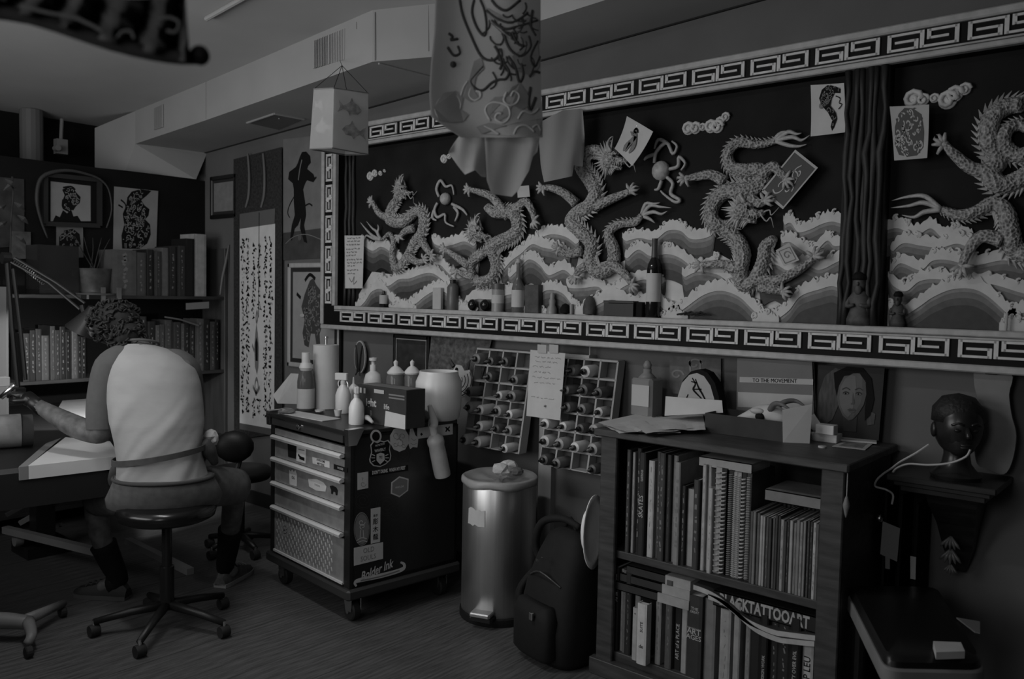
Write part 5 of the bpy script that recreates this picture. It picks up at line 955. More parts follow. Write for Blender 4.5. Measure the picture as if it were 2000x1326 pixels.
MB().tube([n0 + Vector((0, 0, -.01)), n0 + sx * -.035 + Vector((0, 0, .004)), n0 + sx * -.045 + Vector((0, 0, -.03))], [.006, .006, .004], 6, sm=3).obj('trigger', m_wpl, sb, world=True, smooth=True)
# paper bird mask hung on the cloth
bm_ = thing('bird_ornament', 'striped paper bird ornament with a round eye hung on the draped cloth', 'ornament', tuple(PY(905, 778, 3.12)))
Yb_ = 3.12; bf = Fr((0, Yb_, 0), (1, 0, 0), (0, 0, 1))
MB().prism(bf, [(PY(x, y, Yb_).x, PY(x, y, Yb_).z) for x, y in ((878, 736), (886, 722), (892, 712), (903, 714), (908, 724), (918, 722), (923, 738), (921, 758), (910, 772), (896, 778), (890, 760), (896, 748), (888, 742))], 0, .004).obj('body', m_paper2, bm_, world=True)
for k in range(4): r_ = 10 + k * 6; MB().stroke(bf, [(PY(894 + r_ * math.cos(a), 742 + r_ * 1.15 * math.sin(a), Yb_).x, PY(894 + r_ * math.cos(a), 742 + r_ * 1.15 * math.sin(a), Yb_).z) for a in [-.5 + q * .25 for q in range(9)]], .005, .0045).obj('stripe', m_ink, bm_, world=True)
MB().ell(PY(892, 722, Yb_ - .004), (.012, .002, .012)).obj('eye', m_ink, bm_, world=True)
for x0_, y0_, x1_, y1_ in ((886, 716, 880, 700), (912, 722, 920, 700)): MB().tube([PY(x0_, y0_, Yb_), PY((x0_ + x1_) / 2 - 2, (y0_ + y1_) / 2, Yb_), PY(x1_, y1_, Yb_)], [.012, .01, .002], 6).obj('ear', mat('ear_dark', .05, .7), bm_, world=True)
# ================================================================== on the bookcase
BT = ZT + .0275
rn = random.Random(4)
PS = ['lowest loose white sheet at the left front of the bookcase top', 'creased white sheet over the left corner of the bookcase top', 'white sheet with a dark mark in the loose pile', 'uppermost loose white sheet on the bookcase top']
for k, px4 in enumerate(([(1176, 830), (1292, 812), (1330, 848), (1210, 846)], [(1168, 826), (1262, 806), (1300, 836), (1226, 848)], [(1230, 822), (1350, 808), (1372, 838), (1262, 850)], [(1256, 820), (1372, 806), (1378, 842), (1286, 840)])):
    c = [PZ(x, y, BT + .002 + .004 * k) for x, y in px4]; N = 8; g = []
    for i in range(N + 1):
        for j in range(N + 1):
            u, v = i / N, j / N; q = c[3] * (1 - u) * (1 - v) + c[2] * u * (1 - v) + c[1] * u * v + c[0] * (1 - u) * v
            g.append(q + Vector((0, 0, .006 * abs(math.sin(u * 5 + k * 2)) * (1 - v) + .003 * math.sin(v * 7 + k) ** 2)))
    f = [(i * (N + 1) + j, (i + 1) * (N + 1) + j, (i + 1) * (N + 1) + j + 1, i * (N + 1) + j + 1) for i in range(N) for j in range(N)]; nn = len(g)
    o = MB().add(g + [q - Vector((0, 0, .0012)) for q in g], f + [tuple(q + nn for q in reversed(x)) for x in f]).obj('loose_sheet', m_paper); tag(o, PS[k], 'paper', 'loose paper on the bookcase')
t, f = sheet('white_card', 'upright blank white card leaning behind the loose papers', 'card', [(1300, 774), (1410, 782), (1412, 806), (1298, 812)], 3.02); 
q = PZ(1262, 812, BT); s_ = 24 / FPX * (q - O).dot(f2); h_ = 107 / FPX * (q - O).dot(f2); dc = thing('glass_decanter', 'square clear glass decanter with a stopper on the bookcase', 'bottle', tuple(q)); m_dec = mat('decanter', .36, .12, trans=.3)
MB().rbox((-s_, -s_, 0), (s_, s_, h_ * .7), .014).obj('body', m_dec, dc); MB().lathe([(s_ * .8, h_ * .69), (s_ * .5, h_ * .76), (s_ * .34, h_ * .79), (s_ * .34, h_ * .86)], n=16).obj('neck', m_dec, dc, smooth=True); MB().lathe([(s_ * .3, h_ * .86), (s_ * .36, h_ * .93), (s_ * .2, h_), (0, h_ * 1.02)], n=12).obj('stopper', mat('stopper', .34, .15, trans=.3), dc, smooth=True); MB().box((-s_ * .8, -s_ - .001, h_ * .2), (s_ * .8, -s_, h_ * .58)).obj('label', mat('decanter_label', .5, .6), dc)
# painted oval slab
c0 = PY(1365, 795, 3.1); sl = thing('painted_oval_slab', 'thick pale oval slab painted with a thin dragon, dark edged', 'slab', (c0.x, 3.1, BT))
op = [(1322, 806), (1325, 770), (1334, 742), (1350, 725), (1366, 721), (1382, 728), (1396, 748), (1404, 775), (1408, 806)]; pts = [(PY(x, y, 3.08).x, PY(x, y, 3.08).z) for x, y in op]; pts = [(a, max(b, BT)) for a, b in pts]
MB().prism(Fr((0, 3.08, 0), (1, 0, 0), (0, 0, 1)), pts, -.055, 0).obj('slab', m_blk2, sl, world=True); MB().prism(Fr((0, 3.08, 0), (1, 0, 0), (0, 0, 1)), [(pts[4][0] - .01 + (a - pts[4][0]) * .9, BT + (b - BT) * .93) for a, b in pts], 0, .003).obj('painted_face', mat('slab_pale', .38, .7, v2=.46, scale=10), sl, world=True)
so_ = Fr((0, 3.0762, 0), (1, 0, 0), (0, 0, 1)); mb = MB()
for l in ([(1352, 738), (1358, 750), (1354, 760), (1362, 770), (1370, 778)], [(1358, 740), (1364, 756), (1372, 770), (1380, 786)], [(1350, 745), (1362, 748)], [(1356, 760), (1370, 760)], [(1344, 770), (1338, 784)]): mb.stroke(so_, [(PY(x, y, 3.076).x, PY(x, y, 3.076).z) for x, y in l], [.004, .008, .005], .001, sm=4)
mb.obj('painted_dragon', m_ink, sl, world=True)['kind'] = 'stuff'
t, f = sheet('faded_print', 'faded grey ornamental print on the wall behind the oval slab', 'print', [(1308, 694), (1408, 700), (1408, 775), (1308, 768)], 3.235, mat('faded', .1, .8, v2=.17, scale=22)); draw(t, f, [sw(.15, .5, .14), sw(.85, .45, .14), sw(.5, .8, .15), [(.4, .9), (.42, .6)], [(.62, .9), (.6, .6)]], .04, mat('faded_line', .22, .8))
t, f = sheet('movement_book', 'pale propped book with a TO THE MOVEMENT line on its cover', 'book', [(1440, 700), (1586, 705), (1590, 812), (1438, 805)], 3.17, mat('book_grey', .15, .7, v2=.19, scale=6), th=.02); fill(t, f, [(.04, .56), (.98, .54), (.98, .64), (.04, .66)], m_paper2); fill(t, f, [(.02, .1), (.98, .1), (.98, .36), (.02, .38)], m_paper2); text(Fr(f(.5, .6, .0015), f.u.normalized(), f.v.normalized()), 'TO THE MOVEMENT', .022, m_ink, t, w=.001, squeeze=.9)
# open carton with an animal skull
b0 = PZ(1376, 843, BT); b1 = PZ(1530, 864, BT); cy0 = b0.y; bxx0, bxx1 = b0.x, PY(1530, 850, cy0).x; bh = PY(1376, 806, cy0).z - BT
ct = thing('open_carton', 'dark open carton holding the skull on the bookcase', 'box', ((bxx0 + bxx1) / 2, cy0 + .09, BT)); m_cart = mat('carton_brown', .028, .8, v2=.045, scale=12)
for nm, a_, b_ in (('front_wall', (bxx0, cy0, BT), (bxx1, cy0 + .004, BT + bh)), ('back_wall', (bxx0, cy0 + .176, BT), (bxx1, cy0 + .18, BT + bh)), ('side_wall', (bxx0, cy0 + .004, BT), (bxx0 + .004, cy0 + .176, BT + bh)), ('side_wall', (bxx1 - .004, cy0 + .004, BT), (bxx1, cy0 + .176, BT + bh)), ('bottom', (bxx0 + .004, cy0 + .004, BT), (bxx1 - .004, cy0 + .176, BT + .004))): MB().box(a_, b_).obj(nm, m_cart, ct, world=True)
v0 = PY(1500, 800, cy0 + .09); sk = thing('animal_skull', 'pale horned animal skull lying in the open carton', 'skull', (v0.x - .03, cy0 + .09, BT + .005)); m_bone = mat('bone', .5, .6, v2=.62, scale=14)
mb = MB(); mb.tube([(-.14, -.02, .012), (-.1, -.015, .03), (-.05, -.005, .055), (0, 0, .078), (.05, .0, .082), (.085, 0, .066), (.1, 0, .045)], [.01, .017, .024, .032, .036, .03, .014], 14, sm=4); mb.ell((.0, -.03, .09), (.03, .012, .012), 8); mb.ell((.0, .03, .09), (.03, .012, .012), 8); mb.obj('cranium', m_bone, sk, smooth=True)
MB().tube([(-.13, -.03, .004), (-.06, -.035, .008), (.02, -.035, .02), (.06, -.03, .05)], [.006, .01, .012, .008], 8, sm=4).obj('jaw', m_bone, sk, smooth=True)
MB().tube([(-.03, -.045, .04), (.02, -.052, .05), (.06, -.042, .058)], [.005, .006, .005], 7, sm=4).obj('cheekbone', m_bone, sk, smooth=True)
for s in (-1, 1): MB().ell((.012, -.031 * s, .07), (.019, .012, .016)).obj('eye_socket', m_blk2, sk, smooth=True)
MB().ell((-.115, -.03, .026), (.018, .008, .007)).obj('nasal_hollow', m_blk2, sk, smooth=True)
for k in range(6): MB().tube([(-.1 + k * .02, -.034, .024 + k * .003), (-.1 + k * .02, -.036, .012 + k * .002)], [.004, .002], 5).obj('tooth', m_bone, sk)
for s in (-1, 1): MB().tube([(.05, -.025 * s, .1), (.075, -.05 * s, .125), (.11, -.07 * s, .13), (.15, -.07 * s, .11)], [.012, .011, .008, .002], 8, sm=4).obj('horn', mat('horn_dark', .1, .6, v2=.2, scale=30), sk, smooth=True)
t = thing('white_folder', 'bright white folder standing open at the right end of the carton', 'folder', tuple(PZ(1545, 864, BT)))
q0 = PZ(1529, 864, BT); q1 = PY(1528, 800, q0.y); q2 = PY(1587, 789, q0.y + .05); q3 = Vector((q2.x, q2.y, BT)); MB().add([q0, q3 + Vector((-.005, 0, .0)), q2, q1], [(0, 1, 2, 3)]).obj('panel', m_paper, t, world=True); MB().add([q0, q1, q1 + Vector((-.012, .05, -.004)), q0 + Vector((-.012, .05, 0))], [(0, 1, 2, 3)]).obj('flap', m_paper, t, world=True)
def pbox(nm, lb, px0, px1, yb, hpx, z, dep, mt, rz=0):
    a_ = PZ(px0, yb, z); b_ = PY(px1, yb, a_.y); h = hpx / FPX * (a_ - O).dot(f2); o = MB().rbox((a_.x, a_.y, z), (b_.x, a_.y + dep, z + h), .002).obj(nm, mt); tag(o, lb, 'box', 'small boxes on the bookcase'); return o, z + h, a_
o, zt1, a_ = pbox('small_carton', 'lower of two small white cartons stacked before the portrait', 1584, 1634, 860, 16, BT, .06, m_paper)
o, zt2, a_ = pbox('small_carton', 'upper of two small white cartons stacked before the portrait', 1592, 1628, 846, 18, zt1 + .0005, .045, m_wpl)
t, f = sheet('tilted_card', 'small white card leaning left of the stacked cartons', 'card', [(1566, 822), (1590, 808), (1606, 832), (1590, 842)], a_.y + .03, m_paper2)
q = PZ(1606, 874, BT); tag(MB().lathe([(0, 0), (.014, 0), (.014, .006), (0, .007)], tuple(q), 16).obj('white_counter', m_paper2, smooth='auto'), 'small round white token near the right front of the bookcase', 'token')
q = [PZ(x, y, BT + .001) for x, y in ((1648, 862), (1706, 866), (1690, 879), (1625, 872))]; pc = thing('postcard', 'flat printed postcard at the right end of the bookcase top', 'card', tuple(q[3])); MB().loft([[p_ for p_ in reversed(q)], [p_ + Vector((0, 0, .0015)) for p_ in reversed(q)]]).obj('card', m_paper2, pc, world=True); MB().loft([[q[0].lerp(q[2], .15 + .0 * k) if k == 0 else (q[1].lerp(q[3], .15), q[2].lerp(q[0], .15), q[3].lerp(q[1], .15))[k - 1] for k in (3, 2, 1, 0)]] + [[(q[0].lerp(q[2], .15), q[1].lerp(q[3], .15), q[2].lerp(q[0], .15), q[3].lerp(q[1], .15))[k] + Vector((0, 0, .002)) for k in (3, 2, 1, 0)]]).obj('picture', mat('card_print', .12, .6, v2=.3, scale=40), pc, world=True)
q = [PZ(x, y, BT + .004) for x, y in ((1592, 852), (1712, 863), (1712, 867), (1590, 857))]; tag(MB().loft([[p_ for p_ in reversed(q)], [p_ + Vector((0, 0, .006)) for p_ in reversed(q)]]).obj('paint_strip', m_paper2), 'thin pale strip of wood along the foot of the portrait', 'strip')
# portrait on canvas
pt, f = sheet('portrait_painting', 'dark oil portrait of a pale woman face leaning on the wall', 'painting', [(1598, 713), (1728, 719), (1716, 861), (1590, 851)], 3.19, mat('canvas_dark', .01, .7, v2=.02, scale=10), th=.02)
mfc = mat('skin_light', .12, .7, v2=.16, scale=14); mfs = mat('skin_shade', .06, .7, v2=.08, scale=14); mfm = mat('skin_mid', .085, .7, v2=.11, scale=14); mhr = mat('hair_grey', .045, .8, v2=.09, scale=22, stretch=(5, 1, 1))
def blob(cx, cy, rx, ry, n=18, r0=0): return [(cx + rx * math.cos(2 * math.pi * i / n + r0), cy + ry * math.sin(2 * math.pi * i / n + r0)) for i in range(n)]
fill(pt, f, [(.02, .25), (.04, .6), (.12, .85), (.28, .97), (.42, .93), (.36, .7), (.36, .45), (.28, .25), (.16, .16)], mhr, .0008, 'painted_hair')
fill(pt, f, [(.33, .56), (.34, .7), (.4, .84), (.52, .92), (.66, .9), (.76, .78), (.78, .62), (.75, .48), (.68, .36), (.6, .27), (.53, .25), (.44, .31), (.37, .43)], mfm, .0012, 'painted_face')
fill(pt, f, [(.37, .56), (.38, .7), (.44, .82), (.53, .88), (.6, .86), (.62, .7), (.6, .5), (.58, .36), (.52, .29), (.45, .35), (.39, .46)], mfc, .0018, 'painted_face')
fill(pt, f, [(.7, .84), (.76, .76), (.78, .62), (.75, .48), (.68, .36), (.6, .27), (.62, .36), (.7, .5), (.72, .64)], mfs, .002, 'painted_face')
fill(pt, f, [(.26, .9), (.46, .99), (.7, .98), (.84, .84), (.9, .56), (.86, .34), (.78, .26), (.77, .44), (.79, .62), (.76, .8), (.66, .905), (.56, .9), (.5, .87), (.42, .86), (.35, .72), (.33, .58), (.29, .7)], m_ink, .0024, 'painted_hair')
fill(pt, f, [(.44, .31), (.46, .1), (.66, .1), (.66, .32), (.6, .26), (.53, .25)], mat('neck_dark', .035, .8), .001, 'painted_neck')
for ex in (.47, .665):
    fill(pt, f, blob(ex, .625, .052, .026), mfs, .0024, 'painted_eye'); fill(pt, f, blob(ex, .62, .036, .013), mfc, .0028, 'painted_eye'); fill(pt, f, blob(ex - .004, .62, .015, .013), m_ink, .0032, 'painted_eye')
    draw(pt, f, [[(ex - .045, .625), (ex, .645), (ex + .045, .622)]], .008, m_ink, .0036, 'painted_eye'); draw(pt, f, [[(ex - .06, .675), (ex, .70), (ex + .06, .672)]], .014, mat('brow_dark', .04, .8), .0032, 'painted_brow')
fill(pt, f, [(.575, .64), (.6, .54), (.615, .5), (.6, .475), (.56, .472), (.55, .485), (.575, .5), (.57, .56)], mfs, .0026, 'painted_nose')
fill(pt, f, [(.5, .395), (.545, .42), (.57, .413), (.6, .42), (.645, .393), (.6, .385), (.55, .385)], mat('lips', .05, .6), .0028, 'painted_mouth'); fill(pt, f, [(.515, .386), (.57, .39), (.63, .384), (.6, .36), (.55, .358)], mat('lips_low', .085, .6), .0028, 'painted_mouth')
fill(pt, f, [(.8, .3), (.84, .4), (.93, .36), (.92, .22), (.82, .2)], mhr, .001)
# ================================================================== backpack, hat, bench, bust on its bracket
bpk = thing('backpack', 'black backpack slumped on the floor against the bookcase', 'backpack', (-2.03, 2.74, 0), math.radians(-14)); m_nyl = mat('black_nylon', .003, .8, v2=.006, scale=40)
mb = MB(); rings = []
for z, w_, d_, oy in ((.0, .15, .1, 0), (.03, .17, .125, 0), (.15, .17, .13, 0), (.3, .155, .12, .02), (.42, .13, .09, .04), (.5, .1, .06, .05), (.53, .05, .03, .055)):
    rings.append([(w_ * math.copysign(abs(math.cos(a)) ** .6, math.cos(a)), oy + d_ * math.copysign(abs(math.sin(a)) ** .6, math.sin(a)), z) for a in [2 * math.pi * j / 24 for j in range(24)]])
mb.loft(rings).obj('main_pack', m_nyl, bpk, smooth=True)
mb = MB(); mb.loft([[(w_ * math.copysign(abs(math.cos(a)) ** .6, math.cos(a)), -.125 + d_ * math.copysign(abs(math.sin(a)) ** .6, math.sin(a)), z) for a in [2 * math.pi * j / 20 for j in range(20)]] for z, w_, d_ in ((.03, .1, .03), (.05, .12, .045), (.2, .12, .045), (.25, .1, .03))]).obj('front_pocket', m_nyl, bpk, smooth=True)
MB().tube([(-.13, .03, .3), (-.17, 0, .42), (-.13, .0, .53), (-.03, .03, .565), (.07, .04, .55)], [.014, .018, .016, .014], 8, sm=5).obj('shoulder_strap', m_nyl, bpk, smooth=True); MB().tube([(-.15, -.05, .1), (-.2, -.06, .22), (-.15, 0, .34)], [.014, .018, .012], 8, sm=5).obj('shoulder_strap', m_nyl, bpk, smooth=True)
MB().tube([(-.04, .05, .52), (0, .05, .57), (.04, .05, .52)], .009, 7, sm=4).obj('carry_loop', m_nyl, bpk, smooth=True); MB().rbox((.03, -.185, .2), (.05, -.172, .23), .003).obj('buckle', m_chrome, bpk)
MB().box((.0, -.13, .42), (.01, -.1, .432)).obj('zip_pull', m_chrome, bpk); MB().tube([(-.1, -.08, .33), (0, -.105, .37), (.1, -.08, .33)], .004, 6, sm=4).obj('zip', mat('zip', .03, .4), bpk)
hc = PX(1156, 1038, -1.872); ht = thing('sun_hat', 'white floppy sun hat hanging on the left side of the bookcase', 'hat', (hc.x, hc.y, hc.z - .14))
mb = MB().lathe([(.0, -.012), (.09, -.014), (.12, -.002), (.15, .008), (.152, .012), (.12, .006), (.085, -.002), (.0, .0)], (0, 0, .14), 28, 'X'); mb.obj('brim', mat('hat_white', .78, .8, v2=.84, scale=30), ht, smooth=True); MB().lathe([(.085, -.004), (.085, -.025), (.06, -.034), (0, -.036)], (0, 0, .14), 20, 'X').obj('crown', MATS['hat_white'], ht, smooth=True)
for v in ht.children: v.scale = (1, .5, 1)
bn_ = thing('padded_bench', 'black padded bench with a pale rim at the lower right', 'bench', (-.42, 2.75, 0)); ZB = .52
A, B, C = PZ(1650, 1155, ZB), PZ(1728, 1312, ZB), PZ(1930, 1316, ZB); Dv = A + (C - B) * 1.15; cen = (A + B + C + Dv) / 4
def corner(pts_, r, n_=5):
    out = []
    for i, p_ in enumerate(pts_):
        a_, b_ = (pts_[i - 1] - p_).normalized(), (pts_[(i + 1) % len(pts_)] - p_).normalized(); s0, s1 = p_ + a_ * r, p_ + b_ * r
        for k in range(n_ + 1): t_ = k / n_; out.append(s0 * (1 - t_) ** 2 + p_ * 2 * t_ * (1 - t_) + s1 * t_ * t_)
    return out
ol = corner([A, B, C, Dv], .05); up_ = Vector((0, 0, 1))
def scl(k): return [cen + (p_ - cen) * k for p_ in ol]
MB().loft([[p_ - up_ * .045 for p_ in scl(.97)], [p_ - up_ * .04 for p_ in scl(1.0)], [p_ for p_ in scl(1.0)], [p_ + up_ * .004 for p_ in scl(.985)]]).obj('rim', mat('rim_pale', .16, .5, v2=.2, scale=8), bn_, world=True, smooth='auto')
MB().loft([[p_ + up_ * .003 for p_ in scl(.96)], [p_ + up_ * .02 for p_ in scl(.95)], [p_ + up_ * .032 for p_ in scl(.9)], [p_ + up_ * .034 for p_ in scl(.5)]]).obj('pad', mat('vinyl_black', .008, .35), bn_, world=True, smooth='auto')
for p_ in (A, B, C, Dv): q = cen + (p_ - cen) * .75; MB().tube([(q.x, q.y, 0), (q.x, q.y, ZB - .03)], .022, 10).obj('leg', m_black, bn_, world=True)
def topq(px4, z, th): q = [PZ(x, y, z) for x, y in px4]; return MB().loft([list(reversed(q)), [p_ + up_ * th for p_ in reversed(q)]])
tag(topq([(1822, 1266), (1876, 1268), (1884, 1286), (1828, 1288)], ZB + .036, .02).obj('tissue_pack', m_paper2), 'small white tissue pack lying on the black bench', 'tissue pack'); tag(topq([(1868, 1208), (1914, 1216), (1914, 1238), (1904, 1236)], ZB + .036, .004).obj('paper_corner', mat('grey_paper', .12, .8)), 'grey triangular paper corner lying on the black bench', 'paper')
# bracket shelf
br = thing('bracket_shelf', 'dark wooden wall bracket shelf with a carved acanthus corbel', 'shelf', (-.66, 3.1, .6)); m_brk = mat('bracket_wood', .012, .35, v2=.03, scale=9, stretch=(1, 5, 5))
xa, xb = PY(1732, 940, 2.98).x, PY(1948, 955, 2.98).x; zt_b = .905
for i, (o_, z0_, z1_) in enumerate(((0, .895, .915), (.018, .878, .895), (.035, .858, .878))): MB().rbox((xa + o_, 2.97 + o_, z0_), (xb - o_, WY - .002, z1_), .004).obj('moulded_board', m_brk, br, world=True)
cx_ = (PY(1858, 1080, 3.1).x); MB().loft([[(cx_ - w_, WY - .002, z), (cx_ - w_, WY - d_, z), (cx_ + w_, WY - d_, z), (cx_ + w_, WY - .002, z)] for z, w_, d_ in ((.56, .02, .03), (.64, .045, .06), (.74, .06, .11), (.82, .075, .18), (.858, .08, .2))]).obj('corbel', m_brk, br, world=True)
def leaf(c, s): 
    mb = MB()
    for k in range(-2, 3): mb.tube([c + Vector((0, 0, s * .5)), c + Vector((k * s * .22, -.01, 0)), c + Vector((k * s * .3, -.004, -s * .5 + abs(k) * s * .12))], [s * .08, s * .12, s * .02], 6, sm=3)
    return mb
m_gilt = mat('gilt_dark', .1, .35, v2=.2, scale=30)
for (px_, py_), s in (((1857, 1062), .05), ((1857, 1088), .055), ((1857, 1112), .035)): q = PY(px_, py_, 3.13); leaf(q, s).obj('acanthus_leaf', m_gilt, br, world=True, smooth=True)
# bust
q = PZ(1858, 938, .9155); bu = thing('bust', 'dark carved head of a child on the bracket shelf, cable draped around it', 'bust', (q.x, 3.08, .9155)); m_bst = mat('bust_dark', .014, .3, v2=.026, scale=18)
MB().lathe([(.075, 0), (.08, .012), (.06, .03), (.045, .05), (.04, .08), (.042, .1)], n=20).obj('neck_base', m_bst, bu, smooth='auto')
hd = MB(); hd.ell((0, .0, .175), (.074, .086, .1), 20, None, 12); hd.ell((0, -.03, .135), (.05, .05, .06), 14); hd.obj('head', m_bst, bu, smooth=True)
for s in (-1, 1): MB().ell((s * .026, -.076, .17), (.014, .008, .007), 8).obj('eyelid', m_bst, bu, smooth=True); MB().ell((s * .074, .005, .16), (.01, .018, .026), 8).obj('ear', m_bst, bu, smooth=True); MB().tube([(s * .012, -.082, .188), (s * .028, -.082, .194), (s * .045, -.07, .186)], .004, 6, sm=3).obj('brow', m_bst, bu, smooth=True)
MB().tube([(0, -.083, .178), (0, -.094, .155), (0, -.098, .146)], [.006, .01, .009], 8).obj('nose', m_bst, bu, smooth=True)
for z in (.122, .114): MB().ell((0, -.078, z), (.02, .01, .006), 10).obj('lip', m_bst, bu, smooth=True)
MB().lathe([(.08, .19), (.078, .235), (.05, .272), (0, .285)], (0, .008, 0), 18).obj('hair', mat('bust_hair', .008, .6, v2=.02, scale=60, bump=.6), bu, smooth=True)
for v in bu.children: v.rotation_euler = (0, 0, .55)
# cable draped round the bust
cb = [(1898, 880), (1893, 895), (1860, 905), (1800, 908), (1760, 916), (1740, 925)]
tag(MB().tube([PY(x, y, 3.0 - .01 * (i % 2)) for i, (x, y) in enumerate([(1814, 868), (1790, 884), (1758, 902), (1742, 914), (1724, 926), (1712, 938), (1710, 950), (1730, 956), (1744, 966), (1742, 985)])], .0035, 6, sm=5).obj('white_cable', mat('cable_white', .45, .5)), 'white cable looping down from the bust at the left of the bracket', 'cable')
tag(MB().tube([PY(x, y, 2.985) for x, y in [(1895, 878), (1886, 892), (1856, 904), (1815, 908), (1775, 906), (1752, 914), (1744, 922)]], .0035, 6, sm=5).obj('white_cable', MATS['cable_white']), 'white cable lying across the bracket shelf in front of the bust', 'cable')
q0, q1 = PY(1692, 1140, 3.05), PY(1792, 955, 3.05); fs = thing('file_sorter', 'black upright file sorter under the bracket shelf with loose cards', 'file sorter', ((q0.x + q1.x) / 2, 3.14, 0))
for k in range(4): x_ = q0.x + (q1.x - q0.x) * (k / 3); MB().box((x_ - .004, 3.06, 0), (x_ + .004, 3.22, .87 - .02 * k)).obj('divider', m_blk2, fs, world=True)
MB().box((q0.x, 3.2, 0), (q1.x, 3.22, .85)).obj('back', m_blk2, fs, world=True)
sheet('hanging_card', 'grey blank card hanging in front of the file sorter', 'card', [(1724, 1018), (1758, 1032), (1752, 1097), (1719, 1082)], 3.04, mat('card_grey', .22, .8)); sheet('pale_card_strip', 'narrow pale card strip at the right of the file sorter', 'card', [(1778, 1086), (1789, 1088), (1788, 1132), (1778, 1130)], 3.04, m_paper2); sheet('small_tag', 'tiny pale tag under the hanging grey card', 'tag', [(1729, 1086), (1738, 1088), (1738, 1112), (1729, 1110)], 3.05, mat('card_grey', .22, .8))
q = PY(1718, 1012, 3.04); tag(MB().ell(q, (.014, .014, .014), 10).obj('metal_ball', m_chrome, smooth=True), 'small shiny ball fixed above the hanging grey card', 'ball')
# ================================================================== partition wall: pictures and bookshelf
XS = -5.44                                                               # front plane of the wall bookshelf
bs = thing('wall_bookshelf', 'dark wall bookshelf full of books behind the seated artist', 'bookshelf', (-5.6, 2.5, 0)); m_shelf = mat('shelf_wood', .025, .55, v2=.06, scale=7, stretch=(6, 1, 6))
y0s = PX(20, 577, XS).y; y1s = PX(438, 580, XS).y; zs1 = PX(240, 577, XS).z; zs2 = PX(240, 734, XS).z
def shf(z, th=.022, nm='shelf'): MB().rbox((WX + .002, y0s - .4, z - th), (XS, y1s, z), .003).obj(nm, m_shelf, bs, world=True)
shf(zs1); shf(zs2); shf(.45); shf(.12)
for yy in (y1s, y0s - .42): MB().rbox((WX + .002, yy, 0), (XS + .005, yy + .022, PX(437, 485, XS).z), .003).obj('end_panel', mat('shelf_end', .06, .5, v2=.1, scale=6, stretch=(5, 5, .5)), bs, world=True)
MB().box((WX + .002, y0s - .4, .12), (WX + .01, y1s, zs1 + .0)).obj('back_board', m_blk2, bs, world=True)
for px_ in (201, 232): MB().box((XS - .002, PX(px_ - 4, 580, XS).y, zs1 - .12), (XS + .012, PX(px_ + 4, 580, XS).y, zs1 + .05)).obj('bracket', mat('bracket_pale', .16, .5), bs, world=True)
ORD2 = ['first', 'second', 'third', 'fourth', 'fifth', 'sixth', 'seventh', 'eighth', 'ninth', 'tenth', 'eleventh', 'twelfth', 'thirteenth', 'fourteenth', 'fifteenth', 'sixteenth', 'seventeenth', 'eighteenth', 'nineteenth', 'twentieth']
top = [(221, 268, 488, .16, 'wide grey box file with faint print, left end of the top bookshelf row'), (269, 288, 493, .12, 'grey book with a pale foot beside the grey box file'), (290, 304, 487, .03, 'dark book, third in the top bookshelf row'), (305, 317, 491, .07, 'dull grey book, fourth in the top bookshelf row'), (318, 332, 484, .2, 'pale topped book in the middle of the top bookshelf row'), (334, 349, 481, .035, 'dark lettered book right of the pale topped one'), (350, 364, 480, .05, 'dark grey book, seventh in the top bookshelf row'), (365, 382, 466, .012, 'tall black book left of the big white one'), (384, 407, 457, .55, 'tall thick white book at the right end of the top bookshelf row')]
for i, (a, b, tp, v, lb) in enumerate(top):
    book(PX(a, 540, XS).y, PX(b, 540, XS).y, zs1, PX((a + b) / 2, tp, XS).z, XS - .01 - .008 * (i % 3), .2, v * .7, lb, 'books on the top row of the wall bookshelf', axis='X', strokes=.5 if .02 < v < .2 else 0, seed=300 + i)
rn = random.Random(12); i = 0
for (pa, pb, tp0) in ((46, 176, 643), (276, 432, 622)):
    px_ = pa
    while px_ < pb - 6:
        w_ = rn.choice((8, 10, 12, 15)); v = rn.choice((.02, .03, .05, .07, .12, .18, .03)); tp = tp0 + rn.uniform(-6, 16)
        if 142 < px_ < 150 or 292 < px_ < 300: v = .26
        sd_ = 'left of the artist' if pa < 100 else 'right of the artist'; k = i if pa < 100 else i - i0
        book(PX(px_, 690, XS).y, PX(min(px_ + w_ - .6, pb), 690, XS).y, zs2, PX(px_, tp, XS).z, XS - .01 - .006 * (i % 4), .19, v * .55, '%s %s book from the left in the middle shelf row %s' % (ORD2[k], 'pale' if v > .15 else 'grey' if v > .06 else 'dark', sd_), 'books on the middle row of the wall bookshelf', axis='X', strokes=.6, seed=400 + i); px_ += w_; i += 1
    i0 = i
for k, (ya, yb_, z_, v) in enumerate(((45, 150, zs1 - .075, .06), (45, 142, zs1 - .12, .03))): pass
lb_ = [PX(x, y, XS + .006) for x, y in ((363, 592), (408, 589), (408, 602), (363, 605))]; tag(MB().loft([[p + Vector((k, 0, 0)) for p in reversed(lb_)] for k in (0, .002)]).obj('shelf_label', mat('label_dim', .25, .8)), 'blank pale label strip under the top shelf edge', 'label')
tag(MB().tube([PX(x, y, XS + .03) for x, y in ((447, 478), (441, 512), (434, 545), (430, 576))], [.004, .01, .009, .005], 7, sm=5).obj('curved_stick', mat('stick_pale', .18, .6), smooth=True), 'pale curved stick leaning at the right end of the wall bookshelf', 'stick')
tag(MB().tube([PX(x, y, XS + .01) for x, y in ((322, 619), (352, 624), (388, 636))], .006, 6).obj('thin_rod', MATS['stick_pale']), 'thin pale rod lying on top of the middle row of books', 'rod')
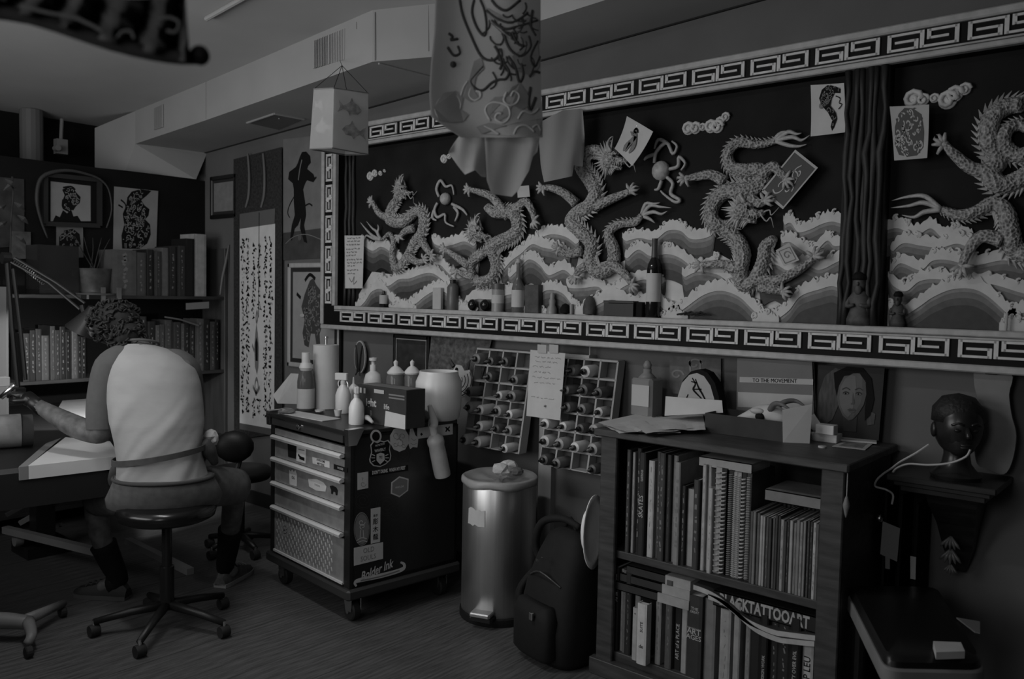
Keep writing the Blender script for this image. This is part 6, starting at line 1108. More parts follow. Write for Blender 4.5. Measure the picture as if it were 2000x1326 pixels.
def sheetX(nm, lb, cat, px4, X, mt=m_paper, th=.002):
    c = [PX(x, y, X) for x, y in px4]; t = thing(nm, lb, cat, tuple(sum(c, Vector()) / 4)); q = [c[3], c[2], c[1], c[0]]; MB().loft([[p - Vector((th, 0, 0)) for p in q], q]).obj('sheet', mt, t, world=True)
    f = Fr(c[3], c[2] - c[3], c[0] - c[3]); f.n = Vector((1, 0, 0)); return t, f
XW = WX + .004
mgp = mat('poster_pale', .3, .8, v2=.36, scale=10)
ft = thing('framed_dragon_print', 'framed print of a black ornate dragon on the dark partition wall', 'picture', tuple(PX(140, 440, XW)))
c = [PX(x, y, XW + .02) for x, y in ((88, 341), (194, 352), (194, 441), (88, 437))]
for a_, b_ in ((0, 1), (1, 2), (2, 3), (3, 0)): MB().tube([c[a_], c[b_]], .02, 4).obj('frame_rail', mat('frame_dim', .035, .4), ft, world=True)
q = [c[3], c[2], c[1], c[0]]; MB().loft([[p - Vector((.012, 0, 0)) for p in q], [p - Vector((.008, 0, 0)) for p in q]]).obj('mount', m_blk2, ft, world=True)
c2 = [PX(x, y, XW + .014) for x, y in ((99, 354), (177, 363), (177, 432), (99, 432))]; q = [c2[3], c2[2], c2[1], c2[0]]; MB().loft([[p - Vector((.002, 0, 0)) for p in q], q]).obj('picture', mgp, ft, world=True)
f = Fr(c2[3], c2[2] - c2[3], c2[0] - c2[3]); f.n = Vector((1, 0, 0)); dense(ft, f, [(.3, .3), (.28, .5), (.34, .66), (.28, .8), (.4, .86), (.55, .84), (.66, .7), (.74, .62), (.72, .48), (.62, .38), (.56, .28)], 40, 6, (.025, .07), .014, mgp); draw(ft, f, [sw(.45, .68, .1, 9, 2), [(.3, .85), (.5, .88), (.6, .8)], [(.3, .75), (.4, .8), (.6, .72), (.7, .6), (.68, .45)], [(.3, .55), (.3, .35), (.45, .25)]], .045)
fill(ft, f, [(.05, .0), (.12, .15), (.22, .1), (.3, .28), (.4, .2), (.5, .3), (.56, .12), (.66, .14), (.75, .0)])
tag(MB().tube([PX(x, y, XW + .05) for x, y in ((93, 465), (80, 430), (72, 390), (78, 352), (100, 337), (135, 333), (170, 340), (195, 350), (212, 370), (218, 410), (208, 445))], [.005, .012, .013, .008, .005, .005], 7, sm=4).obj('bent_hoop', mat('hoop_grey', .06, .6), smooth=True), 'thin bent hoop hanging around the framed dragon print', 'hoop')
t, f = sheetX('phoenix_poster', 'pale poster with a dense black winged beast on the partition wall', 'poster', [(223, 364), (309, 373), (305, 490), (221, 492)], XW + .006, mgp)
dense(t, f, [(.2, .05), (.18, .25), (.24, .42), (.2, .58), (.28, .72), (.3, .84), (.4, .93), (.6, .97), (.86, .95), (.76, .88), (.62, .8), (.7, .72), (.82, .66), (.8, .56), (.72, .5), (.84, .42), (.86, .26), (.78, .12), (.6, .04)], 150, 5, (.02, .06), .011, mgp); draw(t, f, [[(.4, .85), (.6, .92), (.8, .95)], [(.42, .78), (.6, .84), (.74, .9)], sw(.7, .25, .15), [(.15, .8), (.25, .74), (.28, .66)], [(.1, .72), (.2, .68)]], .025)
sheetX('dark_poster', 'dim dark poster at the far left of the partition wall', 'poster', [(-6, 345), (47, 350), (48, 480), (-6, 484)], XW + .004, mat('poster_dim', .03, .8, v2=.07, scale=12)); t, f = sheetX('small_photo', 'small dim photo print low on the partition wall at far left', 'photo', [(21, 451), (60, 453), (60, 505), (21, 506)], XW + .012, mat('photo_dim', .08, .8, v2=.15, scale=20)); t, f = sheetX('small_tattoo_print', 'small pale tattoo print under the framed dragon print', 'print', [(110, 436), (162, 440), (163, 503), (110, 503)], XW + .012, mat('print_dim', .14, .8, v2=.22, scale=14)); dense(t, f, [(.1, .3), (.1, .6), (.3, .8), (.6, .85), (.85, .7), (.9, .4), (.7, .2), (.4, .15)], 30, 7, (.04, .1), .03, MATS['print_dim'])
# potted plant, trailing plant
p = PX(182, 574, -5.56); pp = thing('potted_plant', 'ribbed dark pot with thin bare stems on the wall bookshelf', 'plant', (p.x, p.y, zs1)); s_ = 38 / FPX * (p - O).dot(f2); h_ = .17
MB().lathe([(0, 0), (s_ * .8, 0)] + [(s_ * (.8 + .2 * k / 9) * (1 + .02 * (k % 2)), h_ * k / 9) for k in range(1, 10)] + [(s_ * .92, h_), (0, h_ * .96)], n=22).obj('pot', mat('pot_dark', .05, .4, v2=.09, scale=30), pp, smooth='auto')
MB().lathe([(0, -.0), (s_ * 1.15, .0), (s_ * 1.2, .012), (0, .01)], n=20).obj('saucer', mat('saucer', .12, .4), pp, smooth='auto')
for k in range(5): MB().tube([(0.02 * math.cos(k * 2), .02 * math.sin(k * 2), h_ * .9), (.0, (k - 2) * .03, h_ + .1), (.0, (k - 2) * .055, h_ + .2)], [.004, .003, .001], 5, sm=3).obj('stem', mat('stem_dark', .06, .7), pp)
vp = thing('trailing_plant', 'dim leafy plant at the far left edge on the bookshelf', 'plant', tuple(PX(20, 575, -5.6)))
MB().tube([PX(x, y, -5.6) for x, y in ((18, 574), (20, 500), (22, 430), (26, 380), (24, 345))], .005, 6, sm=4).obj('stem', mat('vine', .04, .7), vp, world=True)
for k, (x, y) in enumerate(((10, 350), (28, 358), (34, 420), (14, 432), (30, 460), (12, 400), (27, 395))):
    c_ = PX(x, y, -5.58); mb = MB(); mb.tube([c_, c_ + Vector((.01, .03 * (-1) ** k, -.02)), c_ + Vector((0, .06 * (-1) ** k, -.05))], [.002, .016, .001], 5, sm=3); mb.obj('leaf', mat('vine_leaf', .07, .6), vp, world=True)
# dark glass terrarium between plant and photo
a_, b_ = PX(64, 572, -5.6), PX(140, 482, -5.6); tr_ = thing('glass_terrarium', 'dim glass tank on the wall bookshelf left of the pot', 'tank', (-5.6, (a_.y + b_.y) / 2, zs1)); mg = mat('tank_glass', .25, .1, trans=.9)
for nm, p0, p1 in (('pane', (-5.5, a_.y, zs1), (-5.496, b_.y, b_.z)), ('pane', (-5.7, a_.y, zs1), (-5.5, a_.y + .004, b_.z)), ('pane', (-5.7, b_.y - .004, zs1), (-5.5, b_.y, b_.z)), ('pane', (-5.704, a_.y, zs1), (-5.7, b_.y, b_.z))): MB().box(p0, p1).obj(nm, mg, tr_, world=True)
MB().box((-5.7, a_.y + .004, zs1), (-5.5, b_.y - .004, zs1 + .03)).obj('soil', m_blk2, tr_, world=True)
# ================================================================== treatment bed, lamp, stool
def Q(x, y, d): return O + ray(x, y) * (3.6 + d)
bd = thing('treatment_bed', 'padded treatment bed with white paper and a pale steel lifting base', 'bed', tuple(PZ(100, 1080, 0)))
ZB2 = .74; e0, e1 = PZ(-60, 925, ZB2), PZ(238, 892, ZB2); e3, e2 = PZ(-60, 772, ZB2), PZ(196, 768, ZB2)
ol = corner([e0, e1, e2, e3], .05); cen = (e0 + e1 + e2 + e3) / 4
MB().loft([[p - up_ * .17 for p in ol], [p - up_ * .02 for p in ol], [cen + (p - cen) * .985 - up_ * .002 for p in ol]]).obj('mattress', mat('bed_vinyl', .012, .5), bd, world=True, smooth='auto')
f0, f1 = PZ(36, 906, ZB2), PZ(240, 882, ZB2); g0, g1 = PZ(62, 868, ZB2), PZ(205, 860, ZB2)
def paper(c4, nm, mt, z=.003, drop=.05):
    a_, b_, c_, d_ = c4; mb = MB(); mb.loft([[p + up_ * z for p in (a_, b_, c_, d_)], [p + up_ * (z + .003) for p in (a_, b_, c_, d_)]]); n_ = ((b_ - a_).cross(up_)).normalized()
    if drop: mb.hexa([a_ + n_ * .008 - up_ * drop, b_ + n_ * .008 - up_ * drop, b_ - up_ * drop, a_ - up_ * drop, a_ + n_ * .008 + up_ * (z + .003), b_ + n_ * .008 + up_ * (z + .003), b_ + up_ * (z + .003), a_ + up_ * (z + .003)])
    return mb.obj(nm, mt, bd, world=True)
m_bp = mat('bed_paper', .6, .8, v2=.66, scale=5)
ea, eb = e0.lerp(e1, .36), e0.lerp(e1, .985); 
paper([ea, eb, PZ(215, 864, ZB2), PZ(128, 856, ZB2)], 'paper_sheet', m_bp); paper([e0.lerp(e1, .3), e0.lerp(e1, .36), PZ(120, 857, ZB2), PZ(90, 868, ZB2)], 'paper_fold', mat('bed_paper_grey', .2, .8))
paper([PZ(98, 826, ZB2), PZ(190, 836, ZB2), PZ(192, 772, ZB2), PZ(128, 774, ZB2)], 'work_sheet', m_paper, .004, 0)
bs_ = mat('bed_steel', .2, .5, v2=.24, scale=6)
def bar(pa, pb, z, hw, hh, nm='base_rail', mt=bs_):
    a_, b_ = PZ(*pa, z), PZ(*pb, z if not isinstance(z, tuple) else z); d_ = (b_ - a_).normalized(); n_ = d_.cross(up_).normalized() * hw; h = up_ * hh
    MB().hexa([a_ - n_ - h, b_ - n_ - h, b_ + n_ - h, a_ + n_ - h, a_ - n_ + h, b_ - n_ + h, b_ + n_ + h, a_ + n_ + h]).obj(nm, mt, bd, world=True)
bar((10, 1034), (226, 1086), .16, .018, .018); bar((250, 1056), (372, 1116), .1, .018, .016)
def strut(a, b, r=.017, mt=bs_, nm='lifting_arm'): MB().tube([a, b], r, 4).obj(nm, mt, bd, world=True)
P_ = PZ(38, 1022, .16); d_ = (P_ - O).dot(f2); strut(P_, O + ray(140, 966) * (d_ + .1)); strut(PZ(12, 1006, .16), O + ray(75, 972) * (d_ + .3), .014, mat('bed_steel_dim', .09, .5)); strut(PZ(30, 1024, .16) + Vector((.1, .2, -.02)), O + ray(118, 1026) * (d_ + .25), .013, MATS['bed_steel_dim'])
c_ = PZ(35, 1052, .11); MB().lathe([(.012, -.016), (.012, -.02), (.034, -.02), (.036, 0), (.034, .02), (.012, .02)], (c_.x, c_.y, .105), 16, 'Y').obj('roller', mat('roller', .25, .5), bd, world=True, smooth='auto')
MB().tube([PZ(190, 1085, .12), PZ(194, 1098, .06), PZ(206, 1112, .02), PZ(220, 1100, .05)], .005, 6, sm=4).obj('cable_loop', mat('loop', .08, .5), bd, world=True)
MB().box((cen.x - .12, cen.y - .12, .0), (cen.x + .12, cen.y + .12, .06)).obj('base_plate', m_black, bd, world=True); MB().box((cen.x - .05, cen.y - .05, .06), (cen.x + .05, cen.y + .05, .64)).obj('column', m_black, bd, world=True)
# bolster under the hand
b0, b1 = PZ(-20, 868, ZB2 + .02), PZ(64, 862, ZB2 + .02); bl = thing('arm_bolster', 'round grey draped bolster on the bed under the gloved hand', 'bolster', tuple((b0 + b1) / 2))
MB().tube([b0 + up_ * .055, b1 + up_ * .055], .075, 18).obj('cushion', mat('bolster_dark', .05, .8), bl, world=True, smooth='auto'); MB().tube([b0 + up_ * .057, b0.lerp(b1, .72) + up_ * .057], .078, 18, cap=False).obj('towel', mat('towel_grey', .2, .9, v2=.28, scale=20), bl, world=True, smooth=True)
# pale panel at the left edge
a_ = O + ray(12, 560) * 4.6; b_ = O + ray(12, 735) * 4.6; b_.z = ZB2 + .006; pn = tag(MB().hexa([b_ - rgt * .3, b_, b_ + fwd * .02, b_ + fwd * .02 - rgt * .3, a_ - rgt * .3, a_, a_ + fwd * .02, a_ + fwd * .02 - rgt * .3]).obj('standing_board', mat('panel_grey', .13, .8)), 'pale grey upright board at the extreme left edge', 'board')
# task lamp
lm = thing('task_lamp', 'black sprung arm task lamp clamped beside the bed', 'lamp', tuple(O + ray(40, 770) * 4.25))
def K(x, y, D=4.25): return O + ray(x, y) * D
MB().tube([K(14, 512), K(24, 640), K(36, 765)], .012, 8).obj('post', m_black, lm, world=True); MB().tube([K(26, 525), K(40, 640), K(50, 742)], .01, 8).obj('post', m_black, lm, world=True)
MB().lathe([(.03, -.02), (.03, .02)], tuple(K(12, 504)), 14, 'Y').obj('pivot', m_black, lm, world=True); MB().rbox(K(34, 775) - Vector((.04, .03, .03)), K(34, 775) + Vector((.04, .03, .05)), .008).obj('clamp', m_black, lm, world=True)
MB().tube([K(22, 512), K(95, 552), K(156, 604)], .007, 7).obj('arm', m_black, lm, world=True); MB().tube([K(30, 504), K(110, 552), K(166, 592)], .007, 7).obj('arm', m_black, lm, world=True)
for k in (-1, 1):
    a_, b_ = K(27, 508 + k * 3), K(86, 552 + k * 4); mb = MB(); n_ = 60; d_ = (b_ - a_); o1 = d_.orthogonal().normalized(); o2 = d_.normalized().cross(o1)
    mb.tube([a_ + d_ * (i / n_) + (o1 * math.cos(i * 1.6) + o2 * math.sin(i * 1.6)) * .006 for i in range(n_ + 1)], .0016, 4); mb.obj('spring', mat('spring_steel', .4, .3, .8), lm, world=True)
MB().tube([K(160, 596), K(164, 612)], .012, 8).obj('elbow', m_black, lm, world=True)
ap_, rim_ = K(176, 618), K(160, 648); ax_ = (rim_ - ap_).normalized(); mb = MB(); o1 = ax_.orthogonal().normalized(); o2 = ax_.cross(o1)
mb.loft([[ap_ + ax_ * h + (o1 * math.cos(a) + o2 * math.sin(a)) * r for a in [2 * math.pi * j / 24 for j in range(24)]] for h, r in ((-.05, .03), (-.02, .035), (.0, .045), (.09, .085), (.088, .08), (.0, .04))], cap=False); mb.obj('shade', mat('shade_dark', .02, .4), lm, world=True, smooth='auto')
mb = MB().ell(ap_ + ax_ * .03, (.026, .026, .026), 12); mb.obj('bulb', mat('bulb', .9, .5, emit=6), lm, world=True, smooth=True)
l_ = bpy.data.lights.new('task_lamp_light', 'SPOT'); l_.energy = 60; l_.spot_size = 1.5; l_.shadow_soft_size = .03; lo_ = bpy.data.objects.new('task_lamp_light', l_); COL.objects.link(lo_); lo_.location = ap_ + ax_ * .075; lo_.rotation_euler = (PZ(120, 800, ZB2) - lo_.location).to_track_quat('-Z', 'Y').to_euler()
MB().rbox(K(168, 570, 4.27) - Vector((.02, .02, .02)), K(188, 590, 4.27) + Vector((.02, .02, .02)), .008).obj('lamp_housing', m_black, lm, world=True)
# stools
def star_base(t, r, z, mt, n=5, a0=.3, wh=.026, thick=.018):
    for k in range(n):
        a = a0 + 2 * math.pi * k / n; e = Vector((r * math.cos(a), r * math.sin(a), wh * 2 + .012)); MB().tube([(0, 0, z), e * .5 + Vector((0, 0, z * .55)), e], [thick * 1.25, thick, thick * .8], 8).obj('leg', mt, t, smooth=True)
        c = MB()
        for s in (-1, 1): c.lathe([(.006, s * .004), (wh, s * .004), (wh, s * .016), (.006, s * .016)], (e.x, e.y, wh), 14, 'Y')
        MB().lathe([(wh * .95, -.02), (wh, -.015), (wh, .015), (wh * .95, .02)], (e.x, e.y, wh), 16, 'Y').obj('caster', m_rub, t, smooth='auto'); MB().tube([(e.x, e.y, wh), (e.x, e.y, wh * 2 + .02)], .008, 7).obj('caster_stem', m_chrome, t)
st = thing('rolling_stool', 'black round rolling stool the artist sits on', 'stool', (-3.46, 1.775, 0)); SZ = .565
MB().lathe([(0, SZ - .075), (.17, SZ - .075), (.2, SZ - .06), (.207, SZ - .035), (.2, SZ - .012), (.17, SZ), (0, SZ)], n=36).obj('seat', mat('stool_vinyl', .01, .22), st, smooth=True)
MB().lathe([(.03, .09), (.03, .28), (.021, .282), (.021, SZ - .07)], n=16).obj('gas_column', mat('column_black', .015, .25), st, smooth='auto'); star_base(st, .29, .11, m_black, a0=.42)
s2 = thing('spare_stool', 'black rounded stool back standing behind the artist, right of him', 'stool', tuple(PZ(470, 1075, 0))); q = O + ray(458, 872) * 4.35; ql = q - Vector(s2['_loc'])
MB().ell(ql, (.1, .05, .085), 16, Matrix.Rotation(YAW * -1 + .2, 3, 'Z')).obj('backrest', mat('stool_back', .01, .5), s2, smooth=True); MB().tube([ql + Vector((0, .04, -.05)), Vector((ql.x, ql.y, .5)), (0, 0, .46)], .014, 8, sm=3).obj('back_bar', m_black, s2); MB().lathe([(0, .42), (.16, .42), (.18, .45), (.16, .48), (0, .48)], n=24).obj('seat', MATS['stool_back'], s2, smooth=True); MB().lathe([(.022, .08), (.022, .43)], n=12).obj('gas_column', m_black, s2); star_base(s2, .2, .09, m_black, a0=1.1)
fs_ = thing('floor_stand', 'pale splayed floor stand foot at the lower left corner', 'stand', tuple(PZ(8, 1235, 0))); m_fst = mat('stand_pale', .14, .5, v2=.19, scale=8)
h0 = PZ(10, 1212, .09); hubl = h0; MB().tube([h0 - rgt * .12, h0, PZ(60, 1216, .08)], [.035, .034, .028], 12, sm=3).obj('leg', m_fst, fs_, world=True, smooth=True); MB().tube([PZ(48, 1212, .085), PZ(124, 1178, .06)], [.026, .017], 12).obj('leg', m_fst, fs_, world=True, smooth=True); MB().tube([PZ(55, 1214, .085), PZ(62, 1240, .07), PZ(52, 1258, .045)], [.026, .02, .016], 12, sm=3).obj('leg', m_fst, fs_, world=True, smooth=True)
for x, y in ((56, 1274), (122, 1196)): c_ = PZ(x, y, .022); MB().lathe([(.02, -.014), (.024, -.01), (.024, .01), (.02, .014)], (c_.x, c_.y, .024), 14, 'Y').obj('caster', m_rub, fs_, world=True)
# ================================================================== the seated artist, from behind
ps = thing('person', 'person in a white shirt with grey sleeves seated with the back turned, bent over work', 'person', (-3.46, 1.775, SZ))
m_skin = mat('skin_tattooed', .07, .6, v2=.16, scale=26); m_shirt = mat('shirt_white', .32, .85, v2=.35, scale=10, bump=.35, bscale=6, stretch=(1, 1, 2.2)); m_slv = mat('sleeve_grey', .085, .9, v2=.1, scale=30); m_den = mat('denim', .085, .9, v2=.13, scale=26); m_hair = mat('hair_dark', .008, .75, v2=.02, scale=60)
aR = PZ(440, 1108, .09); aL = PZ(232, 1132, .09)
def dep(p): return (p - O).dot(f2) - 3.6
V = {'pel': (Q(316, 950, .03), .125), 'wai': (Q(312, 880, .03), .115), 'che': (Q(303, 785, .06), .125), 'upc': (Q(290, 722, .1), .085), 'nek': (Q(262, 676, .13), .052), 'hdb': (Q(246, 656, .16), .06), 'hed': (Q(226, 630, .19), .088), 'hdt': (Q(218, 606, .2), .062), 'jaw': (Q(205, 655, .25), .045),
     'lsh': (Q(218, 716, .06), .058), 'lua': (Q(200, 785, .04), .052), 'lel': (Q(203, 854, .03), .056), 'lfa': (Q(140, 830, .09), .053), 'lwr': (Q(74, 792, .16), .031), 'lpa': (Q(52, 775, .18), .026),
     'rsh': (Q(368, 716, .12), .058), 'rel': (Q(372, 830, .3), .044), 'rwr': (Q(270, 800, .46), .027), 'rpa': (Q(240, 790, .5), .028),
     'lhi': (Q(272, 962, .07), .09), 'lkn': (Q(186, 985, .36), .06), 'lca': (Q(196, 1050, .35), .05), 'lan': (aL, .036), 'lto': (PZ(190, 1150, .045), .034), 'rhi': (Q(362, 962, .08), .09), 'rkn': (Q(458, 958, .42), .06), 'rca': (Q(452, 1020, .5), .052), 'ran': (aR, .036), 'rto': (PZ(462, 1122, .045), .034)}
E2 = [('pel', 'wai'), ('wai', 'che'), ('che', 'upc'), ('upc', 'nek'), ('nek', 'hdb'), ('hdb', 'hed'), ('hed', 'hdt'), ('hed', 'jaw'), ('upc', 'lsh'), ('lsh', 'lua'), ('lua', 'lel'), ('lel', 'lfa'), ('lfa', 'lwr'), ('lwr', 'lpa'), ('upc', 'rsh'), ('rsh', 'rel'), ('rel', 'rwr'), ('rwr', 'rpa'), ('pel', 'lhi'), ('lhi', 'lkn'), ('lkn', 'lca'), ('lca', 'lan'), ('lan', 'lto'), ('pel', 'rhi'), ('rhi', 'rkn'), ('rkn', 'rca'), ('rca', 'ran'), ('ran', 'rto')]
def skin(nm, V_, E_, mt, parent, root, sub=2):
    ks = list(V_); me = bpy.data.meshes.new(nm); L0 = Vector(parent['_loc']); me.from_pydata([tuple(V_[k][0] - L0) for k in ks], [(ks.index(a), ks.index(b)) for a, b in E_], []); me.materials.append(mt)
    o = bpy.data.objects.new(nm, me); COL.objects.link(o); o.parent = parent; m1 = o.modifiers.new('skin', 'SKIN'); m1.use_smooth_shade = True
    sl = me.skin_vertices[0].data
    for i, k in enumerate(ks): sl[i].radius = (V_[k][1], V_[k][1]); sl[i].use_root = (k == root)
    m2 = o.modifiers.new('sub', 'SUBSURF'); m2.levels = sub; m2.render_levels = sub; return o
skin('body', V, E2, m_skin, ps, 'pel')
# shirt
wv_ = (V['rsh'][0] - V['lsh'][0]); wv_.z = 0; wv_.normalize(); fv_ = Vector((-wv_.y, wv_.x, 0)); fv_ = fv_ if fv_.dot(f2) > 0 else -fv_
rg = [(320, 946, 86, .135, .03), (316, 925, 82, .132, .03), (313, 895, 78, .128, .03), (311, 862, 79, .128, .03), (307, 825, 86, .136, .04), (304, 785, 88, .142, .06), (302, 748, 86, .142, .08), (299, 718, 80, .13, .1), (292, 696, 66, .108, .115), (282, 682, 48, .082, .125), (270, 674, 32, .064, .13)]
rings = []; NR = 46
for k in range(NR):
    t_ = k / (NR - 1) * (len(rg) - 1); i0_ = min(int(t_), len(rg) - 2); fr_ = t_ - i0_; x, y, hw, d_, dd = [a + (b - a) * fr_ for a, b in zip(rg[i0_], rg[i0_ + 1])]
    c_ = Q(x, y, dd); s_ = hw / FPX * 3.65; tl = .10 * max(0, min(1, (t_ - 5.5))); am = .036 * max(0, min(1, (y - 760) / 70)) + .006; r_ = []
    for j in range(72):
        a = 2 * math.pi * j / 72; wr = am * (max(0, math.sin(a * 5 + (y - 800) * .055)) ** 2 * 1.2 + .5 * max(0, math.sin(a * 9 + (y - 800) * .1 + 1)) ** 2 - .3)
        r_.append(c_ + wv_ * s_ * math.copysign(abs(math.cos(a)) ** .85, math.cos(a)) * (1 + wr * .4) + fv_ * d_ * math.sin(a) * (1 + wr * 2.2) + up_ * (tl * -math.sin(a) * d_ * 1.5))
    rings.append(r_)
mb = MB().loft(rings, cap=False); sh_o = mb.obj('shirt', m_shirt, ps, world=True, smooth=True); m2 = sh_o.modifiers.new('sub', 'SUBSURF'); m2.levels = 1; m2.render_levels = 1
MB().tube([Q(270, 672, .07) + wv_ * .07 * math.cos(a) + fv_ * .07 * (1 + math.sin(a)) + up_ * -.02 * math.sin(a) for a in [2 * math.pi * j / 20 for j in range(21)]], .006, 6).obj('collar', m_slv, ps, world=True, smooth=True)
def sleeve(pts, rad): 
    o = MB().tube([Q(*p) for p in pts], rad, 18, cap=False, sm=4).obj('sleeve', m_slv, ps, world=True, smooth=True); return o
sleeve([(262, 690, .11), (240, 698, .08), (216, 718, .055), (203, 760, .045), (197, 800, .035), (196, 838, .03)], [.04, .062, .07, .064, .06, .056])
sleeve([(318, 698, .13), (344, 704, .14), (364, 724, .15), (374, 770, .24), (378, 812, .29)], [.035, .054, .062, .058, .052])
# denim shorts
sr = []
for x, y, hw, d_, dd in ((320, 928, 89, .153, .03), (322, 948, 98, .158, .04), (322, 968, 108, .16, .06), (320, 984, 104, .155, .07), (318, 992, 90, .13, .07)):
    c_ = Q(x, y, dd); s_ = hw / FPX * 3.65; sr.append([c_ + wv_ * s_ * math.cos(a) + fv_ * d_ * math.sin(a) for a in [2 * math.pi * j / 32 for j in range(32)]])
MB().loft(sr).obj('shorts', m_den, ps, world=True, smooth=True)
for pts in ([(285, 962, .07), (240, 966, .2), (196, 972, .34)], [(350, 958, .08), (410, 950, .25), (462, 950, .42)]): MB().tube([Q(*p) for p in pts], [.1, .096, .086], 18, sm=4).obj('shorts_leg', m_den, ps, world=True, smooth=True)
sr2 = []
for x, y in ((320, 931),): c_ = Q(x, y, .03); MB().tube([c_ + wv_ * 91 / FPX * 3.65 * math.cos(a) + fv_ * .157 * math.sin(a) + up_ * .0 for a in [2 * math.pi * j / 36 for j in range(37)]], .008, 6).obj('waistband', mat('denim_dark', .05, .9), ps, world=True, smooth=True)
# apron tie round the waist, pouch and white cloth at the hip
c_ = Q(312, 884, .03); s_ = 84.5 / FPX * 3.65; tie = []
for j in range(41): a = 2 * math.pi * j / 40; tie.append(c_ + wv_ * s_ * math.cos(a) + fv_ * .147 * math.sin(a) + up_ * (.03 * math.cos(a) * 1.0 - .004))
m_apr = mat('apron_dark', .05, .9, v2=.075, scale=30)
mb = MB(); mb.loft([[p - up_ * .012, p + up_ * .012, p + up_ * .011 + (p - c_).normalized() * .004, p - up_ * .013 + (p - c_).normalized() * .004] for p in tie]); mb.obj('apron_tie', m_apr, ps, world=True, smooth='auto')
MB().tube([Q(398, 862, .06), Q(408, 878, .08), Q(420, 905, .12)], [.02, .032, .016], 10, sm=4).obj('apron_bow', m_apr, ps, world=True, smooth=True); MB().tube([Q(236, 896, .02), Q(228, 920, .06), Q(222, 948, .14)], [.012, .03, .03], 10, sm=4).obj('apron_side', m_apr, ps, world=True, smooth=True)
o = crumple('white_rag', Q(412, 855, .16), .04, m_paper, ps, 9, 1.0)
# hair
hc_ = Q(226, 632, .185); mb = MB(); R_ = Matrix.Rotation(-.35, 3, f2.normalized()); mb.ell(hc_, (.108, .108, .1), 20, R_, 12); mb.ell(Q(246, 656, .13), (.075, .075, .06), 16, R_, 8); rn = random.Random(31)
hn_ = Q(246, 656, .13)
for k in range(380):
    u, v = rn.uniform(0, 6.28), rn.uniform(-.75, 1); n_ = Vector((math.cos(u) * math.sqrt(1 - v * v), math.sin(u) * math.sqrt(1 - v * v), v)); b_ = hc_ + Vector((n_.x * .106, n_.y * .106, n_.z * .097)) if k < 271 else hn_ + Vector((n_.x * .073, n_.y * .073, n_.z * .058)); t_ = n_.orthogonal().normalized(); t_ = Matrix.Rotation(rn.uniform(0, 6.28), 3, n_) @ t_; q_ = rn.uniform(.008, .014)
    mb.tube([b_, b_ + n_ * q_ + t_ * q_ * .6, b_ + n_ * q_ * 1.2 + t_ * q_ * 1.8, b_ + n_ * q_ * .2 + t_ * q_ * 2.4], [.005, .005, .004, .002], 5)
mb.obj('hair', m_hair, ps, world=True, smooth=True)
# face details on the far side, ears
fd = (Q(196, 648, .34) - hc_).normalized(); sd = fd.cross(up_).normalized(); ud = sd.cross(fd)
MB().tube([hc_ + fd * .1 + ud * .01, hc_ + fd * .125 - ud * .03, hc_ + fd * .115 - ud * .036], [.01, .014, .01], 8).obj('nose', m_skin, ps, world=True, smooth=True)
for s in (-1, 1):
    MB().ell(hc_ + fd * .097 + sd * .034 * s + ud * .006, (.011, .011, .008), 8).obj('eye', m_paper2, ps, world=True, smooth=True); MB().ell(hc_ - fd * .0 + sd * .103 * s - ud * .03, (.014, .014, .03), 8).obj('ear', m_skin, ps, world=True, smooth=True)
MB().tube([hc_ + fd * .104 - ud * .06 + sd * -.025, hc_ + fd * .108 - ud * .062, hc_ + fd * .104 - ud * .06 + sd * .025], .005, 6).obj('mouth', mat('lip_dark', .09, .6), ps, world=True, smooth=True)
# gloved left hand holding the machine, right hand
def hand(nm, wr, pa, mt, ref, curl=.6):
    d = (pa - wr).normalized(); s = d.cross(ref).normalized(); n_ = s.cross(d)
    VV = {'w': (wr - d * .01, .025), 'p': (wr + d * .035, .03), 'k': (wr + d * .07, .028)}; EE = [('w', 'p'), ('p', 'k')]
    for i, (o_, l) in enumerate(((-.03, .07), (-.01, .08), (.01, .075), (.029, .058))):
        b = wr + d * (.085 - abs(i - 1.2) * .006) + s * o_; p1 = b + d * l * .45 - n_ * l * .2 * curl; p2 = p1 + d * l * .2 - n_ * l * .4 * curl; p3 = p2 - d * l * .15 * curl - n_ * l * .28 * curl
        for j, q in enumerate((b, p1, p2, p3)): VV['f%d%d' % (i, j)] = (q, .0098 - .0009 * j)
        EE += [('k', 'f%d0' % i), ('f%d0' % i, 'f%d1' % i), ('f%d1' % i, 'f%d2' % i), ('f%d2' % i, 'f%d3' % i)]
    tb = wr + d * .03 - s * .03; VV['t0'] = (tb, .013); VV['t1'] = (tb - s * .022 + d * .03 - n_ * .015, .011); VV['t2'] = (tb - s * .012 + d * .058 - n_ * .035, .009); EE += [('p', 't0'), ('t0', 't1'), ('t1', 't2')]
    return skin(nm, VV, EE, mt, ps, 'p')
m_glv = mat('glove_black', .008, .4)
hand('gloved_hand', V['lwr'][0].lerp(V['lpa'][0], .3), Q(28, 760, .2), m_glv, up_); hand('gloved_hand', V['rwr'][0], V['rpa'][0], m_glv, up_)
MB().tube([V['lwr'][0] - (V['lpa'][0] - V['lwr'][0]) * .5, V['lpa'][0]], [.032, .031], 14).obj('glove_cuff', m_glv, ps, world=True, smooth=True)
ma = thing('tattoo_pen', 'small pale tattoo machine held in the black glove at left edge', 'tattoo machine', tuple(Q(22, 768, .22)))
MB().tube([Q(30, 752, .2), Q(16, 764, .2), Q(2, 776, .2)], [.012, .013, .012], 10).obj('grip', m_chrome, ma, world=True, smooth=True); MB().rbox(Q(0, 748, .24) - Vector((.02, .02, .014)), Q(8, 742, .24) + Vector((.02, .02, .014)), .004).obj('motor', m_paper, ma, world=True)
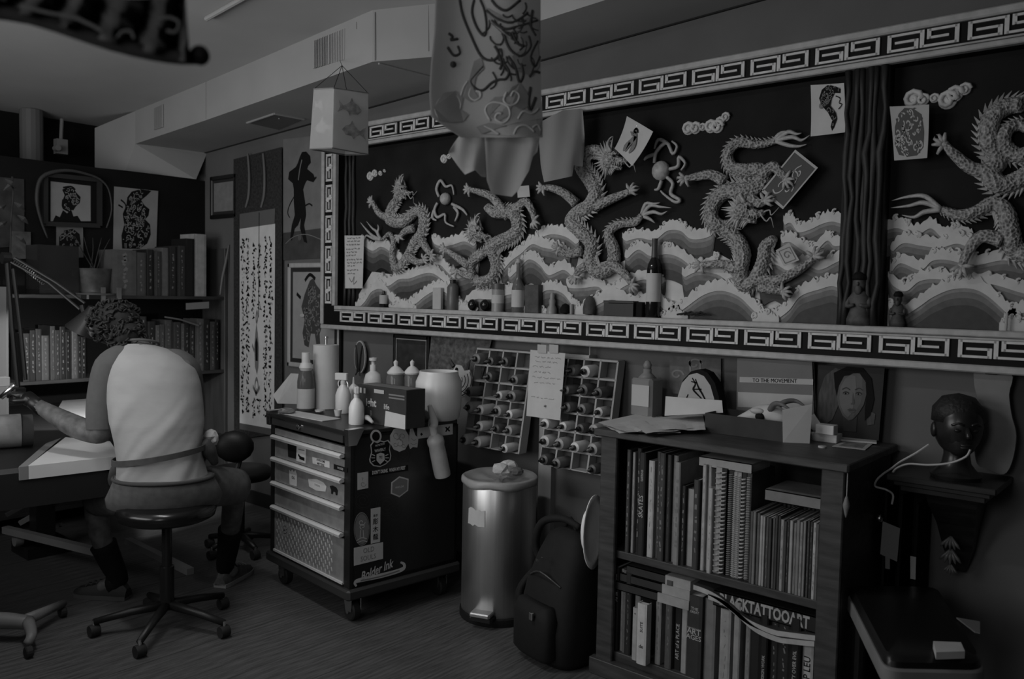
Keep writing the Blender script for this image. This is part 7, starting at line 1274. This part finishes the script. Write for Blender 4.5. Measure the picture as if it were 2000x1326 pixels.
# socks and sneakers
def foot(an, kn, toe, mt, mt2, lab):
    d = (toe - an); d.z = 0; d.normalize(); MB().tube([an.lerp(kn, .85), an.lerp(kn, .4), an, an + d * .04 - up_ * .03], [.06, .052, .043, .046], 14, sm=3).obj('sock', m_blk2, ps, world=True, smooth=True)
    n_ = Vector((-d.y, d.x, 0)); h0_ = an - d * .05; h0_.z = 0; r_ = []
    for t_, w_, h_ in ((0, .03, .05), (.03, .038, .085), (.1, .04, .09), (.16, .045, .065), (.22, .046, .05), (.26, .036, .04), (.28, .015, .025)):
        c_ = h0_ + d * t_; r_.append([c_ - n_ * w_ + up_ * .012, c_ + n_ * w_ + up_ * .012, c_ + n_ * w_ * .95 + up_ * h_ * .6, c_ + n_ * w_ * .5 + up_ * h_, c_ - n_ * w_ * .5 + up_ * h_, c_ - n_ * w_ * .95 + up_ * h_ * .6])
    s_ = MB().loft(r_).obj('sneaker', mt, ps, world=True, smooth='auto')
    MB().loft([[q[0] - up_ * .0115 - n_ * .004, q[1] - up_ * .0115 + n_ * .004, q[1] + up_ * .008 + n_ * .004, q[0] + up_ * .008 - n_ * .004] for q in r_]).obj('sole', mt2, s_, world=True)
    for k in range(4): c_ = h0_ + d * (.12 + k * .028) + up_ * (.085 - k * .009); MB().tube([c_ - n_ * .028, c_ + up_ * .01, c_ + n_ * .028], .003, 5).obj('lace', mt2, s_, world=True)
foot(aR, V['rca'][0], PZ(470, 1124, 0), mat('sneaker_grey', .07, .7, v2=.12, scale=40), mat('sole_pale', .3, .6), 'r'); foot(aL, V['lca'][0], PZ(150, 1162, 0), mat('sneaker_dark', .02, .6), mat('sole_dim', .08, .6), 'l')
# ================================================================== hanging things
# paper fish lantern, strung from the grille
LD = 3.15
def LQ(x, y, d=0): return O + ray(x, y) * (LD + d)
lt = thing('paper_lantern', 'square white paper lantern printed with fish hanging by strings', 'lantern', tuple(LQ(665, 300)))
m_lan = mat('lantern_paper', .62, .8, v2=.66, scale=10, tl=.78); a_ = [LQ(613, 174, .13), LQ(652, 172, 0), LQ(719, 182, .08)]; b_ = [LQ(605, 291, .13), LQ(649, 289, 0), LQ(719, 301, .08)]; a4, b4 = a_[0] + a_[2] - a_[1], b_[0] + b_[2] - b_[1]
def face(p, q, r, s, nm='paper_side'):
    n_ = (q - p).cross(s - p).normalized() * .001; g = []; N = 6
    o = MB().loft([[p, q, r, s], [p + n_, q + n_, r + n_, s + n_]]).obj(nm, m_lan, lt, world=True); return Fr(p, q - p, s - p)
fl_ = face(b_[0], b_[1], a_[1], a_[0]); frr = face(b_[1], b_[2], a_[2], a_[1]); face(b_[2], b4, a4, a_[2]); face(b4, b_[0], a_[0], a4)
for fr_, n_ in ((fl_, 0), (frr, 1)):
    nn = fr_.n if fr_.n.dot(O - fr_.o) > 0 else -fr_.n; fr_.n = nn
    for k, (u, v, fl2) in enumerate(((.5, .72, -1), (.52, .34, 1))):
        def P2(du, dv): return (u + du * fl2 * (.9 if n_ else 1.05), v + dv)
        mf = mat('fish_print', .08, .8, v2=.2, scale=60) if n_ else mat('fish_print_faint', .25, .8, v2=.34, scale=60)
        fill(lt, fr_, [P2(-.3, .0), P2(-.2, .07), P2(-.05, .11), P2(.0, .18), P2(.06, .1), P2(.18, .05), P2(.26, .02), P2(.4, .1), P2(.36, -.01), P2(.42, -.1), P2(.26, -.03), P2(.1, -.07), P2(.06, -.13), P2(-.0, -.08), P2(-.18, -.08)], mf, .0012, 'fish_print')
for p in (a_[0], a_[1], a_[2], a4): MB().tube([p, LQ(668, 128, .1), PY(664, 118, 2.695)], .0012, 4).obj('string', m_ink, lt, world=True)
for r_ in ((a_[0], a_[1], a_[2], a4, a_[0]), (b_[0], b_[1], b_[2], b4, b_[0])): MB().tube(list(r_), .003, 4).obj('wire_rim', mat('wire_dark', .1, .6), lt, world=True)
# painted cloth banner hanging near the camera
BD = 2.05
def BQ(x, y, d=0): return O + ray(x, y) * (BD + d)
bn2 = thing('painted_banner', 'grey painted cloth with swirling clouds hanging from the ceiling', 'banner', tuple(BQ(950, 268)))
m_can = mat('banner_cloth', .42, .9, v2=.48, scale=7, tl=.25); cols_, rows_ = 14, 16; g = []; ed = [(-60, 852, 1056), (60, 848, 1056), (120, 842, 1056), (180, 838, 1057), (230, 842, 1060), (268, 900, 1060)]
def edge(y):
    for (y0, a0, b0), (y1, a1, b1) in zip(ed, ed[1:]):
        if y <= y1: t_ = (y - y0) / (y1 - y0); return a0 + (a1 - a0) * t_, b0 + (b1 - b0) * t_
    return ed[-1][1:]
for j in range(rows_ + 1):
    y = -60 + (268 + 60) * j / rows_; l, r = edge(y)
    for i in range(cols_ + 1): u = i / cols_; g.append(BQ(l + (r - l) * u, y, .03 * math.sin(u * 5 + 1) - .06 * (1 - u) ** 2))
f = [(j * (cols_ + 1) + i, (j + 1) * (cols_ + 1) + i, (j + 1) * (cols_ + 1) + i + 1, j * (cols_ + 1) + i + 1) for j in range(rows_) for i in range(cols_)]; nn = len(g)
bo = MB().add(g + [p + f2 * .003 for p in g], f + [tuple(k + nn for k in reversed(x)) for x in f]).obj('cloth', m_can, bn2, world=True, smooth=True)
def onb(x, y): l, r = edge(y); u = (x - l) / (r - l); return BQ(x, y, .03 * math.sin(u * 5 + 1) - .06 * (1 - u) ** 2 - .0005)
m_lit = mat('banner_line_pale', .45, .9); m_drk = mat('banner_line_dark', .035, .9); m_sha = mat('banner_shade', .17, .9, v2=.27, scale=9)
def bl_(pts, r, mt, nm): MB().tube([onb(*p) for p in pts], r, 5, sm=4).obj(nm, mt, bn2, world=True, smooth=True)
def bfill(poly, mt, nm, dz=-.002): 
    P = [onb(*p) + f2 * dz for p in poly]; MB().add(P, [tuple(range(len(P)))]).obj(nm, mt, bn2, world=True)
for poly in ([(858, 236), (848, 210), (866, 182), (890, 178), (905, 192), (900, 215), (915, 225), (905, 238), (880, 240)], [(905, 190), (915, 160), (926, 120), (940, 112), (945, 135), (930, 150), (925, 175), (935, 192), (920, 200)], [(950, 205), (966, 190), (990, 188), (1000, 170), (1016, 162), (1030, 180), (1036, 205), (1020, 215), (1000, 205), (995, 225), (975, 236), (955, 228)], [(930, 248), (955, 240), (985, 246), (1010, 240), (1056, 232), (1056, 264), (1000, 266), (940, 262)], [(1000, 110), (1030, 90), (1050, 60), (1054, 130), (1040, 150), (1012, 140)], [(950, 15), (975, 30), (1010, 45), (1040, 30), (1054, 40), (1054, 85), (1020, 90), (985, 70), (958, 45)]): bfill(poly, m_sha, 'painted_cloud')
for pts in ([(862, 236), (850, 215), (862, 192), (888, 186), (900, 205), (892, 220), (878, 216), (876, 206), (884, 206)], [(920, 172), (916, 186), (926, 196), (938, 190), (938, 180), (930, 178)], [(958, 236), (948, 214), (962, 200), (990, 206), (996, 226), (984, 240), (968, 232), (972, 222), (980, 222)], [(990, 180), (984, 196), (996, 206), (1010, 200), (1014, 186), (1004, 178), (998, 188)], [(1012, 232), (1022, 218), (1040, 222), (1052, 212)], [(946, 246), (962, 254), (975, 262)], [(1004, 262), (1012, 248), (1030, 246), (1044, 258)], [(1040, 250), (1050, 244), (1056, 256)], [(900, 188), (906, 170), (914, 158)]): bl_(pts, .003, m_lit, 'pale_swirl')
for pts in ([(898, 0), (904, 30), (920, 70), (940, 110), (962, 118), (974, 106), (966, 90)], [(926, 0), (922, 25), (932, 55), (946, 70), (950, 50), (946, 20), (938, 0)], [(944, 130), (926, 150), (920, 160), (930, 174), (944, 176), (960, 162), (974, 156), (988, 154), (994, 140), (986, 126)], [(974, 106), (980, 124), (976, 136)], [(950, 20), (970, 36), (1000, 44), (1030, 26)], [(960, 40), (984, 56), (1010, 52), (1050, 40)], [(984, 68), (996, 96), (1018, 110), (1036, 92), (1032, 70)], [(1000, 62), (1010, 84), (1024, 90)], [(992, 110), (1006, 130), (1014, 160), (1022, 146), (1018, 124)], [(1040, 20), (1036, 50), (1046, 70)], [(1050, 80), (1036, 110), (1044, 130), (1054, 110)], [(1034, 150), (1044, 140), (1054, 142)], [(1036, 170), (1032, 200), (1036, 215), (1046, 190)], [(876, 65), (884, 72), (880, 78), (894, 76)], [(874, 92), (886, 108), (898, 104), (894, 90)], [(960, 0), (972, 14), (990, 20), (1016, 0)]): bl_(pts, .0034, m_drk, 'dark_outline')
rn = random.Random(17)
for k in range(30):
    x, y = rn.uniform(955, 1040), rn.uniform(0, 150); a = rn.uniform(.6, 1.5); l = rn.uniform(18, 40); pts = []
    for i in range(6):
        if 845 < x < 1052 and -20 < y < 235: pts.append((x, y))
        x += math.cos(a) * l / 5; y += math.sin(a) * l / 5; a += rn.uniform(.1, .55) * (1 if k % 2 else -1)
    if len(pts) > 3: bl_(pts, .0022, m_drk, 'dark_outline')
MB().ell(onb(885, 126), (.008, .008, .008), 8).obj('painted_eye', m_drk, bn2, world=True)
# loose pale sheets hanging under the banner
m_tis = mat('tracing_paper', .44, .9, v2=.5, scale=6, tl=.4)
def flap(nm, lb, poly, D, seed):
    rn = random.Random(seed); x0, x1 = min(p[0] for p in poly) + .5, max(p[0] for p in poly) - .5; N, M_ = 26, 8; g = []; ph = rn.uniform(0, 6)
    for i in range(N + 1):
        x = x0 + (x1 - x0) * i / N; ys = []
        for (ax_, ay), (bx2_, by2) in zip(poly, poly[1:] + poly[:1]):
            if (ax_ <= x) != (bx2_ <= x): ys.append(ay + (by2 - ay) * (x - ax_) / (bx2_ - ax_))
        a, b = min(ys), max(ys)
        for k in range(M_ + 1): v = k / M_; y = a + (b - a) * v; g.append(O + ray(x, y) * (D + .012 * math.sin(i * .2 + ph + v * .8) * (.35 + v) + .004 * math.sin(i * .45 + v * 3)))
    t = thing(nm, lb, 'paper', tuple(min(g, key=lambda p: p.z)), 0, 'pale sheets under the banner'); f = [(i * (M_ + 1) + k, i * (M_ + 1) + k + 1, (i + 1) * (M_ + 1) + k + 1, (i + 1) * (M_ + 1) + k) for i in range(N) for k in range(M_)]; nn = len(g)
    MB().add(g + [p + f2 * .0015 for p in g], f + [tuple(q + nn for q in reversed(z)) for z in f]).obj('sheet', m_tis, t, world=True, smooth=True); return t
flap('hanging_sheet', 'left torn pale sheet hanging under the painted banner', [(908, 250), (952, 256), (948, 290), (946, 322), (950, 346), (940, 344), (928, 332), (908, 341), (895, 325), (876, 298), (886, 280)], 2.085, 1)
flap('hanging_sheet', 'middle long pale cloth hanging under the painted banner', [(946, 254), (1000, 262), (1054, 268), (1050, 296), (1040, 306), (1034, 332), (1022, 352), (1012, 372), (1000, 384), (960, 378), (950, 350), (948, 300)], 2.07, 2)
flap('hanging_sheet', 'right folded pale sheet hanging from the mural frame edge', [(1056, 238), (1078, 226), (1100, 215), (1138, 212), (1142, 270), (1140, 326), (1116, 322), (1118, 344), (1062, 356), (1054, 310), (1052, 268)], (PY(1138, 225, 3.135) - O).dot(f2), 3)
# dark out of focus cloth on a rod, close to the camera
ND = 1.0
def NQ(x, y, d=0): return O + ray(x, y) * (ND + d)
nb = thing('dark_cloth_banner', 'dark blurred cloth on a rod hanging close at the top left', 'banner', tuple(NQ(380, 112))); m_nb = mat('dark_cloth', .012, .9, v2=.05, scale=9)
top_ = [(-60, -40), (40, -30), (120, -20), (200, -8), (300, -5), (360, -40)]; bot_ = [(-60, 18), (50, 30), (130, 56), (220, 84), (310, 108), (372, 124)]
rings = [[NQ(a[0] + (b[0] - a[0]) * t_, a[1] + (b[1] - a[1]) * t_, .03 * math.sin(i * 1.7 + t_ * 4)) for t_ in [k / 6 for k in range(7)]] for i, (a, b) in enumerate(zip(catmull([Vector((*p, 0)) for p in top_], 4), catmull([Vector((*p, 0)) for p in bot_], 4)))]
mb = MB(); mb.loft(rings, cap=False, close=False); mb.obj('cloth', m_nb, nb, world=True, smooth=True)
MB().tube([NQ(-60, 20), NQ(60, 34), NQ(220, 86), NQ(330, 110), NQ(394, 112)], .009, 8, sm=3).obj('rod', m_blk2, nb, world=True, smooth=True); MB().ell(NQ(390, 108), (.012, .012, .012), 10).obj('rod_knob', m_blk2, nb, world=True, smooth=True)
for pts in ([(40, 10), (90, 24), (150, 36), (200, 60)], [(230, 74), (240, 62), (256, 62), (262, 76)], [(310, 40), (330, 34), (350, 44), (344, 62), (326, 60)]): MB().tube([NQ(*p, -.035) for p in pts], .002, 5, sm=4).obj('pale_swirl', mat('nb_line', .05, .9), nb, world=True)

def hung(parent, p, q, mt):                                             # rod along the top edge, cords up to the ceiling
    MB().tube([p, q], .008, 8).obj('top_rod', mt, parent, world=True)
    for k in (p.lerp(q, .06), p.lerp(q, .94)): MB().tube([k, Vector((k.x, k.y, zc(k.x)))], .002, 5).obj('cord', m_ink, parent, world=True)
hung(bn2, BQ(850, -60, -.02), BQ(1058, -60, 0), m_wood); hung(nb, NQ(-60, -40, 0), NQ(362, -42, 0), m_blk2)
for o in list(bpy.data.objects):
    for k in ('_loc', '_rz'):
        if k in o: del o[k]
